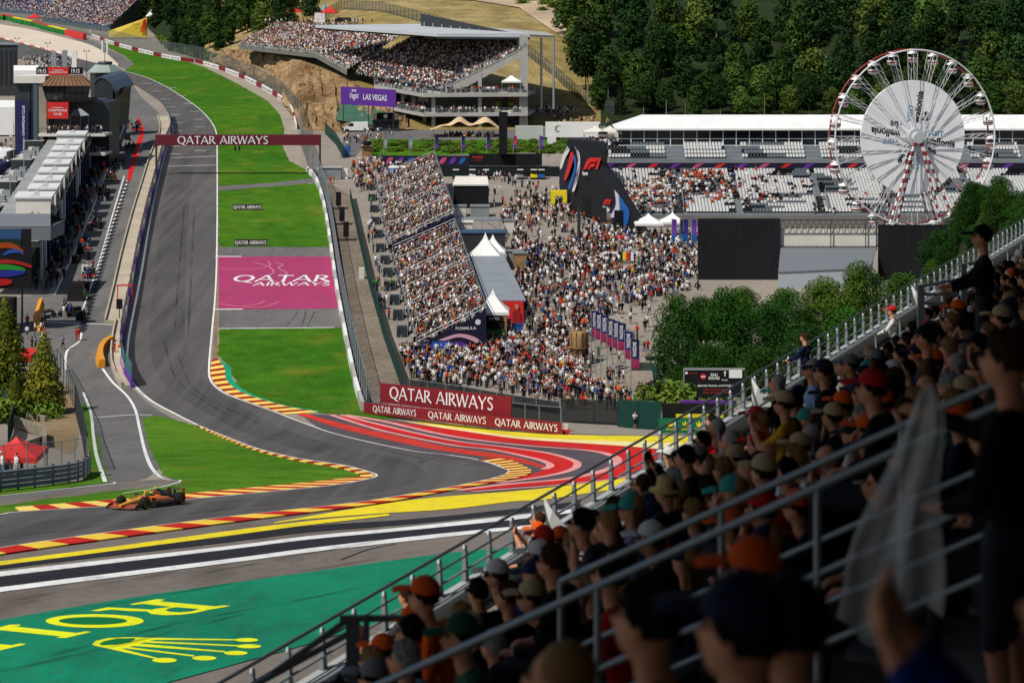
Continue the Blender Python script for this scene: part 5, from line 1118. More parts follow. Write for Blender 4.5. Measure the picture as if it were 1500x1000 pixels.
cab = MB(); t_ = [P(74, 112, Yt-1), P(121, 112, Yt-1), P(121, 110, Yt+8), P(76, 110, Yt+8)]; bt = [P(60, 126, Yt-3.5), P(134, 126, Yt-3.5), P(134, 121, Yt+11), P(62, 121, Yt+11)]; cab.hexa([bt[0], bt[1], bt[2], bt[3], t_[0], t_[1], t_[2], t_[3]]); cabo = cab.build('cab_roof', M('copper_roof', C(122, 88, 60), .6, .3, noise=(.3, .15)), root)
for k in range(12): u = 60+74*k/11; MB().bar(P(u, 126, Yt-3.55), P(74+47*k/11, 112, Yt-1.05), .12, .12).build('roof_rib', M('dark_copper', C(86, 62, 44), .6, .3), cabo)
gl = MB(); gl.hexa([P(68, 146, Yt-1.6), P(128, 146, Yt-1.6), P(127, 143, Yt+9), P(68, 143, Yt+9), P(62, 126.3, Yt-3), P(132, 126.3, Yt-3), P(132, 122, Yt+10), P(63, 122, Yt+10)]); glo = gl.build('glazing', m_glass, root)
for k in range(8): MB().bar(P(68+60*k/7, 146, Yt-1.7), P(62+70*k/7, 126.3, Yt-3.1), .14, .14).build('mullion', M('brown_frame', C(74, 54, 42), .6, .3), glo)
MB().bar(P(65, 137, Yt-2.4), P(130, 137, Yt-2.4), .12, .12).build('transom', m_dgrey, glo); bx(68, 128, 146, 149.5, -1.4, 9, 'cab_sill', M('brown_frame', C(74, 54, 42)))
bx(66, 160, 149.6, 262, 3, 14, 'lower_storeys', m_dgrey)
for v in (196, 224): bx(56, 154, v, v+4, -3, 4, 'balcony', m_offw)
for v in (184, 212):
    rl = MB()
    for k in range(24): rl.bar(P(57+96*k/23, v+12, Yt-2.9), P(57+96*k/23, v+4, Yt-2.9), .07, .07)
    rl.bar(P(57, v+4, Yt-2.9), P(153, v+4, Yt-2.9), .08, .08); rl.build('balcony_railing', m_dgrey, root)
def board(name, u0, u1, v0, v1, dy, mat, txts, par, th=.3, tm=None):
    o = bx(u0, u1, v0, v1, dy, dy+th, name, mat, par)
    for (txt, cu, vb, hpx, wpx) in txts:
        Y = Yt+dy-.04; text_mb(MB(), txt, P(cu, vb, Y), (1, 0, 0), (0, 0, 1), hpx*Y/F, width=wpx*Y/F, center=True, bold=.02, lift=.0).build('lettering', tm or m_whitep, o)
    return o
board('club_sign', 69, 100, 150, 174, -1.9, m_signred, [('CHAMPIONS', 84.5, 163.5, 3.4, 27), ('CLUB', 84.5, 168.8, 3.4, 12), ('F1 Experiences', 84.5, 158.6, 1.8, 16)], root)
board('roof_sign', 70, 100, 98.5, 110.5, 1, m_signred, [('CHAMPIONS CLUB', 85, 107.5, 2.6, 26), ('F1 Experiences', 85, 103.8, 2.0, 16)], root); board('clock_panel', 53, 69.5, 99, 109, 1, m_blackp, [('19:15', 61, 107, 6, 13)], root); board('clock_panel', 100.5, 121, 99, 109, 1, m_blackp, [('19:15', 110, 107, 6, 13)], root)
bn = bx(23.5, 42, 148, 246, -.4, -.1, 'navy_banner', m_signblue)
Y = Yt-.45; text_mb(MB(), 'CHAMPIONS CLUB', P(36, 199, Y), (0, 0, 1), (-1, 0, 0), 3.6*Y/F, width=44*Y/F, bold=.02, lift=.0).build('lettering', m_whitep, bn); text_mb(MB(), 'F1 Experiences', P(36, 238, Y), (0, 0, 1), (-1, 0, 0), 3.6*Y/F, width=34*Y/F, bold=.02, lift=.0).build('lettering', m_whitep, bn)
crowd('club_guests', [tuple(P(random.uniform(68, 150), 196, Yt-random.uniform(.5, 2.6))) for _ in range(60)]+[tuple(P(random.uniform(68, 150), 224, Yt-random.uniform(.5, 2.6))) for _ in range(50)], 'guests standing on the balconies of the pit tower', face=None)
r = T('glass_canopy', 'grey glass pyramid canopy on the pit tower balcony', 'canopy', P(116, 196, Yt-2)); c0 = P(113, 155, Yt); 
for (u0, v0, u1, v1, mt_) in ((102, 170, 118, 170, m_glass), (118, 170, 131, 169, m_grey)): MB().add([P(u0, v0, Yt-3.2), P(u1, v1, Yt-3.2), c0], [(0, 1, 2)]).build('glass_pane', mt_, r)
for u in (103, 118, 130): MB().bar(P(u, 170, Yt-3.2), P(u, 196, Yt-3.2), .12, .12).build('post', m_dgrey, r)
# hexagonal tower and curved roof
r = T('hexagonal_tower', 'hexagonal tower with pale green roof and antenna mast', 'tower', P(153, 150, 470)); Y = 470
def ring6(u, v, ru, Y=Y, dep=.8): c = P(u, v, Y); k = ru*Y/F; return [(c.x+k*math.cos(t*math.pi/3), c.y+k*dep*math.sin(t*math.pi/3), c.z) for t in range(6)]
MB().loft([ring6(153, 150, 20), ring6(153, 107, 21)], smooth=False).build('glazed_body', m_glass, r); MB().loft([ring6(153, 106.5, 24.5), ring6(153, 105.5, 24.5), ring6(154, 95, 15)], smooth=False).build('roof', M('pale_green_roof', C(150, 166, 158), .6, .3, noise=(.3, .1)), r)
MB().lathe(P(154, 94.5, Y), [(1.6, 0), (1.7, .6), (.5, .7)], 8).build('mast_base', m_dgrey, r)
ms = MB(); c0 = P(153.5, 92, Y); ms.tube(c0, c0+UP*6.4, .1, n=6); ms.build('mast', m_grey, r)
for dx in (-.55, .55): MB().box(c0+Vector((dx, 0, 2.0)), (.35, .35, 3.2)).build('antenna', m_whitep, r)
r = T('curved_roof_hall', 'dark hall with curved metal roof beside the pit tower', 'building', P(160, 200, 440)); Y = 440
prof = [(138, 120), (142, 114.5), (148, 112), (155, 114), (163, 121), (170, 132)]; up_ = [P(u, v, Y) for u, v in prof]; dn = [P(u, v+2.5, Y) for u, v in reversed(prof)]
MB().prism(up_+dn, (1.2, 14, .8)).build('roof_vault', M('slate_metal', C(96, 108, 124), .4, .5, .4), r)
MB().prism([P(u, v+2.6, Y+.2) for u, v in prof]+[P(166, 186, Y+.2), P(138, 186, Y+.2)], (1, 12, .6)).build('walls', m_dgrey, r)
MB().hexa([P(165, 158, Y-.5), P(184, 150, Y+6), P(184, 150, Y+18), P(165, 158, Y+10), P(165, 134, Y-.5), P(185, 126, Y+6), P(185, 126, Y+18), P(165, 134, Y+10)]).build('glass_wing', m_glass, r)
# small step roofs
for i in range(5): a = P(130+i*1.0+ i*3.6, 178-i*8, 425+i*3); MB().box(a-UP*2, (2.4, 4, 2.2)).build('stepped_cabin', M('slate_metal', C(96, 108, 124)), r)
# black building, white marquee, flags
Y = 560; r = T('black_building', 'black panelled building at the left edge behind the white tents', 'building', P(8, 135, Y))
MB().hexa([P(-60, 140, Y), P(26, 140, Y), P(26, 138, Y+14), P(-60, 138, Y+14), P(-60, 66, Y), P(26, 66, Y), P(26, 66, Y+14), P(-60, 66, Y+14)]).build('wall', m_dgrey, r); MB().hexa([P(-60, 66, Y-.4), P(27, 66, Y-.4), P(27, 65, Y+15), P(-60, 65, Y+15), P(-60, 63.5, Y-.4), P(27, 63.5, Y-.4), P(27, 62.5, Y+15), P(-60, 62.5, Y+15)]).build('roof', m_grey, r)
for u in (2, 9, 16, 22): MB().hexa([P(u-1.5, 125, Y-.1), P(u+1.5, 125, Y-.1), P(u+1.5, 125, Y), P(u-1.5, 125, Y), P(u-1.5, 74, Y-.1), P(u+1.5, 74, Y-.1), P(u+1.5, 74, Y), P(u-1.5, 74, Y)]).build('window_strip', m_glass, r)
def gable(label, u0, u1, ve, vr, vb, Y, dep, mat, name='marquee'):
    r = T(name, label, 'tent', P((u0+u1)/2, vb, Y)); mb = MB(); a, b = P(u0, ve, Y), P(u1, ve, Y); c = (P(u0, vr, Y+dep/2), P(u1, vr, Y+dep/2)); d = Vector((0, dep, 0))
    mb.quad(a, b, c[1], c[0]); mb.quad(c[0], c[1], b+d, a+d); mb.build('roof', mat, r)
    w = MB(); w.hexa([P(u0, vb, Y+.05), P(u1, vb, Y+.05), P(u1, vb, Y+.05)+d*.98, P(u0, vb, Y+.05)+d*.98, a+Vector((0, .05, -.02)), b+Vector((0, .05, -.02)), b+d*.98, a+d*.98]); w.build('wall', mat, r); return r
gable('big white marquee at the left edge below the black building', -80, 21.5, 158, 147, 198, 470, 18, m_whitep)
gable('white tents in front of the black building', 20, 56, 104, 96, 118, 545, 8, m_whitep); gable('grey tent roof behind the big screen', -60, 74, 332, 313, 352, 285, 9, M('grey_canvas', C(110, 116, 122), .7, .3))
gable('low white cabin row in the paddock', -40, 46, 262, 257, 276, 385, 5, m_offw); 
for i, (u, v, w, m, lb) in enumerate(((30, 308, 4.2, m_whitep, 'white pagoda tent in the paddock'), (33, 272, 4.2, m_dgrey, 'grey pagoda tent in the paddock'), (6, 290, 4, m_bluep, 'blue tent in the paddock'), (5, 318, 4.6, m_whitep, 'white tent at the paddock edge'))):
    pagoda(lb, G(u, v), w, 2.4, 3.8, m)
for i, u in enumerate((35, 15, 20, 49)): p = G(u, (300, 330, 262, 232)[i]); MB_ = MB().tube(p, p+UP*(13, 9, 11, 12)[i], .07, n=5); solo('flag_pole', MB_, m_silver, ('tall pole beside the navy banner tower', 'pole near the grey tent roof', 'pole at the paddock cabins', 'pole beside the tower foot')[i], 'pole')
for i, (u, v) in enumerate(((79, 108), (95, 106), (109, 107))):
    p = P(u, v, 520); MB_ = MB().box(p, (1.2, .5, 5.6)); solo('vertical_screen', MB_, (m_grey, m_grey, m_whitep)[i], ('left', 'middle', 'right')[i]+' one of three upright panels above the red roof sign', 'panel')
crowd('paddock_people', [tuple(G(random.uniform(-5, 45), random.uniform(205, 300))) for _ in range(60)]+[tuple(G(random.uniform(35, 110), random.uniform(86, 104))) for _ in range(120)], 'people walking about the paddock', face=None, sw=[.3, .1, .25, .15, .03, .03, .06, .04, .02, .02, 0, 0, 0])
def van(label, p, rz, mat, L=5.2):
    r = T('van', label, 'van', p, rz); s = [(-L/2, .35), (L/2-.9, .35), (L/2, .4), (L/2, 1.0), (L/2-1.0, 1.25), (L/2-1.7, 2.2), (-L/2, 2.3)]
    MB().prism([(x, -.95, z) for x, z in s], (0, 1.9, 0)).build('body', mat, r, local=True); MB().prism([(L/2-1.05, -.97, 1.3), (L/2-1.65, -.97, 2.05), (L/2-2.4, -.97, 2.05), (L/2-2.4, -.97, 1.3)], (0, 1.94, 0)).build('side_window', m_glass, r, local=True)
    MB().quad((L/2-.98, -.85, 1.29), (L/2-.98, .85, 1.29), (L/2-1.66, .8, 2.15), (L/2-1.66, -.8, 2.15)).build('windscreen', m_glass, r, local=True).location = (.03, 0, .02)
    for x in (-L/2+1, L/2-1):
        for y in (-.9, .9): MB().tube((x, y-.12, .36), (x, y+.12, .36), .36, n=14).build('wheel', m_tyreb, r, local=True)
    return r
van('white van parked in the paddock by the marquee', G(2, 232), R(170), m_whitep)
# ---- big screen
r = T('video_screen', 'large video screen showing a racing car at the left edge', 'screen', G(20, 492)); Y = G(20, 488).y
sc_ = MB().hexa([P(-40, 424, Y), P(46, 422, Y), P(46, 422, Y+1.2), P(-40, 424, Y+1.2), P(-40, 337, Y), P(46, 335, Y), P(46, 335, Y+1.2), P(-40, 337, Y+1.2)]).build('frame', m_blackp, r)
def scr(pts, c, k, n='picture_area'): MB().add([P(u, v, Y-.05-.01*k) for u, v in pts], [tuple(range(len(pts)))]).build(n, M('screen_%d' % k, tuple(x*.35 for x in c), .4, .3, emit=(c, .12)), sc_)
scr([(-38, 350), (31, 350), (31, 336), (-38, 338)], C(60, 110, 170), 1); scr([(-38, 362), (31, 362), (31, 350), (-38, 350)], C(34, 60, 40), 2)
scr(cr([(-38, 368), (0, 356), (20, 357), (34, 366)], 4)+[(34, 371)]+cr([(20, 364), (0, 364), (-38, 376)], 4), C(214, 90, 30), 3); scr(cr([(5, 371), (15, 365), (28, 366), (37, 374)], 4)+cr([(28, 370), (15, 371), (5, 375)], 3), C(50, 110, 210), 4)
scr(cr([(-38, 384), (5, 380), (25, 382), (45, 388), (45, 392), (25, 387), (5, 386), (-38, 390)], 3), C(220, 50, 40), 5); scr(cr([(-38, 390), (8, 387), (34, 392), (34, 397), (10, 395), (-38, 398)], 3), C(50, 190, 60), 6); scr(cr([(-38, 399), (10, 396), (38, 397), (20, 405), (-38, 406)], 3), C(50, 60, 190), 7); scr(cr([(-38, 412), (6, 408), (18, 412), (8, 418), (-38, 419)], 3), C(230, 40, 36), 8)
MB().tube(P(32.5, 480, Y+.5), P(32.5, 423, Y+.5), .14, n=8).build('pole', m_dgrey, r); MB().box(gp(P(4, 490, Y).x, Y), (3.2, 2, 4.6)).build('plinth', m_blackp, r)
# ---- lower-left corner
CB = [(leaf_mesh('crown', [(((.25*math.sin(i*2.4))*(1-i/15), (.25*math.cos(i*2.4))*(1-i/15), .5+i*.62), (2.25*(1-(i/14.5)**1.7), 2.25*(1-(i/14.5)**1.7), .8)) for i in range(14)], 7000, .2, (C(52, 72, 22), C(142, 140, 46)), 31), trunk_mesh(6, .2, 4, m_bark))]
for (u, v, sc_2, lb) in ((8, 588, 1.25, 'tall dense yellow-green conifer at the left edge by the pit exit'), (64, 606, .95, 'smaller yellow-green conifer beside the white container')): tree(CB[0], G(u, v), sc_2, lb, None, 'conifer')
tree(CB[0], G(22, 612), .5, 'low dark conifer bush below the two big conifers', None, 'conifer'); shrub(G(40, 600), 1.3, 'green shrub between the two conifers'); shrub(G(72, 612), 1.0, 'yellowish shrub at the foot of the smaller conifer'); shrub(G(5, 618), 1.6, 'green shrub at the left edge under the tall conifer')
o = MB().box(G(36, 562), (2.4, 5, 3.0)); r = T('container', 'white container with red stripe between the conifers', 'container', G(36, 562)); o.build('body', m_offw, r); MB().box(G(36, 562)+UP*3.02, (2.6, 5.2, .7)).build('red_roof', m_signred, r)
patch('dirt_bank', cr([(74, 600), (84, 570), (104, 566), (112, 600), (114, 650), (96, 664), (60, 640), (40, 622), (50, 610)], 3), m_dirt, .03)
r = T('retaining_wall', 'stepped concrete retaining walls around the dirt bank', 'wall', G(50, 650))
for (p, q, h) in (((14, 622), (62, 640), 1.0), ((34, 612), (65, 618), .6), ((62, 640), (62, 656), 1.0), ((40, 660), (66, 650), .8)):
    a, b = G(*p), G(*q); d = (b-a).normalized(); nn = Vector((-d.y, d.x, 0))*.35; MB().hexa([a, b, b+nn, a+nn, a+UP*h, b+UP*h, b+nn+UP*h, a+nn+UP*h]).build('wall_segment', M('mossy_concrete', C(146, 138, 122), .9, .2, noise=(.8, .25)), r)
pagoda('red tent behind the guard rail at the left edge', G(24, 694), 3.6, 1.5, 2.6, m_signred)
crowd('marshal_post', [tuple(G(random.uniform(0, 45), random.uniform(694, 698))) for _ in range(10)], 'people in white shirts under the red tent', face=None, sw=[0, 0, .6, .4, 0, 0, 0, 0, 0, 0, 0, 0, 0])
fence('catch_fence', 'chain link catch fence behind the guard rail', [G(-30, 716), G(40, 709), G(90, 704), G(128, 696)], 2.6, m_wire, gap=2.2, r=.05); fence('catch_fence', 'tall fence along the dirt bank beside the pit exit', [G(84, 545), G(98, 570), G(110, 600), G(120, 640), G(128, 690)], 2.8, m_wire, m_dgrey, gap=3)
fence('green_fence', 'dark green fence at the left edge by the retaining wall', [G(-4, 585), G(14, 608), G(20, 625), G(12, 650)], 2.0, m_net, m_dkgreen, gap=3)
r = T('guard_rail', 'four-beam steel guard rail curving at the left edge', 'guard rail', G(60, 714)); q = [G(u, v) for u, v in cr([(-60, 728), (0, 720), (50, 714), (100, 707), (122, 701), (131, 692)], 6)]
for k in range(4):
    for a, b in zip(q[:-1], q[1:]):
        d = (b-a).normalized(); nn = Vector((d.y, -d.x, 0))*.09; z = .12+k*.3
        MB().loft([[p+UP*z, p+nn+UP*(z+.06), p+UP*(z+.13), p+nn+UP*(z+.2), p+UP*(z+.26), p-nn*.3+UP*(z+.26), p-nn*.3+UP*z] for p in (a, b)], smooth=False).build('rail_beam', m_grey, r)
for p in q[::3]: MB().box(p+Vector((0, .12, 0)), (.12, .12, 1.35)).build('post', m_dgrey, r)
# ================================================================== MIDDLE: trackside barrier, spectator stands, fan zone
patch('gravel_service_strip', [(470, 262), (512, 285), (528, 340), (548, 430), (570, 520), (590, 566), (540, 590), (528, 570), (512, 500), (497, 430), (487, 365), (478, 300)], M('gravel', C(128, 116, 102), .95, .1, noise=(.1, .2, 1.5, .25), bump=(4, .6, .1)), .02)
bpx = [(452, 252), (464, 266), (474, 295), (481, 330), (487, 370), (495, 425), (505, 480), (513, 520), (524, 570), (534, 602)]
board_run('barrier_wall', 'pale concrete trackside wall along the right edge of the grass', bpx, 1.05, 26, [m_whitep, m_conc], back=-.4)
fence('catch_fence', 'tall catch fence behind the trackside wall', [G(u+3, v) for u, v in bpx], 4.2, m_wire, gap=4, r=.06)
board_run('barrier_wall', 'dark armco lining behind the catch fence', [(u+6, v) for u, v in bpx], .9, 26, [m_dgrey], back=.2)
fence('green_fence', 'dark green netted fence between service strip and spectator stands', [G(513, 292), G(524, 345), G(541, 420), G(562, 495), G(588, 568)], 2.0, m_net, m_dkgreen, gap=2.6)
for i, (u, v) in enumerate(((496, 306), (501, 329), (507, 352))):
    q = G(u, v); r = T('trackside_screen', ('far', 'middle', 'near')[i]+' one of three black panels on stands behind the trackside fence', 'screen', q)
    MB().box(q+UP*.6, (.9, .4, 2.4)).build('panel', m_blackp, r); MB().box(q, (3.2, 1.0, .2)).build('base', m_dgrey, r); MB().tube(q, q+UP*.6, .08, n=5).build('stem', m_dgrey, r)
q = G(485, 262); r = T('marshal_hut', 'grey marshal hut behind the gantry post', 'hut', q); MB().box(q, (4.2, 2.5, 2.2)).build('body', m_grey, r); MB().box(q+UP*2.21, (4.6, 2.9, .15)).build('roof', m_conc, r)
solo('yellow_cabinet', MB().box(G(494, 262), (1.2, 1, 1.3)), m_yel, 'yellow cabinet beside the grey marshal hut', 'cabinet'); solo('power_box', MB().box(G(506, 262), (1.0, 1, 2.0)), m_whitep, 'white electrical cabinet right of the marshal hut', 'cabinet'); solo('white_box', MB().box(G(530, 408), (.8, .8, 1.6)), m_offw, 'cream cabinet against the green fence', 'cabinet')
# ---- two banks of packed temporary seating facing the track
e_s = Vector((.108, -.994, 0)).normalized(); e_p = Vector((.994, .108, 0))
def tstand(label, crowdlabel, Yf, Yn, xf, xn, w_far, w_near, hgt, rows, aisles, seed):
    A, B = gp(xn, Yn, .9), gp(xf, Yf, .9); D, Cc = gp(xn+w_near, Yn+w_near*.11, .9+hgt), gp(xf+w_far, Yf+w_far*.11, .9+hgt)
    r = T('temporary_stand', label, 'grandstand', gp(xn, Yn)); mb = MB(); steps(A, B, Cc, D, rows, mb); mb.build('seating_steps', m_grey, r)
    g0 = lambda v: Vector((v.x, v.y, gz(v.y)))
    MB().quad(g0(A), g0(B), B, A).build('front_skirt', m_dgrey, r); MB().quad(g0(D), g0(Cc), Cc+UP*.5, D+UP*.5).build('back_panel', m_dgrey, r)
    MB().prism([g0(A), g0(D), D+UP*.3, A+UP*.3], (0, .2, 0)).build('near_end_panel', M('navy_print', C(28, 24, 52), .6, .3), r); MB().prism([g0(B), g0(Cc), Cc+UP*.3, B+UP*.3], (0, -.2, 0)).build('far_end_panel', m_dgrey, r)
    for k in range(aisles+1):
        s = k/aisles; p, q_ = A.lerp(B, s), D.lerp(Cc, s)
        for dz in (.55, 1.0):
            MB().bar(p+UP*(dz+.3), q_+UP*(dz+.1), .07, .07).build('aisle_rail', m_whitep, r)
        for j in range(5): x_ = p.lerp(q_, j/4); MB().bar(x_, x_+UP*1.1, .06, .06).build('rail_post', m_silver, r)
    for dz in (.5, 1.0): MB().bar(A+UP*dz-e_p*.1, B+UP*dz-e_p*.1, .05, .05).build('front_rail', m_silver, r); MB().bar(D+UP*dz, Cc+UP*dz, .06, .06).build('top_rail', m_silver, r)
    # access stairs on the track side
    for k in range(aisles+1):
        s = (k+.15)/(aisles+.4); c = A.lerp(B, s)-e_p*1.3; b0 = g0(c)
        st = MB()
        for j in range(5): st.box(b0+Vector((0, -1.2+.42*j, 0)), (1.3, .4, .18*(j+1)))
        st.build('access_stair', m_dgrey, r); pl = MB(); pl.box(b0+Vector((0, 1.3, 0)), (1.5, 1.2, .95)); pl.build('landing', m_dgrey, r)
        rl = MB()
        for x in (-.72, .72):
            rl.bar(b0+Vector((x, -1.3, .9)), b0+Vector((x, .8, 1.9)), .05, .05); rl.bar(b0+Vector((x, .8, 1.9)), b0+Vector((x, 1.9, 1.9)), .05, .05)
            for yy, z_ in ((-1.3, .9), (.8, 1.9), (1.9, 1.9)): rl.bar(b0+Vector((x, yy, 0)), b0+Vector((x, yy, z_)), .05, .05)
        rl.build('stair_rail', m_silver, r)
    crowd('stand_crowd', seat_pts(A, B, Cc, D, rows, 1.95, .93, jit=.26), crowdlabel, standing=False, face=-1.45, sc=1.08)
    return r, A, B, Cc, D
def xat(u, Y): return (u-750)*Y/F
st1 = tstand('farther bank of packed temporary seating beside the green fence', 'packed spectators in the farther temporary stand', 392, 322, xat(552, 392), xat(570, 322), 11.0, 10.2, 4.8, 11, 5, 1)
st2 = tstand('nearer bank of packed temporary seating beside the green fence', 'packed spectators in the nearer temporary stand', 316, 252, xat(575, 316), xat(612, 252), 9.6, 8.4, 4.2, 11, 6, 2)
# printed end of the nearer stand
r, A, B, Cc, D = st2; ex = (D-A); ex.z = 0; L = ex.length; ex.normalize(); o0 = gp(A.x, A.y)-Vector((0, .12, 0))
ep = T('stand_end_banner', 'violet and navy printed banner on the end of the nearer temporary stand', 'banner', o0)
def pl(pts, lift=0.0): return [o0+ex*(x*L)+UP*y-Vector((0, .05+lift, 0)) for x, y in pts]
MB().prism(pl([(0, 0), (1, 0), (1, 5.6), (.85, 4.6), (0, 1.3)]), (0, .04, 0)).build('cloth', M('navy_print', C(28, 24, 52), .6, .3), ep)
for k, (pts, c) in enumerate((([(.02, .1), (.5, .1), (.6, .8), (.5, 1.6), (.2, 1.7), (.05, 1.3)], C(36, 90, 190)), ([(.3, 1.9), (.6, 2.6), (.85, 2.1), (.95, 1.2), (.9, 1.1), (.8, 1.7), (.6, 2.2), (.4, 1.8)], C(226, 170, 190)), ([(.35, .2), (.7, .2), (.78, 1.0), (.6, 1.6), (.4, 1.2)], C(96, 50, 170)))):
    MB().add(pl(cr(pts+[pts[0]], 4)[:-1], .02+.01*k), [tuple(range(len(cr(pts+[pts[0]], 4))-1))]).build('printed_swirl', M('print_%d' % k, c, .6, .3), ep)
text_mb(MB(), 'arena', o0+ex*(.22*L)+UP*.25-Vector((0, .14, 0)), ex, UP, .9, width=3.2, bold=.02, lift=0).build('lettering', m_whitep, ep)
MB().add([o0+ex*(.88*L)+UP*4.0+ex*(.35*math.cos(t))+UP*(.35*math.sin(t))-Vector((0, .1, 0)) for t in [i*.524 for i in range(12)]], [tuple(range(12))]).build('round_emblem', m_whitep, ep); text_mb(MB(), 'FORMULA', o0+ex*(.55*L)+UP*3.1-Vector((0, .1, 0)), ex, UP, .35, width=2.6, bold=.02, lift=0).build('lettering', m_whitep, ep)
# ---- shelter row behind stands
r = T('merchandise_shop', 'long grey-roofed red shop building behind the nearer stand', 'building', G(750, 477)); fh = 3.0
a, b, c, d = gp(xat(712, 270), 270), gp(xat(767, 270), 270), gp(xat(736, 302), 302), gp(xat(694, 302), 302)
MB().hexa([a, b, c, d, a+UP*fh, b+UP*fh, c+UP*fh, d+UP*fh]).build('wall', m_signred, r)
e = Vector((.3, 0, 0))
for k in range(7):
    s0, s1 = k/7, (k+.985)/7; MB().hexa([x+UP*(fh+.02) for x in (a.lerp(d, s0)-e, b.lerp(c, s0)+e, b.lerp(c, s1)+e, a.lerp(d, s1)-e)]+[x+UP*(fh+.16) for x in (a.lerp(d, s0)-e, b.lerp(c, s0)+e, b.lerp(c, s1)+e, a.lerp(d, s1)-e)]).build('roof_panel', M('slate_roof', C(140, 146, 154), .6, .3, noise=(.4, .08)), r)
f0 = P(745, 470, 269.9); MB().add([gp(f0.x+x, 269.85, z) for x, z in ((.6, .1), (1.6, .1), (1.7, 1.4), (1.3, 1.9), (.9, 1.9), (.5, 1.3))], [tuple(range(6))]).build('poster_figure', M('poster_dark_red', C(150, 28, 30), .6, .3), r); MB().ell(gp(f0.x+1.1, 269.85, 2.25), (.3, .03, .38), 10, 8).build('poster_face', M('poster_skin', C(190, 130, 100), .7, .2), r); MB().prism([gp(f0.x-1.8, 269.84, 2.4), gp(f0.x-1.5, 269.84, 2.4), gp(f0.x-1.5, 269.84, 2.8), gp(f0.x-1.8, 269.84, 2.8)], (0, -.02, 0)).build('shield_emblem', m_yel, r)
pagoda('tall white pagoda tent beside the red shop front', G(722, 487), 4.2, 2.9, 5.6, m_whitep); pagoda('white pagoda tent at the far end of the red shop roof', G(711, 400), 4.6, 2.8, 6.0, m_whitep); pagoda('second white pagoda tent behind the shop roof', G(722, 394), 3.8, 2.8, 5.2, m_whitep)
q = G(724, 492); r = T('snack_kiosk', 'wooden snack kiosk with green counter under the near pagoda', 'kiosk', q)
MB().box(q+Vector((0, .6, 0)), (3.2, 2, 2.5)).build('body', m_wood, r); MB().box(q+Vector((0, -.45, 0)), (2.8, .1, .9)).build('green_counter', M('bar_green', C(20, 110, 60), .6, .3), r); MB().box(q+Vector((0, -.42, .95)), (2.6, .06, 1.0)).build('serving_hatch', m_blackp, r); MB().box(q+Vector((0, -.5, 2.0)), (2.2, .12, .7)).build('sign_board', m_blackp, r); text_mb(MB(), 'GRILL', q+Vector((0, -.58, 2.2)), (1, 0, 0), UP, .3, width=1.4, center=True, lift=0).build('lettering', m_whitep, r); MB().box(q+Vector((1.9, 0, 0)), (.5, .4, 2.2)).build('side_banner', m_blackp, r)
q = G(758, 489); r = T('waste_skip', 'blue wheeled waste skip beside the red shop', 'bin', q); MB().hexa([q+Vector(v) for v in ((-.6, -.5, .15), (.6, -.5, .15), (.6, .5, .15), (-.6, .5, .15), (-.75, -.6, 1.2), (.75, -.6, 1.2), (.75, .6, 1.2), (-.75, .6, 1.2))]).build('body', m_bluep, r); MB().box(q+UP*1.21, (1.6, 1.3, .12)).build('lid', M('blue_lid', C(24, 60, 120), .5, .3), r)
def cabin(label, u, v, w, d, h, mat, roofm, name='cabin', lift=0.0):
    q = G(u, v)+UP*lift; r = T(name, label, 'cabin', q); MB().box(q+Vector((0, d/2, 0)), (w, d, h)).build('wall', mat, r); MB().box(q+Vector((0, d/2, h+.01)), (w+.3, d+.3, .2)).build('roof', roofm, r); return r
cb = cabin('black control cabin with white roof behind the farther stand', 690, 305, 6.2, 4, 4.0, m_blackp, m_whitep); MB().prism([wloc(cb)+Vector(v) for v in ((-3.2, -.2, 4.2), (3.2, -.2, 4.2), (2.9, 2, 5.4), (-2.9, 2, 5.4))], (0, 2, 0)).build('pitched_canopy', m_offw, cb)
cabin('white generator box on the scaffold deck', 674, 318, 2, 2, 1.8, m_offw, m_grey); cabin('grey air unit with slatted top on the deck', 703, 318, 3.2, 2, 1.8, m_grey, m_silver); cabin('dark blue cabin row below the deck', 705, 372, 7.5, 4, 3.2, m_dgrey, M('blue_roof', C(58, 84, 112), .6, .3)); cabin('white panel cabin beside the dark stair', 677, 352, 3.4, 3, 2.8, m_offw, m_offw)
q = G(694, 345); r = T('scaffold_deck', 'steel scaffold deck with stair behind the farther stand', 'platform', q); MB().box(q+UP*2.6, (9, 4, .2)).build('deck', m_grey, r)
for x in (-4.3, -1.4, 1.4, 4.3): MB().box(q+Vector((x, -1.8, 0)), (.12, .12, 2.6)).build('post', m_silver, r)
rl = MB()
for k in range(10): rl.bar(q+Vector((-4.4+k*.98, -1.9, 2.8)), q+Vector((-4.4+k*.98, -1.9, 3.9)), .06, .06)
rl.bar(q+Vector((-4.5, -1.9, 3.9)), q+Vector((4.5, -1.9, 3.9)), .06, .06); rl.build('railing', m_silver, r); sr = MB()
for k in range(10): sr.box(q+Vector((2.2+k*.35, -2.6, 2.5-k*.25)), (.36, 1.2, .08))
sr.build('stair', m_grey, r)
for i, (u, v, w) in enumerate(((746, 345, 1.6), (753, 392, 2.2), (762, 395, 2.0))): cabin(('white notice cabinet in the crowd', 'grey booth by the far crowd', 'wooden booth by the far crowd')[i], u, v, w, 1.2, 2.4, (m_offw, m_grey, m_wood)[i], m_grey, 'booth')
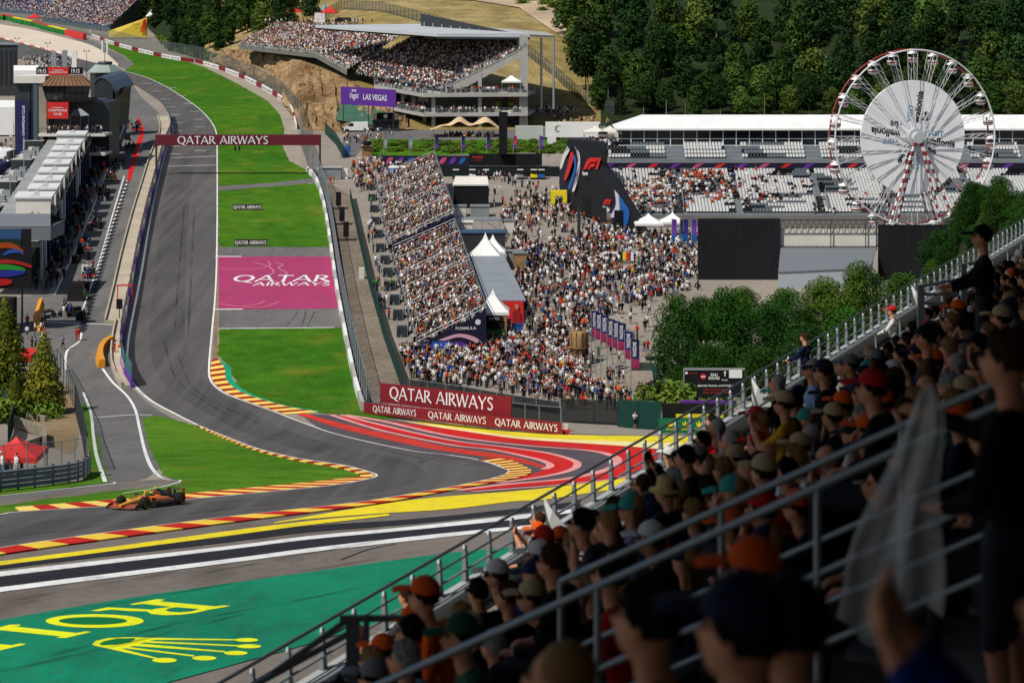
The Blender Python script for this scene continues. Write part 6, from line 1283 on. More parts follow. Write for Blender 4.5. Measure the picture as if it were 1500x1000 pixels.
# ---- upper terrace: food truck, kiosk, stretch tent, toilets, banners
van('white food truck under the violet billboard', G(522, 193), R(180), m_whitep, 6.0)
q = G(565, 192); r = T('street_food_kiosk', 'black street-food kiosk with round sign right of the food truck', 'kiosk', q); MB().box(q+Vector((0, 1, 0)), (6.2, 2.4, 2.6)).build('body', m_dgrey, r); MB().box(q+Vector((0, -.3, 1.0)), (5.4, .1, 1.0)).build('serving_hatch', m_blackp, r); MB().box(q+Vector((0, -.4, 2.7)), (4.2, .2, 1.6)).build('sign_board', m_blackp, r); MB().add([q+Vector((.5*math.cos(t), -.55, 3.5+.5*math.sin(t))) for t in [i*.393 for i in range(16)]], [tuple(range(16))]).build('round_emblem', m_offw, r); MB().box(q+Vector((-2.6, -.4, 2.7)), (.9, .2, 1.4)).build('photo_panel', m_beige, r); MB().box(q+Vector((2.6, -.4, 2.7)), (.9, .2, 1.4)).build('photo_panel', m_beige, r)
on_hill('turf_net', [(492, .18), (500, .52), (545, .5), (578, .42), (580, .1), (540, .08)], M('turf_green_net', C(70, 104, 88), .9, .1, noise=(1.2, .4)), .45)
fence('green_fence', 'dark green fence below the violet billboard', [G(476, 196), G(492, 212), G(503, 232)], 2.6, m_net, m_dkgreen, gap=3)
q = G(683, 200); r = T('stretch_tent', 'beige stretch tent with twin peaks in front of the concrete grandstand', 'tent', q); Y = q.y; nx, ny = 25, 6; vs_ = []
for j in range(ny):
    for i in range(nx):
        x = i/(nx-1); pk = max(math.exp(-((x-.40)/.12)**2), math.exp(-((x-.74)/.12)**2)); edge = abs(j/(ny-1)-.5)*2
        hh = 2.6+2.2*pk*(1-.55*edge)-(1.0*max(0, .12-x)/.12)-(1.0*max(0, x-.88)/.12)-.35*math.sin(x*math.pi*5)**2*edge
        w_ = P(630+108*x, 200, Y); vs_.append((w_.x, Y-3+6*j/(ny-1), gz(Y)+hh))
MB().add(vs_, [(j*nx+i, j*nx+i+1, (j+1)*nx+i+1, (j+1)*nx+i) for j in range(ny-1) for i in range(nx-1)], smooth=True).build('canopy', m_beige, r)
for x in (.05, .26, .5, .74, .95): w_ = P(630+108*x, 200, Y); MB().tube((w_.x, Y-2.6, gz(Y)), (w_.x, Y-2.6, gz(Y)+2.7), .07, n=5).build('pole', m_wood, r)
crowd('tent_guests', [tuple(gp(xat(random.uniform(645, 725), Y), Y+random.uniform(-2, 2))) for _ in range(40)], 'seated guests under the beige stretch tent', standing=False, face=None)
patch('planted_bank', [(538, 212), (545, 203), (640, 206), (830, 203), (835, 222), (700, 226), (560, 230), (540, 228)], m_grass, .03)
for i in range(110): u = random.uniform(545, 828); shrub(G(u, random.uniform(207, 225)), random.uniform(.35, .8), 'small leafy plant on the green bank above the toilets', 'plants on the green bank')
patch('service_road', [(505, 190), (640, 186), (900, 184), (900, 203), (640, 206), (545, 203), (520, 230), (498, 232)], m_pit, .02)
fl_c = [m_signblue, m_violet, m_signblue, m_signblue, M('magenta_cloth', C(170, 50, 90), .7, .2), m_violet, m_signblue]
def flag(label, base, h, w, fh, mat, group=None, side=1, name='banner_flag', txt=None, c2=None):
    base = Vector(base); r = T(name, label, 'flag', base, 0, group); MB().tube(base, base+UP*h, .06, .04, 6).build('pole', m_silver, r); mb = MB(); n = 6; rows = []
    for k in range(n+1): z = h-.1-fh*k/n; off = .12*math.sin(k*1.1); rows.append([base+Vector((side*.06, off*.2, z)), base+Vector((side*w*.5, off, z-.05)), base+Vector((side*w, off*1.6, z-.12))])
    mb.loft(rows, 0, close=False, cap=False); cl = mb.build('cloth', mat, r)
    if c2 is not None:
        mb = MB(); mb.loft([[p+Vector((0, -.03, 0)) for p in rr] for rr in rows[4:]], 0, close=False, cap=False); mb.build('lower_band', c2, cl)
    if txt: text_mb(MB(), txt, base+Vector((side*w*.62 if side > 0 else -w*.38, -.28, h-fh*.62)), UP, (-1, 0, 0), w*.42, width=fh*.5, bold=.03, lift=0).build('lettering', m_whitep, cl)
    return r
for i, u in enumerate((562, 599, 637, 676, 713, 752, 790)):
    flag(f'{("first","second","third","fourth","fifth","sixth","seventh")[i]} tall banner from the left in the row above the black boards', G(u, 230), 4.6, .75, 2.7, (m_grey, m_grey, fl_c[2], fl_c[3], fl_c[0], fl_c[4], fl_c[5])[i], 'tall banners above the black boards', c2=(None if i < 2 else m_violet))
for i, u in enumerate((577, 593, 609, 625)):
    q = G(u, 262); r = T('portable_toilet', f'{("first","second","third","fourth")[i]} blue portable toilet from the left', 'toilet', q, 0, 'blue portable toilets'); MB().box(q, (2.0, 1.6, 2.2)).build('body', m_bluep, r); MB().loft([[q+Vector((x*s, y*s, z)) for x, y in ((-1.05, -.85), (1.05, -.85), (1.05, .85), (-1.05, .85))] for s, z in ((1, 2.21), (.95, 2.4), (.6, 2.55))], smooth=False).build('roof', m_whitep, r); MB().box(q+Vector((0, -.82, .1)), (1.4, .05, 1.9)).build('door', M('toilet_door', C(70, 140, 210), .5, .3), r)
Y = G(620, 245).y
def hoard(label, u0, u1, v0, v1, Y, mat, name='hoarding', dep=.4):
    o = solo(name, MB().hexa([P(u0, v1, Y), P(u1, v1, Y), P(u1, v1, Y+dep), P(u0, v1, Y+dep), P(u0, v0, Y), P(u1, v0, Y), P(u1, v0, Y+dep), P(u0, v0, Y+dep)]), mat, label, 'hoarding'); return o
h1 = hoard('navy printed hoarding with violet swirls behind the toilets', 560, 687, 228, 247, Y, M('navy_print', C(28, 24, 52)))
for k in range(9):
    cx = 572+k*13+random.uniform(-3, 3); pts = cr([(cx-6, 240), (cx-2, 232), (cx+5, 231), (cx+3, 236), (cx-1, 240), (cx-6, 240)], 3)[:-1]; MB().add([P(u, v, Y-.06-.004*k) for u, v in pts], [tuple(range(len(pts)))]).build('printed_swirl', (M('print_pink', C(200, 80, 120), .6, .3), m_violet, m_bluep)[k % 3], h1)
h2 = hoard('black trailer board with red FABER lettering', 687, 794, 225, 243, Y-2, m_blackp, 'trailer_board', 2.4); text_mb(MB(), 'FABER', P(692, 232, Y-2.05), (1, 0, 0), UP, 3.2*Y/F, width=16*Y/F, bold=.02, lift=.0).build('lettering', m_signred, h2); text_mb(MB(), 'AUDIOVISUALS', P(694, 235.6, Y-2.05), (1, 0, 0), UP, 1.4*Y/F, width=12*Y/F, lift=.0).build('lettering', m_signred, h2)
hoard('low black netted fence along the far side of the plaza', 632, 826, 244, 258, G(700, 259).y, m_bnet, 'black_fence', .08)
solo('speaker_tower', MB().box(P(737, 226, Y-3), (1.7, 1.4, 8.6)), m_blackp, 'slim black tower standing on the black trailer board', 'tower'); solo('slanted_panel', MB().prism([P(731, 169, Y-3), P(746, 169, Y-3), P(749, 163, Y-3), P(735, 163, Y-3)], (0, 1.6, 0)), m_offw, 'pale slanted panel on top of the black tower', 'panel')
for i, (u, v, w, h, m, lb) in enumerate(((775, 204, 6.2, 3.0, M('pale_container', C(190, 192, 190)), 'grey site container beside the beige tent'), (838, 205, 12, 4.0, m_whitep, 'long white truck trailer left of the black fan tower'))):
    q = G(u, v); r = T('trailer' if i else 'site_container', lb, 'trailer' if i else 'container', q); MB().box(q+UP*.7*i, (w, 2.6, h-.7*i)).build('body', m, r)
    if i:
        for x in (-4.6, -3.4, 4.2): MB().tube(q+Vector((x, -1.2, .5)), q+Vector((x, -.9, .5)), .5, n=12).build('wheel', m_tyreb, r)
        MB().add([q+Vector((-3.2+.8*math.cos(t), -1.34, 2.6+.8*math.sin(t))) for t in [i_*.5+.6 for i_ in range(10)]]+[q+Vector((-3.0+.55*math.cos(t), -1.34, 2.6+.55*math.sin(t))) for t in [(9-i_)*.5+.6 for i_ in range(10)]], [(k, k+1, 18-k, 19-k) for k in range(9)]).build('crescent_emblem', m_grey, r)
van('white van between the trailer and the container', G(808, 212), R(90), m_whitep, 4.6)
def buggy(label, p, mat):
    r = T('buggy', label, 'buggy', p, 0, 'buggies along the black fence'); MB().box(p+UP*.35, (1.3, 2.4, .5)).build('body', mat, r); MB().box(p+UP*1.75, (1.25, 1.6, .08)).build('canopy', m_offw, r)
    for x in (-.55, .55):
        for y in (-.7, .7): MB().bar(p+Vector((x, y, .85)), p+Vector((x, y, 1.75)), .05, .05).build('canopy_post', m_dgrey, r)
        for y in (-.8, .8): MB().tube(p+Vector((x*1.1, y, .3))-Vector((.1, 0, 0)), p+Vector((x*1.1, y, .3))+Vector((.1, 0, 0)), .3, n=10).build('wheel', m_tyreb, r)
for i, u in enumerate((668, 692, 712, 762, 782, 793)): buggy(f'{("dark green","white","black","grey","yellow","blue")[i]} buggy parked along the black netted fence', G(u, 262), (m_dkgreen, m_whitep, m_blackp, m_grey, m_yel, m_bluep)[i])
q = G(538, 228); r = T('coffee_stand', 'wooden coffee stand with round sign at the top of the crowd', 'kiosk', q); MB().box(q, (2.2, 1.8, 2.2)).build('body', m_wood, r); MB().lathe(q+Vector((0, -.9, 2.3)), [(.9, 0), (1.0, .3), (1.0, .7), (.6, .9)], 12).build('round_sign', m_blackp, r); MB().box(q+Vector((0, -1.1, 2.2)), (2.6, 1, .1)).build('awning', m_beige, r)
solo('vending_unit', MB().box(G(509, 229), (.9, .9, 2.2)), m_bluep, 'blue drinks cabinet near the food truck', 'cabinet')
# ---- crowds of the plaza
def fill(poly, n, gauss=None):
    q = gxy(poly); xs_ = [p[0] for p in q]; ys_ = [p[1] for p in q]; out = []
    while len(out) < n:
        x, y = random.uniform(min(xs_), max(xs_)), random.uniform(min(ys_), max(ys_)); ins = False; j = len(q)-1
        for i in range(len(q)):
            if (q[i][1] > y) != (q[j][1] > y) and x < (q[j][0]-q[i][0])*(y-q[i][1])/(q[j][1]-q[i][1])+q[i][0]: ins = not ins
            j = i
        if ins: out.append((x, y, gz(y)))
    return out
def clumps(poly, n, per=4, sp=.8):
    out = []
    for c in fill(poly, n):
        for _ in range(random.randint(1, per)): x, y = c[0]+random.gauss(0, sp), c[1]+random.gauss(0, sp); out.append((x, y, gz(y)))
    return out
crowd('plaza_crowd', clumps([(740, 300), (800, 290), (880, 330), (1000, 360), (1020, 420), (960, 440), (900, 470), (860, 540), (770, 540), (770, 460), (745, 400)], 400, 5), 'scattered visitors walking over the fan zone plaza', face=None)
crowd('plaza_crowd', clumps([(700, 258), (820, 262), (830, 300), (790, 340), (740, 330), (715, 290)], 45, 3), 'few visitors on the open far side of the plaza', face=None)
crowd('plaza_crowd', clumps([(768, 360), (900, 345), (920, 400), (850, 480), (775, 500)], 120, 5), 'visitors strolling in the middle of the plaza', face=None)
crowd('seated_crowd', clumps([(905, 345), (1020, 340), (1020, 425), (965, 425), (925, 395)], 130, 4, .6), 'people sitting on the ground near the black screens', standing=False, face=None, sc=.95)
crowd('dense_crowd', fill([(584, 520), (640, 512), (700, 508), (752, 500), (810, 500), (850, 520), (860, 560), (900, 590), (780, 580), (680, 566), (600, 560)], 900), 'dense crowd in front of the temporary stand', face=0.2)
crowd('stair_crowd', fill([(512, 240), (560, 236), (640, 250), (640, 262), (560, 275), (520, 282)], 230), 'dense crowd at the far end of the temporary stands', face=None, sw=[.2, .1, .16, .1, .14, .1, .04, .05, .05, .04, .01, .01, 0])
crowd('queue_crowd', fill([(800, 172), (880, 176), (905, 186), (820, 190)], 60)+[tuple(P(random.uniform(785, 840), 163+random.uniform(0, 4), 500)) for _ in range(50)], 'people queueing on the path beside the concrete grandstand', face=None)
crowd('terrace_diners', fill([(500, 192), (590, 194), (590, 204), (510, 226)], 40), 'people around the food truck', face=None)
crowd('walkway_people', fill([(528, 320), (545, 320), (572, 470), (560, 480)], 26), 'people on the walkway between green fence and stands', face=None)
# ---- objects on the plaza
r = T('letter_sculpture', 'white and tricolour letter sculpture standing in the crowd', 'sculpture', G(898, 386)); Y = G(898, 386).y
def ringpoly(cx, cy, rx, ry, w, a0=0, a1=360, n=18): return [[(cx+(rx+s*w/2)*math.cos(R(a)), cy+(ry+s*w/2)*math.sin(R(a))) for s in (-1, 1)] for a in np.linspace(a0, a1, n)]
def ringmesh(cx, cy, rx, ry, w, a0, a1, name, mat):
    q_ = ringpoly(cx, cy, rx, ry, w, a0, a1); mb = MB()
    for (p0, p1), (p2, p3) in zip(q_[:-1], q_[1:]): mb.prism([P(*p0, Y), P(*p1, Y), P(*p3, Y), P(*p2, Y)], (0, .5, 0))
    mb.build(name, mat, r)
ringmesh(889, 374, 7, 3.6, 3.4, 20, 340, 'letter', m_whitep); ringmesh(899, 374, 6, 3.6, 3.2, -160, 160, 'letter', m_whitep)
for k, (u, m) in enumerate(((907, m_blackp), (912, m_yel), (917, m_signred))): MB().hexa([P(u, 381, Y), P(u+5, 381, Y), P(u+5, 381, Y+.5), P(u, 381, Y+.5), P(u, 369.5, Y), P(u+5, 369.5, Y), P(u+5, 369.5, Y+.5), P(u, 369.5, Y+.5)]).build('flag_letter', m, r)
MB().hexa([P(924, 382, Y), P(928, 382, Y), P(928, 382, Y+.5), P(924, 382, Y+.5), P(924, 369, Y), P(928, 369, Y), P(928, 369, Y+.5), P(924, 369, Y+.5)]).build('letter', m_whitep, r)
q = G(848, 533); r = T('wooden_sculpture', 'giant wooden tree-stump sculpture at the crowd edge', 'sculpture', q)
MB().lathe(q, [(1.15, 0), (1.05, .4), (.95, 1.7), (1.12, 1.95), (1.15, 2.0)], 14).build('lower_drum', m_wood, r); MB().lathe(q+UP*2.02, [(1.2, 0), (1.2, .12)], 14).build('ledge', m_wood, r); MB().lathe(q+UP*2.16, [(1.1, 0), (1.15, 1.0), (1.1, 1.7), (1.0, 1.8)], 14).build('upper_drum', m_wood, r)
for k in range(10): t = k*.63; MB().tube(q+Vector((1.02*math.cos(t), 1.02*math.sin(t), .1)), q+Vector((1.1*math.cos(t), 1.1*math.sin(t), 3.9)), .1, .08, 5).build('bark_rib', m_bark, r)
ff = [(866, 453, 545), (872, 456, 548), (880, 460, 552), (889, 465, 556), (897, 468, 558), (905, 471, 562), (915, 483, 575), (924, 495, 592)]
for i, (u, vt, vb) in enumerate(ff):
    q = G(u, vb); h = (vb-vt)*q.y/F; flag(f'{("first","second","third","fourth","fifth","sixth","seventh","eighth")[i]} navy and pink feather flag from the left at the plaza corner', q, h, .95, 3.2, m_signblue if i % 2 else M('indigo_cloth', C(52, 44, 120), .7, .2), 'feather flags at the plaza corner', 1, 'feather_flag', 'FANZONE', M('pink_cloth', C(160, 52, 92), .7, .2))
q = G(821, 307); r = T('entrance_arch', 'yellow inflatable entrance arch at the foot of the black fan tower', 'arch', q)
for x in (-1.35, .75): MB().box(q+Vector((x, 0, 0)), (.75, 1.6, 3.4)).build('arch_leg', m_yel, r)
MB().box(q+Vector((-.3, 0, 2.5)), (1.36, 1.58, .9)).build('arch_top', m_yel, r)
solo('lamp_column', MB().tube(G(848, 365), G(848, 365)+UP*7, .35, .2, 6), m_dgrey, 'dark leaning trunk-like column in the crowd', 'column')
# ================================================================== RIGHT: hospitality grandstand, fan tower, ferris wheel, stage
X0, X1 = xat(868, 356), 104.0
fA, fB = Vector((X0+2, 346, 21.6)), Vector((X1, 346, 21.6)); fD, fC = Vector((X0+2, 360, 27.6)), Vector((X1, 360, 27.6)); ROWS = 17
root = T('hospitality_grandstand', 'wide grey and white seated grandstand with glazed boxes under a white marquee roof', 'grandstand', gp((X0+X1)/2, 346))
mb = MB(); steps(fA, fB, fC, fD, ROWS, mb); mb.build('seating_steps', M('deck_grey', C(128, 136, 142), .7, .3, noise=(.3, .1)), root)
MB().hexa([gp(X0+2, 346.0), gp(X1, 346.0), gp(X1, 346.3), gp(X0+2, 346.3), fA, fB, fB+Vector((0, .3, 0)), fA+Vector((0, .3, 0))]).build('front_skirt', m_concd, root)
seat_v = np.array([(-.21, -.2, 0), (.21, -.2, 0), (.21, .2, 0), (-.21, .2, 0), (-.21, .16, .5), (.21, .16, .5), (.21, .26, .5), (-.21, .26, .5)])
def seats(A, B, Cc, D, rows, name, sub, gaps):
    pts = [[], [], []]
    for r in range(rows):
        t = (r+.45)/rows; p, q = A.lerp(D, t), B.lerp(Cc, t); z = A.lerp(D, (r+1)/rows).z+.35; n = int((q.x-p.x)/.56); k = 0; ph = random.randint(0, 9)
        for i in range(n):
            x = p.x+(i+.5)*.56
            if any(g0 < x < g1 for g0, g1 in gaps): continue
            k = int((x+ph*.9+(r*7919 % 13))/3.4)*31+r*17; m = (k*2654435761 % 97)
            pts[0 if m < 62 else 1 if m < 82 else 2].append((x, p.y, z))
    for c, m in zip(pts, (m_whitep, M('seat_grey', C(120, 130, 138), .6, .3), m_blackp)):
        mb = MB()
        for x, y, z in c:
            o = len(mb.v); mb.v += [(x+a, y+b, z+c_) for a, b, c_ in seat_v]; mb.f += [(o, o+1, o+2, o+3), (o+3, o+2, o+6, o+7), (o+2, o+3, o+4, o+5), (o+4, o+7, o+6, o+5)]; mb.m += [0]*4; mb.s += [False]*4
        if c: ob = mb.build(name, m, root); ob['kind'] = 'stuff'
gaps = [(27.0, 29.2), (38, 39.2), (52, 53.2), (64, 65.2), (78, 79.2), (90, 91.2)]
seats(fA, fB, fC, fD, ROWS, 'seats', None, gaps)
# vomitory stair
for xx in (28.1, 52.6, 78.6):
    st = MB()
    for k in range(9): st.box((xx, 346.3+k*.5, 21.7+.3*k-.2), (1.8, .5, .5))
    st.build('aisle_stair', m_dgrey, root)
    for dx in (-1, 1): MB().bar((xx+dx, 346.4, 22.9), (xx+dx, 351, 25.4), .08, .7).build('stair_side', m_grey, root)
# advertising band, upper seats, boxes, roof
MB().hexa([(X0, 360.4, 27.2), (X1, 360.4, 27.2), (X1, 360.7, 27.2), (X0, 360.7, 27.2), (X0, 360.4, 28.2), (X1, 360.4, 28.2), (X1, 360.7, 28.2), (X0, 360.7, 28.2)]).build('painted_shadow_strip', m_blackp, root)  # solid black strip stands in for the shadow below the band
band = MB().hexa([(X0, 360.2, 28.25), (X1, 360.2, 28.25), (X1, 360.6, 28.25), (X0, 360.6, 28.25), (X0, 360.2, 29.35), (X1, 360.2, 29.35), (X1, 360.6, 29.35), (X0, 360.6, 29.35)]).build('printed_band', M('navy_print', C(28, 24, 52)), root)
for k in range(22):
    x = X0+2+k*3.9; p3 = cr([(x, 28.4), (x+.8, 29.1), (x+2, 29.2), (x+1.6, 28.9), (x+.9, 28.5), (x, 28.4)], 3)[:-1]
    MB().add([(a, 360.15, b) for a, b in p3], [tuple(range(len(p3)))]).build('printed_swirl', (m_violet, M('print_pink', C(200, 80, 120)), m_signred)[k % 3], band)
uA, uB, uC, uD = Vector((X0+3, 360.8, 29.4)), Vector((X1, 360.8, 29.4)), Vector((X1, 364.5, 31.9)), Vector((X0+3, 364.5, 31.9))
mb = MB(); steps(uA, uB, uC, uD, 4, mb); mb.build('upper_steps', M('deck_grey', C(128, 136, 142)), root); seats(uA, uB, uC, uD, 4, 'upper_seats', None, [(a, b+1.4) for a, b in gaps])
wx0 = xat(905, 366)
MB().hexa([(wx0, 366, 31.8), (X1, 366, 31.8), (X1, 376, 31.8), (wx0, 376, 31.8), (wx0, 366, 35.0), (X1, 366, 35.0), (X1, 376, 35.0), (wx0, 376, 35.0)]).build('glazed_box', m_glass, root)
k = 0; x = wx0
while x < X1: MB().box((x, 365.9, 31.8), (.16, .16, 3.2)).build('mullion', m_whitep, root); x += 2.35
for z in (32.0, 33.2, 34.9): MB().bar((wx0, 365.9, z), (X1, 365.9, z), .12, .14).build('transom', m_whitep, root)
rf = MB(); e0, e1 = (wx0-.5, 365, 35.05), (X1, 365, 35.05); r0, r1 = (wx0-.5+5, 371, 37.2), (X1, 371, 37.2)
rf.quad(e0, e1, r1, r0); rf.quad(r0, r1, (X1, 377, 35.05), (wx0-.5, 377, 35.05)); rf.add([e0, r0, (wx0-.5, 377, 35.05)], [(0, 1, 2)]); rf.hexa([(wx0-.5, 365, 34.75), (X1, 365, 34.75), (X1, 365.1, 34.75), (wx0-.5, 365.1, 34.75), (wx0-.5, 365, 35.04), (X1, 365, 35.04), (X1, 365.1, 35.04), (wx0-.5, 365.1, 35.04)]); rf.build('marquee_roof', m_whitep, root)
MB().prism([(X0, 364, 31.7), (wx0-.6, 364, 31.7), (wx0-.6, 376, 31.7), (X0, 376, 31.7)], (0, 0, -.3)).build('terrace_floor', m_grey, root)
for i, u in enumerate((872, 893)): pagoda(('left', 'right')[i]+' one of two open cream parasols tents at the end of the white marquee', P(u, 212, 368), 4.2, 2.4, 3.4, m_offw)
crowd('terrace_party', [(random.uniform(X0, wx0), random.uniform(364.2, 370), 31.7) for _ in range(60)], 'guests on the terrace left of the white marquee', face=None, sw=[.1, .1, .35, .2, 0, 0, .1, .05, .05, .02, .03, 0, 0])
def seated_region(x0, x1, r0, r1, f):
    out = []
    for r in range(r0, r1):
        t = (r+.45)/ROWS; p = fA.lerp(fD, t); z = fA.lerp(fD, (r+1)/ROWS).z
        x = x0+random.uniform(-1, 1)
        while x < x1+random.uniform(-1.5, 1.5):
            if random.random() < f: out.append((x, p.y, z+.0))
            x += .56
    return out
crowd('hospitality_crowd', seated_region(20, 30, 0, 12, .6)+seated_region(25, 39, 6, 16, .5)+seated_region(18, 26, 3, 12, .4)+seated_region(30, 48, 3, 9, .33)+seated_region(36, 50, 8, 13, .2)+seated_region(40, 95, 0, 17, .05)+seated_region(17, 40, 12, 17, .12), 'spectators in loose groups among the white seats', standing=False, face=0, sw=[.3, .1, .16, .12, .1, .05, .05, .05, .05, .02, 0, 0, 0])
crowd('hospitality_crowd', seated_region(30, 36, 13, 16, .8), 'group in orange shirts high in the white seats', standing=False, face=0, sw=[.1, 0, .1, 0, .7, .1, 0, 0, 0, 0, 0, 0, 0])
# ---- black fan tower at the stand's end
Yw = 352.0; YW = lambda u: 361-(u-840)*.27 if u >= 832 else 363.2+(832-u)*1.0
r = T('fan_tower', 'tall black slanted tower with red F1 logo at the end of the white grandstand', 'tower', gp(xat(870, Yw), Yw))
poly = [(840, 312), (832, 204), (878, 208), (884, 222), (882, 242), (900, 265), (934, 322), (932, 348), (895, 326), (866, 318)]
fr = MB().prism([P(u, v, YW(u)) for u, v in poly[::-1]], (1, 3, 0)).build('front_panel', M('tower_black', C(30, 31, 36), .6, .3, noise=(.2, .1)), r)
lf = MB().prism([P(u, v, YW(u)) for u, v in [(831.8, 204), (839.8, 312), (822, 300), (819, 268), (820, 244)]], (2, 2, 0)).build('side_panel', M('tower_navy', C(26, 26, 48), .6, .3), r)
for k, (pts, m) in enumerate((([(831, 214), (824, 228), (820, 246), (823, 246), (828, 232), (834, 220)], m_whitep), ([(836, 222), (832, 240), (826, 262), (830, 262), (838, 240), (840, 226)], m_signred), ([(841, 214), (846, 226), (846, 248), (838, 278), (842, 278), (849, 250), (849, 226)], M('pale_swirl', C(206, 200, 214), .6, .3)), ([(839, 228), (841, 246), (832, 274), (836, 274), (844, 248), (843, 230)], m_bluep), ([(900, 278), (908, 290), (908, 314), (894, 318), (902, 300)], M('pale_swirl', C(206, 200, 214))), ([(906, 284), (914, 296), (922, 310), (918, 330), (910, 328)], m_bluep))):
    pp = cr(pts+[pts[0]], 4)[:-1]; MB().add([P(u, v, YW(u)-.35-.03*k-(.9 if 828 < u < 845 else 0)) for u, v in pp], [tuple(range(len(pp)))]).build('printed_swirl', m, fr)
def f1logo(u0, u1, v0, v1, par, Y, mat):
    mb = MB(); W, Hh = u1-u0, v1-v0; q_ = lambda pts: [P(u0+x*W, v1-y*Hh, YW(u0+x*W)-.9) for x, y in pts]
    for i, pts in enumerate(([(0, 0), (.2, 0), (.36, .42), (.5, .55), (.78, .55), (.72, .36), (.5, .36), (.36, .0), (.22, 0), (.36, .3)], )): pass
    mb.add(q_([(0, 0), (.18, 0), (.38, .5), (.5, .62), (.8, .62), (.92, 1), (.5, 1), (.3, .9), (.18, .6)]), [tuple(range(9))]); mb.add([p-Vector((0, .02, 0)) for p in q_([(.26, 0), (.42, 0), (.5, .2), (.68, .2), (.76, .5), (.52, .5), (.42, .4)])], [tuple(range(7))]); mb.add([p-Vector((0, .04, 0)) for p in q_([(.74, 0), (.9, 0), (1.1, 1), (.94, 1)])], [(0, 1, 2, 3)])
    mb.build('red_logo', mat, par)
f1logo(854, 878, 231, 248, fr, Yw-.3, m_signred); f1logo(883, 894, 292, 300, fr, Yw-.3, m_signred)
text_mb(MB(), 'Fanzone', P(853, 256.5, YW(853)-1.7), P(873, 256.5, YW(873))-P(853, 256.5, YW(853)), UP, 6*Yw/F, width=20*Yw/F, bold=.04, lift=0).build('lettering', m_whitep, fr); text_mb(MB(), 'Fanzone', P(883, 304, YW(883)-1.5), P(893, 304, YW(893))-P(883, 304, YW(883)), UP, 3*Yw/F, width=9*Yw/F, bold=.03, lift=0).build('lettering', m_whitep, fr)
MB().hexa([P(u_, v_, YW(u_)-dy_) for u_, v_, dy_ in ((855, 312, .15), (866, 315, .15), (866, 315, .01), (855, 312, .01), (854, 287, .15), (864, 288, .15), (864, 288, .01), (854, 287, .01))]).build('doorway', m_blackp, fr)
for i, (u, v, w) in enumerate(((950, 348, 4.6), (985, 346, 4.0))): pagoda(('left', 'right')[i]+' one of two white pagoda tents in front of the white seats', G(u, v), w, 2.5, 4.0, m_whitep)
for i, u in enumerate((984, 996, 1001, 1013)): flag(f'{("first","second","third","fourth")[i]} narrow banner from the left beside the white pagoda tents', G(u, 358), 4.2, .8, 3.6, (m_violet, m_signblue, M('indigo_cloth', C(52, 44, 120)), m_violet)[i], 'narrow banners by the pagoda tents', c2=m_bluep)
solo('loudspeaker', MB().box(G(906, 340), (1.4, 1.0, 3.6)), m_blackp, 'black loudspeaker stack at the base of the fan tower', 'speaker'); solo('red_drum', MB().lathe(G(910, 350), [(1.1, 0), (1.2, .2), (1.2, .5)], 12), m_signred, 'red round podium before the fan tower', 'podium')
# ---- ferris wheel
Yf = 332.0; hub = P(1337, 201, Yf); Rr = 128*Yf/F; nf_ = Vector((.27, -.963, 0)); e1 = Vector((.963, .27, 0)); base = gp(hub.x, hub.y)
root = T('ferris_wheel', 'big white and red ferris wheel with printed white disc', 'ferris wheel', base)
m_wred = M('wheel_red', C(150, 44, 40), .5, .4); m_wwhite = M('wheel_white', C(226, 226, 226), .5, .4)
def wp_(a, rad, off): return hub+e1*(math.cos(a)*rad)+UP*(math.sin(a)*rad)+nf_*off
for off, nm in ((1.1, 0), (-1.1, 1)):
    mb = MB(); 
    for i in range(72): mb.tube(wp_(i*2*math.pi/72, Rr, off), wp_((i+1)*2*math.pi/72, Rr, off), .14, n=5)
    mb.build('rim', m_wwhite if nm == 0 else m_wred, root)
dm = MB(); n = 48; dm.add([wp_(2*math.pi*i/n, 9.25, .15) for i in range(n)], [tuple(range(n))]); dm.add([wp_(2*math.pi*i/n, 9.25, -.15) for i in range(n)], [tuple(range(n-1, -1, -1))]); dm.add([wp_(2*math.pi*i/n, 9.25, .15) for i in range(n)]+[wp_(2*math.pi*i/n, 9.25, -.15) for i in range(n)], [(i, (i+1) % n, n+(i+1) % n, n+i) for i in range(n)])
disc = dm.build('disc', M('disc_cloth', (.82, .83, .85), .7, .2, noise=(.4, .05)), root)
for th in (-8, 82, 172, 262):
    d = e1*math.cos(R(th))+UP*math.sin(R(th)); u_ = -e1*math.sin(R(th))+UP*math.cos(R(th)); o = hub+nf_*.2
    text_mb(MB(), 'VISIT', o+d*2.4+u_*.7, d, u_, .95, width=2.9, lift=0).build('lettering', M('sky_blue_print', C(70, 160, 210), .6, .3), disc)
    text_mb(MB(), 'wallonia', o+d*2.4-u_*.75, d, u_, 1.25, width=5.2, bold=.03, lift=0).build('lettering', m_blackp, disc); text_mb(MB(), 'be', o+d*2.9-u_*2.15, d, u_, 1.15, width=1.5, bold=.03, lift=0).build('lettering', m_blackp, disc)
    MB().add([o+d*(2.45+.16*math.cos(t))+u_*(-1.9+.16*math.sin(t)) for t in [k*.785 for k in range(8)]], [tuple(range(8))]).build('dot', M('sky_blue_print', C(70, 160, 210)), disc)
for i in range(24):
    a = 2*math.pi*(i+.0)/24; sp = MB()
    for off in (1.05, -1.05):
        for da in (-.028, .028): sp.tube(wp_(a, 1.2, off*.9), wp_(a+da, Rr, off), .05, n=4)
        for k in range(4):
            r0_, r1_ = 9.4+k*1.2, 9.4+(k+1)*1.2
            if r1_ < Rr: sp.tube(wp_(a-.028*r0_/Rr, r0_, off), wp_(a+.028*r1_/Rr, r1_, off), .035, n=4)
    sp.tube(wp_(a, Rr, 1.3), wp_(a, Rr, -1.3), .13, n=5); sp.build('spoke', m_wwhite, root)
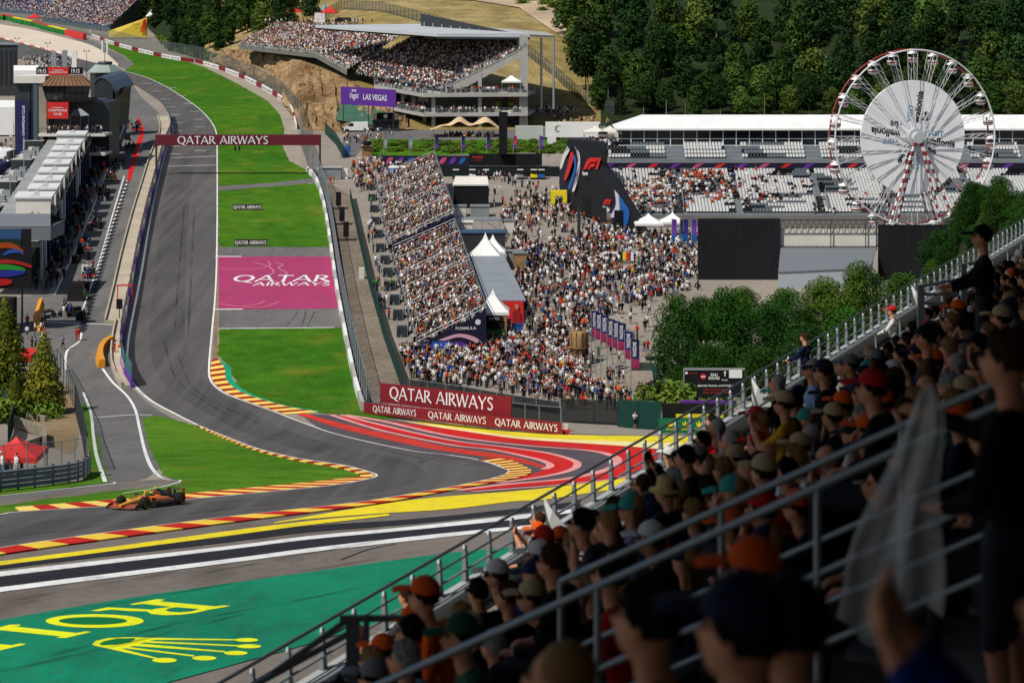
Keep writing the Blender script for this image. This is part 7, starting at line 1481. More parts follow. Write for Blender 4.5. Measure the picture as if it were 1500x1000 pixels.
gt = MB(); gt.lathe((0, 0, -2.0), [(.3, 0), (.75, .15), (.85, .6), (.85, .85)], 10); me_tub = gt.mesh('gondola', m_wwhite)
gc = MB(); gc.lathe((0, 0, -.55), [(.9, 0), (.8, .25), (.3, .5)], 10); me_can = gc.mesh('canopy', m_wwhite)
gs_ = MB()
for t in range(4): gs_.tube((.75*math.cos(t*1.57), .75*math.sin(t*1.57), -1.2), (.75*math.cos(t*1.57), .75*math.sin(t*1.57), -.5), .05, n=4)
gs_.tube((0, 0, -.2), (0, 0, .05), .08, n=5); me_st = gs_.mesh('strut', m_dgrey)
gb_ = MB(); gb_.lathe((0, 0, -1.55), [(.87, 0), (.87, .18)], 10); me_band = gb_.mesh('red_band', m_wred)
for i in range(24):
    a = 2*math.pi*i/24; g0_ = inst('gondola', me_tub, root, wp_(a, Rr-.1, 0)-base); inst('canopy', me_can, g0_); inst('strut', me_st, g0_)['kind'] = 'stuff'; inst('red_band', me_band, g0_)
hb_ = MB(); 
for rad, o0_, o1_ in ((1.5, -1.4, 1.4), (.9, 1.4, 2.2)):
    n = 18; a_ = [wp_(2*math.pi*i/n, rad, o0_) for i in range(n)]; b_ = [wp_(2*math.pi*i/n, rad, o1_) for i in range(n)]; hb_.loft([a_, b_], smooth=False)
hb_.build('hub', M('hub_grey', C(196, 202, 206), .5, .4), root)
zb = gz(hub.y)
for off in (2.4, -2.4):
    for lr in (-1, 1):
        for k in (0, 1):
            p0 = hub+nf_*(off*.75)+e1*(lr*.3); q0 = hub+nf_*(off*(1.5 if k else .95))+e1*(lr*(6.6 if k else 4.4)); q0.z = zb+1.2; mb = MB(); n = 22
            for s in range(n): mb.tube(p0.lerp(q0, s/n), p0.lerp(q0, (s+1)/n), .2, n=6, mi=s % 2)
            mb.build('leg', [m_wwhite, m_wred], root)
pf = MB(); pf.box((hub.x, hub.y, zb), (17, 9, 1.2)); pf.build('platform', m_grey, root)
bb = MB(); bb.box((hub.x+.5, hub.y-4.7, zb+.05), (5.5, .2, 3.0)); bb.build('ticket_booth_print', m_bluep, root); tr_ = MB()
for i in range(9): tr_.tube((hub.x-8+i*2, hub.y-4, zb+1.2), (hub.x-7+i*2, hub.y-4, zb+3.4), .06, n=4); tr_.tube((hub.x-7+i*2, hub.y-4, zb+3.4), (hub.x-6+i*2, hub.y-4, zb+1.2), .06, n=4)
tr_.build('base_truss', m_wwhite, root)
# ---- stage backs
Ys = 300.0
hoard('tall black stage screen seen from behind left of the white stage', 1022, 1143, 320, 440, Ys, M('stage_black', C(26, 27, 32), .8, .2, noise=(.15, .25)), 'stage_screen', 3)
r = T('concert_stage', 'white-clad stage back with truss and sloping grey canopy', 'stage', gp(xat(1213, Ys), Ys))
MB().hexa([P(1143.5, 362, Ys+.5), P(1283, 362, Ys+.5), P(1283, 362, Ys+1), P(1143.5, 362, Ys+1), P(1143.5, 334, Ys+.5), P(1283, 334, Ys+.5), P(1283, 334, Ys+1), P(1143.5, 334, Ys+1)]).build('white_backdrop', m_offw, r)
t_ = MB()
for v in (322, 334, 361): t_.bar(P(1143, v, Ys), P(1285, v, Ys), .12, .12)
for k in range(16): u = 1143+k*8.9; t_.bar(P(u, 334, Ys), P(u+4.45, 322, Ys), .07, .07); t_.bar(P(u+4.45, 322, Ys), P(u+8.9, 334, Ys), .07, .07); t_.bar(P(u, 361, Ys), P(u+4.5, 365, Ys), .06, .06)
for u in (1143, 1217, 1268, 1284): t_.bar(P(u, 322, Ys), P(u, 366, Ys), .12, .12)
t_.build('truss', m_dgrey, r); MB().prism([P(1140, 398, Ys-6), P(1275, 392, Ys-6), P(1284, 362, Ys+.2), P(1143.5, 362, Ys+.2)], (0, 0, -.2)).build('canopy', M('grey_canvas', C(196, 204, 212), .7, .2), r); MB().hexa([P(1140, 440, Ys-5.9), P(1275, 440, Ys-5.9), P(1275, 440, Ys), P(1140, 440, Ys), P(1140, 400, Ys-5.9), P(1275, 394, Ys-5.9), P(1280, 366, Ys), P(1143.5, 366, Ys)]).build('lower_wall', M('stage_grey', C(170, 178, 184), .7, .2), r)
hoard('black stage screen right of the white stage below the ferris wheel', 1286, 1412, 329, 410, Ys, M('stage_black', C(26, 27, 32)), 'stage_screen', 3)
for ob_ in [o for o in col.objects if o.name.startswith('stage_screen')]:
    c_ = ob_.location; w_ = ob_.dimensions.x; h_ = ob_.data.vertices[4].co.z if len(ob_.data.vertices) > 4 else 9
    for k in range(1, 6): MB().box((c_.x-w_/2+w_*k/6, c_.y-1.53, c_.z+.1), (.07, .04, max(v.co.z for v in ob_.data.vertices)-.2)).build('panel_seam', M('seam_grey', C(48, 49, 54), .8, .2), ob_)
tp = MB()
for k in range(20): u = 1286+k*6; tp.bar(P(u, 329, Ys-.1), P(u+3, 326, Ys-.1), .05, .05); tp.bar(P(u+3, 326, Ys-.1), P(u+6, 329, Ys-.1), .05, .05)
solo('top_truss', tp, m_silver, 'thin silver truss along the top of the right black screen', 'truss')
# ---- trees at the right of the plaza
NT = []
for i, (c0_, c1_) in enumerate(((C(30, 58, 16), C(60, 96, 28)), (C(24, 48, 17), C(46, 80, 26)), (C(40, 70, 20), C(82, 112, 36)))):
    NT.append((leaf_mesh('crown', [(c_, (r_[0]*.62, r_[1]*.62, r_[2]*.66)) for c_, r_ in broad_lobes(9.5, 6.6, 34, 140+i, .1)], 12000, .21, (c0_, c1_), 190+i), trunk_mesh(6.5, .16, 20+i, m_bark)))
def bank(x, y):
    t = min(1, max(0, (x-47)/10)); t = t*t*(3-2*t); f = min(1, max(0, (272-y)/22)); return gz(y)+19*t*f
bmb = MB(); bx_ = [44+2*i for i in range(30)]; by_ = [190+4*i for i in range(21)]
bmb.add([(x, y, bank(x, y)+.05) for y in by_ for x in bx_], [(j*30+i, j*30+i+1, (j+1)*30+i+1, (j+1)*30+i) for j in range(20) for i in range(29)], smooth=True); struct('wooded_bank', bmb, m_forest)
for i, (u, vt, Y, wpx, k, lb) in enumerate(((992, 432, 240, 88, 1, 'dark leafy tree at the left end of the grove by the feather flags'), (1062, 408, 243, 100, 0, 'tall round tree in the grove below the left black screen'), (1030, 430, 262, 80, 1, 'tree at the back of the grove under the left black screen'), (1120, 440, 250, 100, 1, 'dark tree in the middle of the grove'), (1150, 418, 262, 90, 0, 'rounded tree in front of the white stage'), (1205, 400, 266, 96, 2, 'light green tree under the stage canopy'), (1262, 388, 264, 96, 2, 'light green tree below the right black screen'), (1322, 398, 262, 96, 0, 'leafy tree touching the stand railing near the black screen'), (1180, 470, 235, 100, 1, 'dark tree low behind the stand railing'), (1110, 500, 230, 90, 1, 'dark low tree behind the black information board'), (1378, 378, 255, 70, 1, 'dark tree behind the upper stand railing'), (1240, 450, 236, 100, 0, 'green tree behind the middle of the stand railing'), (1090, 450, 272, 70, 2, 'light tree crown peeping below the left black screen'), (1040, 500, 236, 90, 0, 'tree in front of the grove above the information board'), (1462, 312, 236, 62, 0, 'sunlit tree at the right edge beside the ferris wheel'), (1425, 345, 246, 46, 1, 'small tree in front of the ferris wheel base'), (1505, 285, 225, 70, 1, 'dark leafy tree cut by the right edge of the picture'), (1310, 470, 240, 90, 1, 'dark tree low behind the railing right of centre'))):
    p = P(u, vt, Y); g_ = bank(p.x, Y); o = tree(NT[k], Vector((p.x, Y, g_-.3)), 1.0, lb, None); w_ = wpx*Y/F/9.6; o.scale = (w_, w_, max(.5, (p.z-g_)/9.9)*random.uniform(.94, 1.1))
rbk = random.Random(9)
for i in range(40):
    x, y = rbk.uniform(47, 60), rbk.uniform(206, 258); g_ = bank(x, y); k = rbk.choice((0, 1, 1)); o = tree(NT[k], Vector((x, y, g_-.3)), 1.0, 'low leafy bush on the steep bank behind the upper railing', 'bushes on the steep bank', 'bush'); o['category'] = 'bush'; q_ = rbk.uniform(.22, .42); o.scale = (q_*1.2, q_*1.2, q_)
for i, (u, v, sc) in enumerate(((968, 596, 1.7), (992, 602, 1.5), (1020, 600, 1.8), (1046, 604, 1.5), (980, 585, 1.4))): shrub(G(u, v), sc*1.0, f'{("first","second","third","fourth","rear")[i]} green bush behind the yellow block left of the information board')
# ---- the red wall of boards at the foot of the plaza
ya, yb = G(533, 605), G(823, 637); d = (yb-ya); hb = 15.5*ya.y/F
r = T('advertising_wall', 'red advertising wall with large and small QATAR AIRWAYS boards', 'barrier', ya)
def wallboard(name, pa, pb_, h, txts, m, lift):
    dd = (pb_-pa); bk = Vector((0, .3, 0)); o = MB().hexa([pa, pb_, pb_+bk, pa+bk, pa+UP*h, pb_+UP*h, pb_+bk+UP*h, pa+bk+UP*h]).build(name, m, r)
    for s0, s1, z0, hh in txts: text_mb(MB(), 'QATAR AIRWAYS', pa.lerp(pb_, s0)+UP*z0, dd, UP, hh, width=dd.length*(s1-s0), flare=True, lift=.04).build('lettering', m_whitep, o)
for i in range(3):
    s0, s1 = i/3, (i+.999)/3; wallboard('lower_board', ya.lerp(yb, s0), ya.lerp(yb, s1), hb, [((.16, .87), (.06, .94), (.07, .95))[i]+(.28, hb*.6)], m_maroon2, .03)
ua, ub = P(557, 589, ya.y+.6), P(749, 612, ya.lerp(yb, .745).y+.6); wallboard('upper_board', ua, ub, 28*ya.y/F, [(.08, .875, .55, 1.28)], m_maroon2, .03)
sp = MB()
for k in range(7): q = ua.lerp(ub, k/6)+Vector((0, .5, 0)); sp.bar(q-UP*2, q+UP*2, .1, .1)
sp.build('support_posts', m_dgrey, r)
fence('pipe_fence', 'steel pipe fence right of the large red board', [G(749, 624), G(790, 629), G(822, 632)], 2.4, m_bnet, m_grey, gap=3, r=.06)
fence('netted_fence', 'black netted fence along the lower edge of the plaza', [G(822, 618), G(870, 621), G(910, 623), G(965, 627)], 2.5, m_bnet, m_dkgreen, gap=3, r=.05); fence('netted_fence', 'dark green netted fence left of the green boards', [G(905, 625), G(935, 628), G(968, 630)], 2.9, m_net, m_dkgreen, gap=2.5)
fence('service_fence', 'wire fence beside the far left end of the red wall', [G(536, 590), G(560, 592)], 1.6, m_wire, gap=2); fence('netted_fence', 'black netted fence below the dense crowd', [G(600, 572), G(680, 583), G(752, 596), G(820, 606)], 1.3, m_bnet, m_grey, gap=3, r=.04)
r = T('stairway', 'concrete stairway beside the feather flags', 'stairs', G(935, 570)); a0_ = G(922, 572)
for k in range(9): MB().box(a0_+Vector((1.3, k*.55, .0)), (3.2, .54, .16*(k+1))).build('step', m_strip, r)
fence('stair_fence', 'dark green fence above the stairway', [G(926, 556), G(955, 556), G(962, 570)], 2.0, m_net, m_dkgreen, gap=2.4)
hoard('grey canopy roof beside the feather flags', 940, 962, 511, 515, G(950, 530).y, m_grey, 'canopy_roof', 2.5)
for i, (u, v, h) in enumerate(((1057, 545, 8), (1004, 205, 9), (976, 182, 6), (1120, 182, 7.5))): p = G(u, v) if i == 0 else P(u, v, 500); solo('utility_pole', MB().tube(p, p+UP*h, .1, .07, 6), m_wood if i != 2 else m_silver, ('wooden pole in the grove behind the information board', 'wooden pole behind the white marquee', 'floodlight pole behind the white marquee', 'lamp pole behind the marquee at the wood')[i], 'pole')
# information board
Yi = 216.0; r = T('information_board', 'black EAU ROUGE information board on legs behind the stand railing', 'sign', gp(xat(1045, Yi), Yi))
def ib(u0, u1, v0, v1, name, m, dy=0.0, th=.25, par=None): return MB().hexa([P(u0, v1, Yi-dy), P(u1, v1, Yi-dy), P(u1, v1, Yi-dy+th), P(u0, v1, Yi-dy+th), P(u0, v0, Yi-dy), P(u1, v0, Yi-dy), P(u1, v0, Yi-dy+th), P(u0, v0, Yi-dy+th)]).build(name, m, par or r)
ib(1001, 1091, 538.5, 542, 'frame', m_silver); ib(1001, 1002.5, 542, 560, 'frame', m_silver); b1 = ib(1002.5, 1090, 542, 560, 'upper_panel', m_blackp); b2 = ib(1020, 1090, 560.3, 582, 'lower_panel', m_blackp)
it = lambda t, u, v, hpx, wpx, m=m_whitep, par=b1, bo=.02: text_mb(MB(), t, P(u, v, Yi-.04), (1, 0, 0), UP, hpx*Yi/F, width=wpx*Yi/F, bold=bo, lift=0).build('lettering', m, par)
it('EAU', 1041, 550.5, 4, 10, bo=.04); it('ROUGE', 1038, 555.5, 4, 16, bo=.04); it('Keep right', 1057, 557, 2, 9); it('BEFORE TRACK ACTIVITIES ?', 1022, 566, 2.6, 52, par=b2, bo=.03); it('Take the footbridge', 1030, 571.5, 1.8, 40, m_signred, b2); it('Exit via the tunnel', 1030, 575.5, 1.8, 38, m_signred, b2); it('FORMULA 1', 1008, 547.2, 1.5, 14, m_signred)
ib(1068, 1087, 541.5, 553.5, 'white_panel', m_whitep, .06, .05, b1); MB().add([P(1030+4.2*math.cos(t), 551.5+4.2*math.sin(t), Yi-.05) for t in [-k*.393 for k in range(16)]], [tuple(range(16))]).build('no_entry_disc', m_signred, b1); ib(1027, 1033, 550.7, 552.3, 'no_entry_bar', m_whitep, .08, .02, b1); MB().prism([P(1061.3, 551, Yi-.05), P(1062.7, 551, Yi-.05), P(1062.7, 546, Yi-.05), P(1064, 546, Yi-.05), P(1062, 542.5, Yi-.05), P(1060, 546, Yi-.05), P(1061.3, 546, Yi-.05)], (0, -.01, 0)).build('up_arrow', m_whitep, b1); MB().add([P(1005.5+2*math.cos(t), 546+2*math.sin(t), Yi-.04) for t in [-k*.524 for k in range(12)]], [tuple(range(12))]).build('round_emblem', m_whitep, b1)
for u in (1024, 1086): MB().bar(P(u, 640, Yi+.3), P(u, 560, Yi+.3), .15, .15).build('leg', m_silver, r)
Yr = G(1010, 636).y; o = hoard('green board with yellow crown emblems and ROLEX lettering beyond the railing', 965, 1080, 612, 634, Yr, M('board_green', C(12, 110, 76), .6, .3), 'green_board', .3)
for u in (976, 998, 1018, 1040): text_mb(MB(), 'ROLEX', P(u, 630, Yr-.05), (1, 0, 0), UP, 3.4*Yr/F, width=13*Yr/F, flare=True, lift=0).build('lettering', m_yel, o); MB().add([P(u+3+k, 623+s, Yr-.05) for k, s in ((0, 1.5), (-1.6, -6), (1.2, -2), (3, -8), (4.8, -2), (7.6, -6), (6, 1.5))], [tuple(range(7))]).build('crown_emblem', m_yel, o)
hoard('yellow block on top of the green board', 990, 1060, 606, 611.5, Yr+1, m_yel, 'yellow_block', 2); hoard('black board behind the yellow block', 970, 1062, 590, 612, Yr+3.5, m_blackp, 'black_board', .3); hoard('violet board under the information sign', 995, 1075, 586, 592, Yr+5, m_violet, 'violet_board', .3)
q = G(829, 636); r = T('fire_extinguisher_post', 'small red marshal post beside the end of the red wall', 'post', q); MB().box(q, (.7, .4, .5)).build('base', m_signred, r); MB().box(q+UP*.5, (.4, .3, .5)).build('cabinet', m_offw, r)
# ================================================================== PEOPLE BUILT ONE BY ONE
m_skin = M('skin', C(204, 142, 108), .6, .25, noise=(30, .06)); m_shirt = M_attr('shirt', .85, obj=True)
def cloth_bump(m, sc, st, dist):
    nt = m.node_tree; b = nt.nodes['Principled BSDF']; tc = nt.nodes.new('ShaderNodeTexCoord'); n = nt.nodes.new('ShaderNodeTexNoise'); n.inputs['Scale'].default_value = sc; n.inputs['Detail'].default_value = 4; n.inputs['Distortion'].default_value = 1.2; nt.links.new(tc.outputs['Object'], n.inputs['Vector'])
    bp = nt.nodes.new('ShaderNodeBump'); bp.inputs['Strength'].default_value = st; bp.inputs['Distance'].default_value = dist; nt.links.new(n.outputs['Fac'], bp.inputs['Height']); nt.links.new(bp.outputs[0], b.inputs['Normal'])
cloth_bump(m_shirt, 9, .9, .05); m_pants = M('dark_trousers', C(40, 42, 52), .85, .2); m_hair = M_attr('hair', .6, obj=True); cloth_bump(m_hair, 45, .8, .02); m_short = M('jeans_blue', C(62, 76, 104), .85, .2)
def body_mesh(name, prims, voxel, mats):
    """prims: (tag, p0, p1, r0, r1) capsules or (tag, centre, radii); grown together into one continuous skin"""
    mb = MB(); cen = []
    for q in prims:
        if len(q) == 5:
            t, a, b, r0, r1 = q; a, b = Vector(a), Vector(b); mb.tube(a, b, r0, r1, 10); mb.ell(a, (r0,)*3, 10, 8); mb.ell(b, (r1,)*3, 10, 8); cen.append((t, np.array(a), np.array(b), r0, r1))
        else: t, c, r = q; mb.ell(c, r, 12, 10); cen.append((t, np.array(c, float), None, np.array(r), 0))
    ob = bpy.data.objects.new('tmp', mb.mesh('tmp', m_skin)); col.objects.link(ob)
    md = ob.modifiers.new('r', 'REMESH'); md.mode = 'VOXEL'; md.voxel_size = voxel
    sm = ob.modifiers.new('s', 'SMOOTH'); sm.factor = .5; sm.iterations = 2
    me = bpy.data.meshes.new_from_object(ob.evaluated_get(bpy.context.evaluated_depsgraph_get())); bpy.data.objects.remove(ob)
    me.name = name; n = len(me.polygons); fc = np.zeros(n*3); me.polygons.foreach_get('center', fc); fc = fc.reshape(-1, 3); best = np.full(n, 1e9); tag = np.zeros(n, int)
    for t, a, b, r0, r1 in cen:
        if b is None: d = (np.linalg.norm((fc-a)/r0, axis=1)-1)*r0.min()
        else:
            ab = b-a; k = np.clip(((fc-a) @ ab)/max(ab @ ab, 1e-9), 0, 1); d = np.linalg.norm(fc-(a+k[:, None]*ab), axis=1)-(r0+(r1-r0)*k)
        w = d < best; best[w] = d[w]; tag[w] = t
    me.materials.clear()
    for m in mats: me.materials.append(m)
    me.polygons.foreach_set('material_index', tag); me.polygons.foreach_set('use_smooth', [True]*n); me.update(); return me
def head_prims(hx, hy, hz):
    return [(0, (hx, hy+.01, hz), (.076, .096, .115)), (0, (hx, hy-.035, hz-.065), (.055, .06, .055)), (0, (hx, hy-.1, hz-.015), (.016, .026, .028)), (0, (hx, hy-.085, hz-.055), (.03, .022, .02)), (0, (hx-.078, hy+.01, hz-.01), (.014, .026, .034)), (0, (hx+.078, hy+.01, hz-.01), (.014, .026, .034)),
            (0, (hx, hy+.03, hz-.17), (hx, hy+.015, hz-.06), .064, .056)]
def hand_prims(p, d, curl=.3):
    """palm and five fingers from wrist point p along direction d"""
    p, d = Vector(p), Vector(d).normalized(); side = d.cross(Vector((0, 0, 1))).normalized() if abs(d.z) < .9 else Vector((1, 0, 0)); dn = side.cross(d).normalized(); out = [(0, tuple(p), tuple(p+d*.07), .03, .034)]
    for k, L in enumerate((.065, .075, .07, .055)):
        a = p+d*.085+side*(.028-.0185*k); b = a+d*L*.5-dn*.01; c = b+d*L*.5*(1-curl)-dn*L*curl; out += [(0, tuple(a), tuple(b), .0105, .0095), (0, tuple(b), tuple(c), .0095, .008)]
    a = p+d*.03+side*.035; out += [(0, tuple(a), tuple(a+d*.035+side*.02-dn*.01), .012, .01), (0, tuple(a+d*.035+side*.02-dn*.01), tuple(a+d*.06+side*.012-dn*.02), .01, .009)]
    return out
def sit(lean=0.0, arms='lap', sleeve=True, long_=True):
    f = lambda x, y, z: (x, y-lean*max(0, z-.5), z)
    pr = [(2, f(0, .05, .53), (.19, .15, .13)), (1, f(0, .06, .75), (.175, .125, .2)), (1, f(0, .04, .94), (.2, .13, .17)), (1, f(-.15, .03, 1.06), f(.15, .03, 1.06), .075, .075)]
    hx, hy, hz = f(0, -.03, 1.31); pr += head_prims(hx, hy, hz)
    for s in (-1, 1):
        sh = f(s*.21, .03, 1.04)
        if arms == 'lap': el, wr, d = f(s*.27, -.02, .76), (s*.14, -.3-lean*.2, .66), (-s*.3, -1, -.15)
        elif arms == 'fold': el, wr, d = f(s*.27, -.1, .8), f(-s*.05, -.22, .83), (-s*1, -.1, .1)
        elif arms == 'chin' and s > 0: el, wr, d = f(.24, -.3, .84), f(.08, -.16, 1.18), (-.2, -.05, 1)
        elif arms == 'phone': el, wr, d = f(s*.25, -.24, .92), f(s*.07, -.42, 1.22), (-s*.2, -.3, 1)
        else: el, wr, d = f(s*.26, -.04, .77), (s*.16, -.34, .6), (0, -1, -.3)
        pr += [(1, sh, el, .062, .05), (0 if not sleeve else 1, el, tuple(np.array(el)*.2+np.array(wr)*.8), .05, .042), (0, tuple(np.array(el)*.2+np.array(wr)*.8), wr, .036, .03)]+hand_prims(wr, d, .5)
        pr += [(2, (s*.1, .02, .5), (s*.14, -.44, .5), .09, .068), (2, (s*.14, -.44, .5), (s*.14, -.46, .1), .062, .045), (2, (s*.14, -.5, .05), (.05, .11, .05))]
    return pr, (hx, hy, hz)
def stand(arms='down', stride=.0, shorts=False, twist=0.0):
    pr = [(2, (0, .01, .92), (.17, .12, .13)), (1, (0, .02, 1.12), (.165, .115, .18)), (1, (0, .01, 1.3), (.19, .125, .16)), (1, (-.145, .02, 1.42), (.145, .02, 1.42), .07, .07)]
    pr += head_prims(0, -.02, 1.69); hd = (0, -.02, 1.69)
    for s in (-1, 1):
        sh = (s*.2, .02, 1.4)
        if arms == 'down': el, wr, d = (s*.25, .03+s*stride*.4, 1.13), (s*.25, -.06+s*stride*.7, .88), (0, -.15, -1)
        elif arms == 'phone': el, wr, d = (s*.24, -.2, 1.22), (s*.07, -.36, 1.46), (-s*.2, -.2, 1)
        elif arms == 'rail': el, wr, d = (s*.27, -.12, 1.2), (s*.2, -.4, 1.08), (0, -1, -.1)
        elif arms == 'reach' and s < 0: el, wr, d = (-.3, -.26, 1.3), (-.3, -.52, 1.36), (0, -1, .05)
        else: el, wr, d = (s*.26, -.03, 1.14), (s*.16, -.24, 1.05), (-s*.4, -1, 0)
        pr += [(1, sh, el, .062, .052), (1 if arms in ('rail', 'reach') else 0, el, tuple(np.array(el)*.2+np.array(wr)*.8), .05, .04), (0, tuple(np.array(el)*.2+np.array(wr)*.8), wr, .036, .03)]+hand_prims(wr, d, .35)
        kn, an = (s*.1, -s*stride*.6-.02, .5), (s*.1, -s*stride*1.0+.03, .09)
        pr += [(2, (s*.09, 0, .88), kn, .088, .062), (0 if shorts else 2, kn, an, .056, .04), (2, (s*.1, an[1]-.06, .045), (.045, .12, .045))]
    return pr, hd
mats3 = [m_skin, m_shirt, m_pants]
SITV = []
for k, (lean, arms, sl) in enumerate(((.05, 'lap', True), (.25, 'lap', True), (.12, 'fold', True), (.3, 'chin', True), (.1, 'phone', True), (.18, 'knee', False))):
    pr, hd = sit(lean, arms, sl); SITV.append((body_mesh('person', pr, .019, mats3), hd))
STV = []
for k, (arms, st_, sh) in enumerate((('rail', 0, False), ('phone', 0, False), ('reach', 0, True), ('down', .1, False))):
    pr, hd = stand(arms, st_, sh); STV.append((body_mesh('person', pr, .019, mats3), hd))
FARV = []
for k, (arms, st_, sh) in enumerate((('down', .22, True), ('down', .0, False), ('phone', 0, True), ('hold', .18, False), ('down', -.25, True), ('hold', 0, True))):
    pr, hd = stand(arms, st_, sh); FARV.append((body_mesh('person', pr, .036, mats3), hd))
OVER = body_mesh('person', stand('hold', .05)[0], .036, [m_skin, m_shirt, m_shirt])
# hair and headgear, modelled round a head centred on the origin
def dome(rx, ry, rz, z0, y0, n=16, k=6, low=-.15):
    mb = MB(); rings = []
    for j in range(k+1):
        a = math.pi/2*(1-j/k*(1-low*.0)); z = rz*math.sin(a*1.0) if j < k else low*rz
        s = math.cos(a) if j < k else .98
        rings.append([(max(s, .02)*rx*math.cos(2*math.pi*i/n), y0+max(s, .02)*ry*math.sin(2*math.pi*i/n), z0+z) for i in range(n)])
    mb.loft(rings, 0, cap=False); return mb
def hair_short():
    mb = MB(); n = 44; rings = []; rr = random.Random(8)
    for j in range(12):
        a = math.pi/2*j/11*1.28; ring = []
        for i in range(n):
            t = 2*math.pi*i/n; front = max(0, -math.sin(t)); cut = 1-front*.55; aa = a*cut; w = 1.02+rr.uniform(-.055, .075)+.03*math.sin(i*2.1+j*3.3)
            ring.append((.084*w*math.sin(aa)*math.cos(t), .018+.104*w*math.sin(aa)*math.sin(t), .02+.118*w*math.cos(aa)))
        rings.append(ring)
    mb.loft(rings, 0, cap=False, smooth=False)
    for k in range(420):   # loose tufts
        t, a = rr.uniform(0, 6.28), math.acos(rr.uniform(-.05, 1)); front = max(0, -math.sin(t)); a *= 1-front*.5; d = Vector((.084*math.sin(a)*math.cos(t), .104*math.sin(a)*math.sin(t), .118*math.cos(a))); c = Vector((0, .018, .02))+d
        e = Vector((rr.gauss(0, 1), rr.gauss(0, 1), rr.gauss(0, .6)))*.012+d.normalized()*.012-Vector((0, 0, .008)); sd = e.cross(d).normalized()*.004; mb.add([c-sd, c+sd, c+e], [(0, 1, 2)])
    return mb.mesh('hair', m_hair)
def hair_long():
    mb = MB(); mb.ell((0, .042, .03), (.093, .1, .11), 16, 10); 
    for k in range(9): x = -.085+.17*k/8; mb.tube((x, .07-.3*x*x*8, .03), (x*1.15, .1+.02*math.sin(k*2), -.26-.05*math.sin(k*1.7)), .034, .016, 6)
    return mb.mesh('hair', m_hair)
def cap_mesh():
    mb = MB(); rings = []; n = 16
    for j in range(7):
        a = math.pi/2*j/6; rings.append([(.092*math.sin(a)*math.cos(2*math.pi*i/n), .012+.112*math.sin(a)*math.sin(2*math.pi*i/n), .02+.115*math.cos(a)) for i in range(n)])
    mb.loft(rings, 0, cap=False); br = []
    for j, (yy, zz) in enumerate(((-.085, .03), (-.15, .022), (-.2, .0))): br.append([(x*(.085-.012*j), yy-.03*(1-x*x), zz-.018*x*x) for x in np.linspace(-1, 1, 9)])
    mb.loft(br, 0, close=False, cap=False); mb.loft([[(p[0], p[1], p[2]-.006) for p in r_] for r_ in br], 0, close=False, cap=False); mb.ell((0, .012, .137), (.01, .01, .006), 6, 4); return mb.mesh('cap', m_hair)
def hat_mesh():
    mb = MB(); mb.lathe((0, .01, .04), [(.165, -.03), (.17, -.02), (.1, .0), (.096, .02), (.09, .09), (.06, .115), (.02, .1)], 18); mb.lathe((0, .01, .045), [(.1005, .0), (.1, .03)], 18, 0); return mb.mesh('straw_hat', M('straw', C(196, 168, 112), .8, .2, noise=(20, .15)))
def shades():
    mb = MB(); 
    for s in (-1, 1): mb.ell((s*.036, -.098, .012), (.03, .012, .02), 8, 6); mb.bar((s*.066, -.09, .015), (s*.08, .01, .01), .006, .008)
    mb.bar((-.01, -.106, .016), (.01, -.106, .016), .006, .006); return mb.mesh('sunglasses', m_blackp)
def face_mesh():
    mb = MB()
    for s in (-1, 1): mb.ell((s*.03, -.081, .012), (.013, .01, .007), 8, 5, 0); mb.bar((s*.014, -.088, .03), (s*.05, -.076, .03), .008, .008, 1)
    mb.ell((0, -.104, -.062), (.024, .01, .006), 8, 4, 2); return mb.mesh('face_features', [m_blackp, M('brow', C(52, 36, 26), .8, .2), M('lips', C(150, 84, 76), .6, .3)])
FCE = face_mesh()
HS, HL, CAPM, HATM, SHD = hair_short(), hair_long(), cap_mesh(), hat_mesh(), shades()
CCOL = {'black': C(24, 24, 28), 'dark grey': C(58, 60, 64), 'navy': C(26, 32, 60), 'white': C(214, 214, 212), 'red': C(190, 36, 32), 'orange': C(230, 92, 26), 'yellow': C(216, 164, 40), 'teal': C(56, 150, 140), 'light blue': C(140, 170, 206), 'grey': C(120, 122, 126), 'green': C(40, 84, 62), 'brown': C(92, 66, 44), 'violet': C(150, 130, 190), 'blue': C(28, 52, 132), 'beige': C(186, 164, 124), 'bright green': C(90, 220, 60)}
HCOL = {'dark hair': C(30, 22, 18), 'brown hair': C(64, 42, 28), 'fair hair': C(150, 116, 74), 'grey hair': C(150, 148, 144)}
def person(loc, rz, var, shirt, top, label, group=None, shades_=False, sc=1.0, tilt=0.0, parts=True):
    me, hd = var; o = bpy.data.objects.new('person', me); col.objects.link(o); o.location = loc; o.rotation_euler = (0, 0, rz); o.scale = (sc,)*3; o.color = tuple(CCOL[shirt])+(1,)
    tagp(o, label, 'person', group)
    if not parts: return o
    def at(name, me_, c=None):
        h = inst(name, me_, o, hd)
        if c is not None: h.color = tuple(c)+(1,)
        return h
    kind, tc = top
    if me not in [v_[0] for v_ in FARV] and me is not OVER: at('face_features', FCE)['kind'] = 'stuff'
    if kind == 'cap': at('hair', HS, HCOL['dark hair']); cp = at('cap', CAPM, CCOL[tc]); cp.scale = (1.03, 1.03, 1.0); cp.location.z += .026; cp.rotation_euler.x = -.12
    elif kind == 'hat': at('hair', HS, HCOL['brown hair']); at('straw_hat', HATM)
    elif kind == 'long': at('hair', HL, HCOL[tc])
    elif kind == 'short': at('hair', HS, HCOL[tc])
    elif kind == 'longcap': at('hair', HL, HCOL['fair hair']); at('cap', CAPM, CCOL[tc]).scale = (1.1, 1.08, 1.08)
    if shades_: at('sunglasses', SHD)
    return o
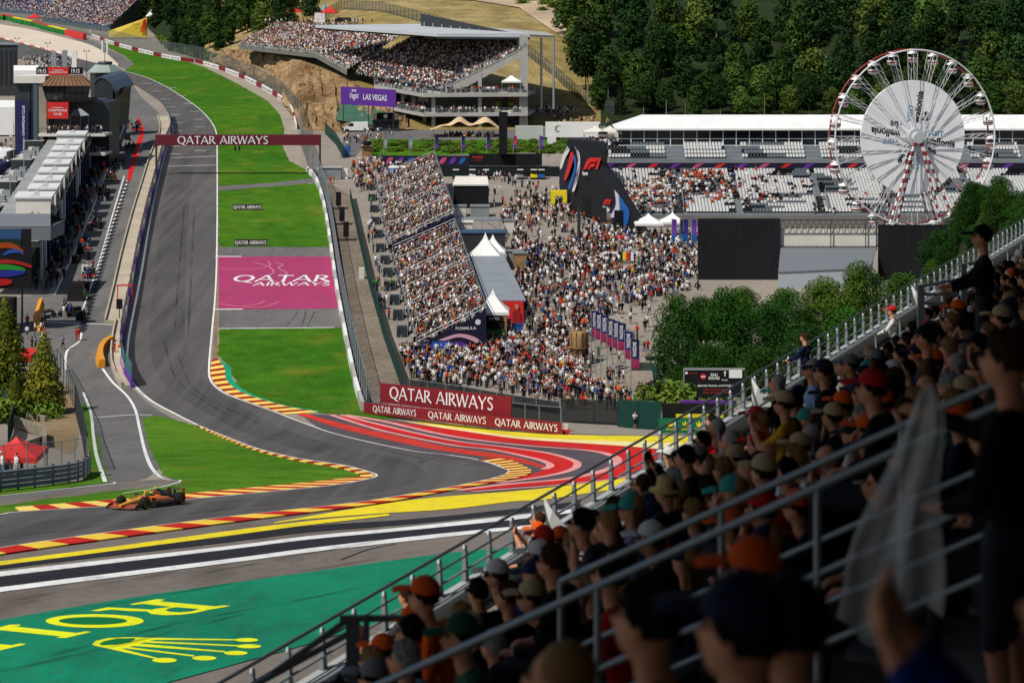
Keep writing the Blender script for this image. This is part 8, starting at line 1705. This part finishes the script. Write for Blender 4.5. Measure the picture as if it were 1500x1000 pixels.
# ================================================================== THE STAND WE LOOK FROM
ES, EP = Vector((.399, .917, 0)), Vector((.917, -.399, 0)); ORG = Vector((-13.7, 0, 0)); FACE = math.atan2(-.917, -.399)
TR, RISE, FIRST = .8, .392, 4.0
def zf(p): return H-8.9 if p < FIRST else H-9.0+.49*FIRST+RISE*math.floor((p-FIRST)/TR)
def SP(s, p, z=0.0, flat=True): q = ORG+ES*s+EP*p; return Vector((q.x, q.y, (zf(p) if flat else H-9.0+.49*p)+z))
m_stc = M('stand_concrete', C(126, 124, 120), .9, .2, noise=(.6, .15, 5, .1)); m_rail = M('zinc_rail', C(150, 160, 164), .45, .5, .4, noise=(3, .1)); m_post = M('zinc_post', C(132, 140, 146), .5, .4, .3, noise=(2, .12)); m_drail = M('dark_rail', C(74, 82, 86), .5, .4, .3)
def sbox(mb, s0, s1, p0, p1, z0, z1): 
    c = [ORG+ES*s+EP*p for s, p in ((s0, p0), (s1, p0), (s1, p1), (s0, p1))]; return mb.hexa([Vector((q.x, q.y, z0)) for q in c]+[Vector((q.x, q.y, z1)) for q in c])
root = bpy.data.objects.new('grandstand_terrace', None); col.objects.link(root); root.location = SP(20, 0); root['kind'] = 'structure'; root['label'] = 'stepped concrete terrace of the shaded grandstand in front'
sbox(MB(), -20, 110, -.05, FIRST-.01, H-9.3, H-8.9).build('front_walkway', m_stc, root)
for k in range(21): p0 = FIRST+k*TR; sbox(MB(), -20, 110, p0, p0+TR-.002, H-9.4, zf(p0+.1)).build('step', m_stc, root)
sbox(MB(), -20, 110, -.35, -.06, 10, H-8.92).build('front_wall', m_stc, root)
sbox(MB(), -20, 110, 20.5, 21, H-9, H+5.6).build('back_wall', m_stc, root)
rt = sbox(MB(), -45, 110, -1.4, 22, H+5.6, H+6.0).build('stand_roof', M('roof_underside', C(150, 152, 152), .8, .2), None); rt['kind'] = 'structure'  # roof and back wall out of view, sized to keep the stand shaded
for k in range(7):
    b = SP(-20+k*20, 20.3); MB().bar((b.x, b.y, H-9), (b.x, b.y, H+5.6), .4, .4).build('roof_column', m_drail, rt)
# benches: one long seat board per row
for k in range(0, 20, 1): p0 = FIRST+k*TR+.42; sbox(MB(), 18.6, 110, p0, p0+.3, zf(p0)+.38, zf(p0)+.43).build('bench_board', M('bench_grey', C(70, 74, 78), .7, .3), root)
# ---- front railing
rr = T('front_railing', 'long zinc railing with flat posts along the front of the stand', 'railing', SP(24, 0)); zt = H-7.9; zb_ = H-8.5
pm = MB(); pm.hexa([(-.035, -.05, 0), (.035, -.05, 0), (.035, .07, 0), (-.035, .07, 0), (-.03, -.035, .5), (.03, -.035, .5), (.03, .0, .55), (-.03, .0, .55)]); pme = pm.mesh('post', m_post)
s = 18.0; n = 0; rzp = math.atan2(ES.y, ES.x)
while s < 100:
    q = ORG+ES*s; inst('post', pme, rr, Vector((q.x, q.y, zb_))-wloc(rr), rzp-math.pi/2); s += .86
def srail(mb, s0, s1, p, z, r, n=8): a, b = ORG+ES*s0+EP*p, ORG+ES*s1+EP*p; return mb.tube(Vector((a.x, a.y, z)), Vector((b.x, b.y, z)), r, n=n)
srail(MB(), 14, 105, .0, zt, .024).build('top_rail', m_drail, rr); srail(MB(), 14, 105, .03, zt-.2, .016).build('middle_rail', m_rail, rr); srail(MB(), 14, 105, .03, zt-.4, .02).build('lower_rail', m_rail, rr)
sbox(MB(), 14, 105, -.05, .12, H-9.0, zb_+.02).build('parapet', M('parapet_grey', C(172, 176, 176), .7, .3, noise=(.5, .1)), rr)
ir = T('inner_handrail', 'thick zinc pipe handrail inside the front parapet', 'railing', SP(24, .7)); srail(MB(), 14, 105, .75, H-8.12, .034).build('pipe', m_rail, ir)
s = 18.5
while s < 100: q = ORG+ES*s+EP*.75; MB().tube((q.x, q.y, H-8.9), (q.x, q.y, H-8.12), .025, n=6).build('stanchion', m_rail, ir); s += 2.6
for i, (s_, lb) in enumerate(((35.5, 'white cloth pennant tied to the railing above the straw hat'), (46.8, 'white cloth pennant tied to the railing beside the information board'), (62, 'white cloth pennant tied to the railing near the upper trees'))):
    q = ORG+ES*s_+EP*.05; solo('pennant', MB().prism([Vector((q.x, q.y, zt)), Vector((q.x, q.y, zt-.62)), Vector((q.x, q.y, zt-.62))+ES*.2+EP*.42, Vector((q.x, q.y, zt-.2))+EP*.14], EP*.0+ES*.02), m_whitep, lb, 'cloth')
# ---- stair handrails running down the stand
def stair_rail(label, s, p0, p1, posts):
    r = T('stair_handrail', label, 'handrail', SP(s, p0)); f = lambda p, z: Vector(((ORG+ES*s+EP*p).x, (ORG+ES*s+EP*p).y, H-8.8+.535*p+z))
    MB().tube(f(p0, .98), f(p1, .98), .024, n=8).build('top_rail', m_rail, r); MB().tube(f(p0, .5), f(p1, .5), .02, n=8).build('middle_rail', m_rail, r); MB().tube(f(p0, .1), f(p1, .1), .02, n=8).build('kick_rail', m_rail, r)
    for p in posts: MB().tube(f(p, -.3), f(p, .98), .022, n=8).build('post', m_rail, r)
stair_rail('farther sloping stair handrail with its low end over the red shirt', 17.9, 7.5, 12.6, (7.5, 8.6, 9.75, 10.9, 12.0)); stair_rail('nearer sloping stair handrail crossing the dark foreground', 16.5, 5.4, 12.4, (5.4, 6.9, 8.3, 9.6, 10.9, 12.0))
# ---- stairs gate frames
def gate(label, pts, bars, Y, th=.05, mat=m_drail):
    r = T('gate_frame', label, 'barrier', P(pts[0][0], pts[0][2], Y))
    for u, v0, v1, w in pts: MB().bar(P(u, v1, Y), P(u, v0, Y), w*Y/F, .06).build('post', mat, r)
    for i, (a, b) in enumerate(bars): MB().bar(P(*a, Y+.01*(i+1)), P(*b, Y+.01*(i+1)), .05, .05).build('bar', mat, r)
gate('dark steel stair gate at the bottom edge left of the spectators', [(517, 908, 1040, 20), (537, 900, 1040, 8), (591, 902, 1040, 9)], [((498, 905), (594, 905)), ((540, 955), (590, 956)), ((400, 985), (515, 903)), ((350, 1015), (515, 925))], 18.5)
gate('steel stair gate below the man in black at the upper right', [(1349, 420, 500, 10), (1383, 415, 470, 3), (1412, 386, 470, 8), (1440, 385, 460, 3)], [((1344, 420), (1401, 410)), ((1354, 444), (1383, 444)), ((1418, 386), (1441, 385)), ((1418, 405), (1441, 405)), ((1418, 427), (1441, 427)), ((1354, 431), (1401, 431))], 36, mat=m_rail)
# ---- spectators. Nearest ones one by one, those far along the rows as one crowd
def proj(v): return (750+F*v.x/v.y, F*(H-v.z)/v.y)
dark = ['black', 'black', 'black', 'black', 'dark grey', 'navy', 'navy', 'black', 'dark grey', 'brown', 'grey', 'green', 'red', 'white', 'orange', 'blue', 'light blue']
rs = random.Random(21); cand = []
for k in range(0, 12):
    p = FIRST+k*TR+.5; s = 19.0+rs.uniform(0, .5)
    while s < 96:
        w = SP(s, p); h_ = w+Vector((0, 0, 1.3)); u, v = proj(h_)
        if -40 < u < 1560 and v < 1060 and rs.random() < .9: cand.append((w.y, s, p, k, u, v))
        s += .6+rs.uniform(-.06, .1)
cand.sort(); near, far = cand[:150], cand[150:]
where = lambda k: ('lowest row' if k == 0 else f'{("second","third","fourth","fifth","sixth","seventh","eighth","ninth","tenth","eleventh","twelfth","thirteenth","fourteenth")[min(k-1, 12)]} row up')
used = {}
for (Y, s, p, k, u, v) in near:
    w = SP(s, p); sh = rs.choice(dark); r_ = rs.random(); hc = rs.choice(list(HCOL))
    top = ('cap', rs.choice(['black', 'black', 'navy', 'orange', 'red', 'grey', 'white', 'beige', 'orange', 'orange'])) if r_ < .34 else ('long', hc) if r_ < .46 else ('longcap', rs.choice(['teal', 'black', 'navy'])) if r_ < .54 else ('short', hc) if r_ < .93 else ('none', '')
    if rs.random() < .05: var = STV[rs.choice((1, 3, 3))]
    else: var = SITV[rs.choice((0, 0, 0, 1, 1, 2, 2, 2, 3, 5))]
    tn = {'cap': f'{top[1]} cap', 'long': f'long {top[1]}', 'longcap': f'{top[1]} cap over long hair', 'short': f'short {top[1]}', 'none': 'bald head'}[top[0]]
    lb = f'spectator in {sh} top with {tn}, {where(k)}'; used.setdefault(lb, 0); used[lb] += 1
    person(w-Vector((0, 0, 0))+EP*.05, FACE+rs.uniform(-.35, .45), var, sh, top, lb, 'spectators on the shaded stand', rs.random() < .3, rs.uniform(.95, 1.08))
crowd('stand_spectators', [tuple(SP(s, p, .0)) for (Y, s, p, k, u, v) in far], 'spectators far along the rows of the shaded stand', standing=False, face=FACE, sw=[.45, .15, .05, .04, .07, .07, .05, .06, .04, .02, 0, 0, 0])
def stand_at(u, v, Y, hgt): q = P(u, v, Y); return Vector((q.x, q.y, q.z-hgt))
# singled-out figures
person(stand_at(1440, 352, 25.0, 1.69*1.02), FACE+.25, STV[0], 'black', ('cap', 'black'), 'man in black jacket and cap leaning on the gate at upper right', None, False, 1.04)
person(stand_at(1150, 592, 22.5, 1.69), FACE, STV[1], 'yellow', ('cap', 'beige'), 'man in yellow shirt and beige cap holding up a phone', None, True)
person(stand_at(985, 716, 19.2, 1.34), FACE-.1, SITV[0], 'navy', ('hat', ''), 'spectator wearing a straw hat beside the railing', None)
person(stand_at(935, 742, 17.5, 1.34), FACE, SITV[0], 'violet', ('longcap', 'teal'), 'woman in a teal cap with fair hair below the straw hat', None, True)
person(stand_at(890, 765, 17.0, 1.34), FACE+.1, SITV[1], 'dark grey', ('short', 'dark hair'), 'man with dark hair and sunglasses left of the teal cap', None, True)
person(stand_at(597, 876, 23.5, 1.5), FACE-.1, STV[0], 'dark grey', ('short', 'brown hair'), 'curly haired spectator at the railing above the stair gate', None, False, .9)
person(stand_at(665, 872, 14.5, 1.34), FACE+.1, SITV[1], 'orange', ('cap', 'orange'), 'spectator in orange cap and scarf near the bottom railing', None)
person(stand_at(690, 925, 12.5, 1.34), FACE+.6, SITV[0], 'green', ('cap', 'green'), 'spectator in dark green cap at the bottom of the picture', None)
person(stand_at(625, 925, 14.5, 1.34), FACE, SITV[2], 'black', ('short', 'dark hair'), 'man in black with short dark hair beside the green cap', None)
person(stand_at(605, 960, 14.0, 1.34), FACE+.2, SITV[0], 'light blue', ('short', 'grey hair'), 'grey haired person in light blue at the bottom edge', None)
person(stand_at(820, 818, 14.8, 1.34), FACE, SITV[0], 'black', ('short', 'brown hair'), 'man with short brown hair and sunglasses in front of the red shirt', None, True)
person(stand_at(905, 840, 13.6, 1.34), FACE, SITV[0], 'red', ('short', 'dark hair'), 'person in bright red shirt behind the stair handrail', None)
person(stand_at(1018, 668, 21.0, 1.34), FACE, SITV[4], 'black', ('short', 'dark hair'), 'man with close-cropped hair raising a phone over the railing', None)
person(stand_at(1125, 832, 8.3, 1.34), FACE+.15, SITV[0], 'black', ('cap', 'orange'), 'blurred spectator in bright orange cap at lower right', None)
person(stand_at(1290, 565, 15.0, 1.34), FACE, SITV[0], 'black', ('cap', 'red'), 'spectator in bright red cap behind the plastic bag', None)
# very near, blurred
person(stand_at(975, 890, 6.3, 1.36), FACE-.15, SITV[0], 'dark grey', ('short', 'dark hair'), 'large blurred dark head in grey shirt at the bottom', None)
person(stand_at(915, 985, 6.6, 1.36), FACE+.1, SITV[1], 'brown', ('long', 'fair hair'), 'blurred fair haired person at the bottom edge', None)
person(stand_at(1120, 905, 5.0, 1.36), FACE-.2, SITV[0], 'dark grey', ('cap', 'navy'), 'large blurred man in navy cap at the bottom edge', None)
person(stand_at(1215, 905, 5.6, 1.36), FACE, SITV[2], 'black', ('cap', 'black'), 'blurred black cap and jacket right of the orange cap', None)
man = person(stand_at(1478, 528, 8.8, 1.69), FACE-.2, STV[2], 'black', ('short', 'brown hair'), 'standing man in black holding up a plastic bag at the right edge', None)
person(stand_at(1655, 862, 4.3, 1.36), FACE+.1, SITV[4], 'blue', ('short', 'dark hair'), 'blurred arm and shoulder in blue at the lower right corner', None)
# plastic bag hanging from the raised hand: two thin crumpled sheets gathered at the top
m_bag = M('thin_plastic', (.86, .88, .9), .3, .6, alpha=.36); b = P(1356, 562, 8.35); rb = random.Random(4); mb = MB(); ph = [rb.uniform(0, 6.28) for _ in range(12)]
def bagpt(a, t, side):
    w_ = (.015+.215*t**.7)*(1+.06*math.sin(9*t+ph[0])); x = a*w_-.17*t**1.3+.02*math.sin(7*t+ph[1])
    y = side*(.07*t**.5*(1-a*a)**.5)+(.035*math.sin(a*5.3+ph[2]+t*2)+.012*math.sin(a*9.7+ph[3]-t*7)+.005*math.sin(a*19+t*13+ph[4]))*t**.7
    return b+Vector((x, y, -t*(.98+.07*math.sin(a*3.1+ph[5])+.012*math.sin(a*9+ph[6])*t)))
for side in (-1, 1):
    mb.loft([[bagpt(-1+2*i/40, j/26, side) for i in range(41)] for j in range(27)], 0, close=False, cap=False)
solo('plastic_bag', mb, m_bag, 'crumpled translucent plastic bag hanging from the standing man\'s hand', 'bag')
for i, (u, v, Y) in enumerate(((948, 672, 20.5), (1128, 606, 22.2))):
    q = P(u, v, Y); solo('phone', MB().box(q, (.15, .012, .075), FACE), m_blackp, ('black phone raised by the man with close-cropped hair', 'black phone held by the man in yellow')[i], 'phone')
# ---- visitors standing singly in the plaza and along the track
names = list(CCOL); wts = {'black': 6, 'dark grey': 3, 'navy': 3, 'white': 7, 'red': 2, 'orange': 2, 'grey': 2, 'light blue': 1, 'beige': 1, 'green': 1, 'blue': 1}
pool = [k for k, w in wts.items() for _ in range(w)]; rp = random.Random(5)
spots_ = fill([(600, 564), (700, 568), (860, 556), (930, 560), (955, 600), (900, 605), (820, 600), (740, 588), (640, 576)], 88)+fill([(770, 480), (860, 470), (930, 440), (1000, 430), (960, 500), (930, 560), (850, 560), (780, 540)], 46)
for i, q in enumerate(spots_):
    sh = rp.choice(pool); area = 'standing near the lower plaza fence' if i < 88 else 'walking by the feather flags'
    person(Vector(q), rp.uniform(0, 6.28), rp.choice(FARV), sh, rp.choice([('cap', rp.choice(['black', 'white', 'orange', 'red'])), ('short', 'dark hair'), ('short', 'brown hair'), ('long', 'brown hair')]), f'visitor in {sh} top {area}', f'visitors in {sh} {area}')
def marshal(u, v, lb, c='orange', rz=None, me=OVER): o = person(G(u, v), rp.uniform(0, 6) if rz is None else rz, (me, (0, -.02, 1.69)), c, ('short', 'dark hair'), lb)
for i, (u, v) in enumerate(((112, 500), (116, 499), (168, 520), (176, 522), (505, 350), (484, 270), (489, 268), (728, 515))): marshal(u, v, ('first of two marshals in orange overalls on the pit exit line', 'second of two marshals in orange overalls on the pit exit line', 'marshal in orange overalls at the orange crash barrier', 'marshal in orange overalls on the pit wall end', 'marshal in orange overalls behind the trackside screens', 'marshal in orange overalls beside the grey hut', 'marshal in orange by the yellow cabinet', 'person in orange overalls before the snack kiosk')[i], 'red' if i < 2 else 'orange')
for i, (u, v, c) in enumerate(((40, 496, 'white'), (51, 491, 'white'), (47, 514, 'dark grey'), (62, 476, 'white'), (52, 514, 'violet'), (71, 516, 'navy'), (62, 505, 'white'), (66, 498, 'red'), (60, 490, 'white'), (92, 512, 'violet'), (40, 480, 'red'), (62, 459, 'navy'), (94, 398, 'navy'))):
    person(G(u, v), rp.uniform(0, 6.28), FARV[i % 6], c, ('short', 'dark hair'), f'{("first","second","third","fourth","fifth","sixth","seventh","eighth","ninth","lone tenth","eleventh","twelfth","farthest")[i]} person in {c} standing on the pit apron', 'people on the pit apron')
for i, (u, v) in enumerate(((547, 426), (552, 425), (573, 424), (544, 302))): person(G(u, v), 1.0, FARV[1], 'bright green', ('short', 'dark hair'), ('left steward in green vest by the green fence', 'right steward in green vest by the green fence', 'steward in green vest on the access stair', 'steward in green vest beside the farther stand')[i])
person(G(930, 628), .4, FARV[2], 'white', ('short', 'dark hair'), 'photographer in white vest in front of the dark green fence'); person(G(856, 532)+UP*0, 0, FARV[3], 'orange', ('short', 'dark hair'), 'person in orange shirt in front of the wooden sculpture')
rw = random.Random(77)
for i, (s_, p_, sh, tp) in enumerate(((33.6, .75, 'dark grey', ('long', 'brown hair')), (27.6, .9, 'navy', ('short', 'brown hair')), (49.5, .45, 'navy', ('short', 'brown hair')), (33.0, 1.0, 'black', ('cap', 'orange')), (38.5, 1.1, 'grey', ('cap', 'white')), (41.5, .9, 'red', ('short', 'dark hair')), (56.0, .9, 'white', ('cap', 'red')), (45, 1.2, 'black', ('short', 'grey hair')))):
    person(SP(s_, p_)-UP*(.0 if i == 2 else .45), FACE+rw.uniform(-.4, .4), STV[1 if i == 0 else 0], sh, tp, ('woman photographing over the railing with long brown hair', 'brown haired person in navy on the front walkway', 'boy in navy leaning over the railing beside the trees', 'person with orange cap on the front walkway', 'person with white cap and grey top on the front walkway', 'person in red on the front walkway', 'person in white with red cap on the front walkway', 'grey haired person in black on the front walkway')[i], None, False, .86 if i == 2 else .95)
for i, u in enumerate((838, 844, 851)): person(G(848, 533)+Vector((-.6+.6*i, 0, 3.98)), 0, FARV[5], ('dark grey', 'black', 'orange')[i], ('short', 'dark hair'), f'{("left","middle","right")[i]} person on top of the wooden sculpture')
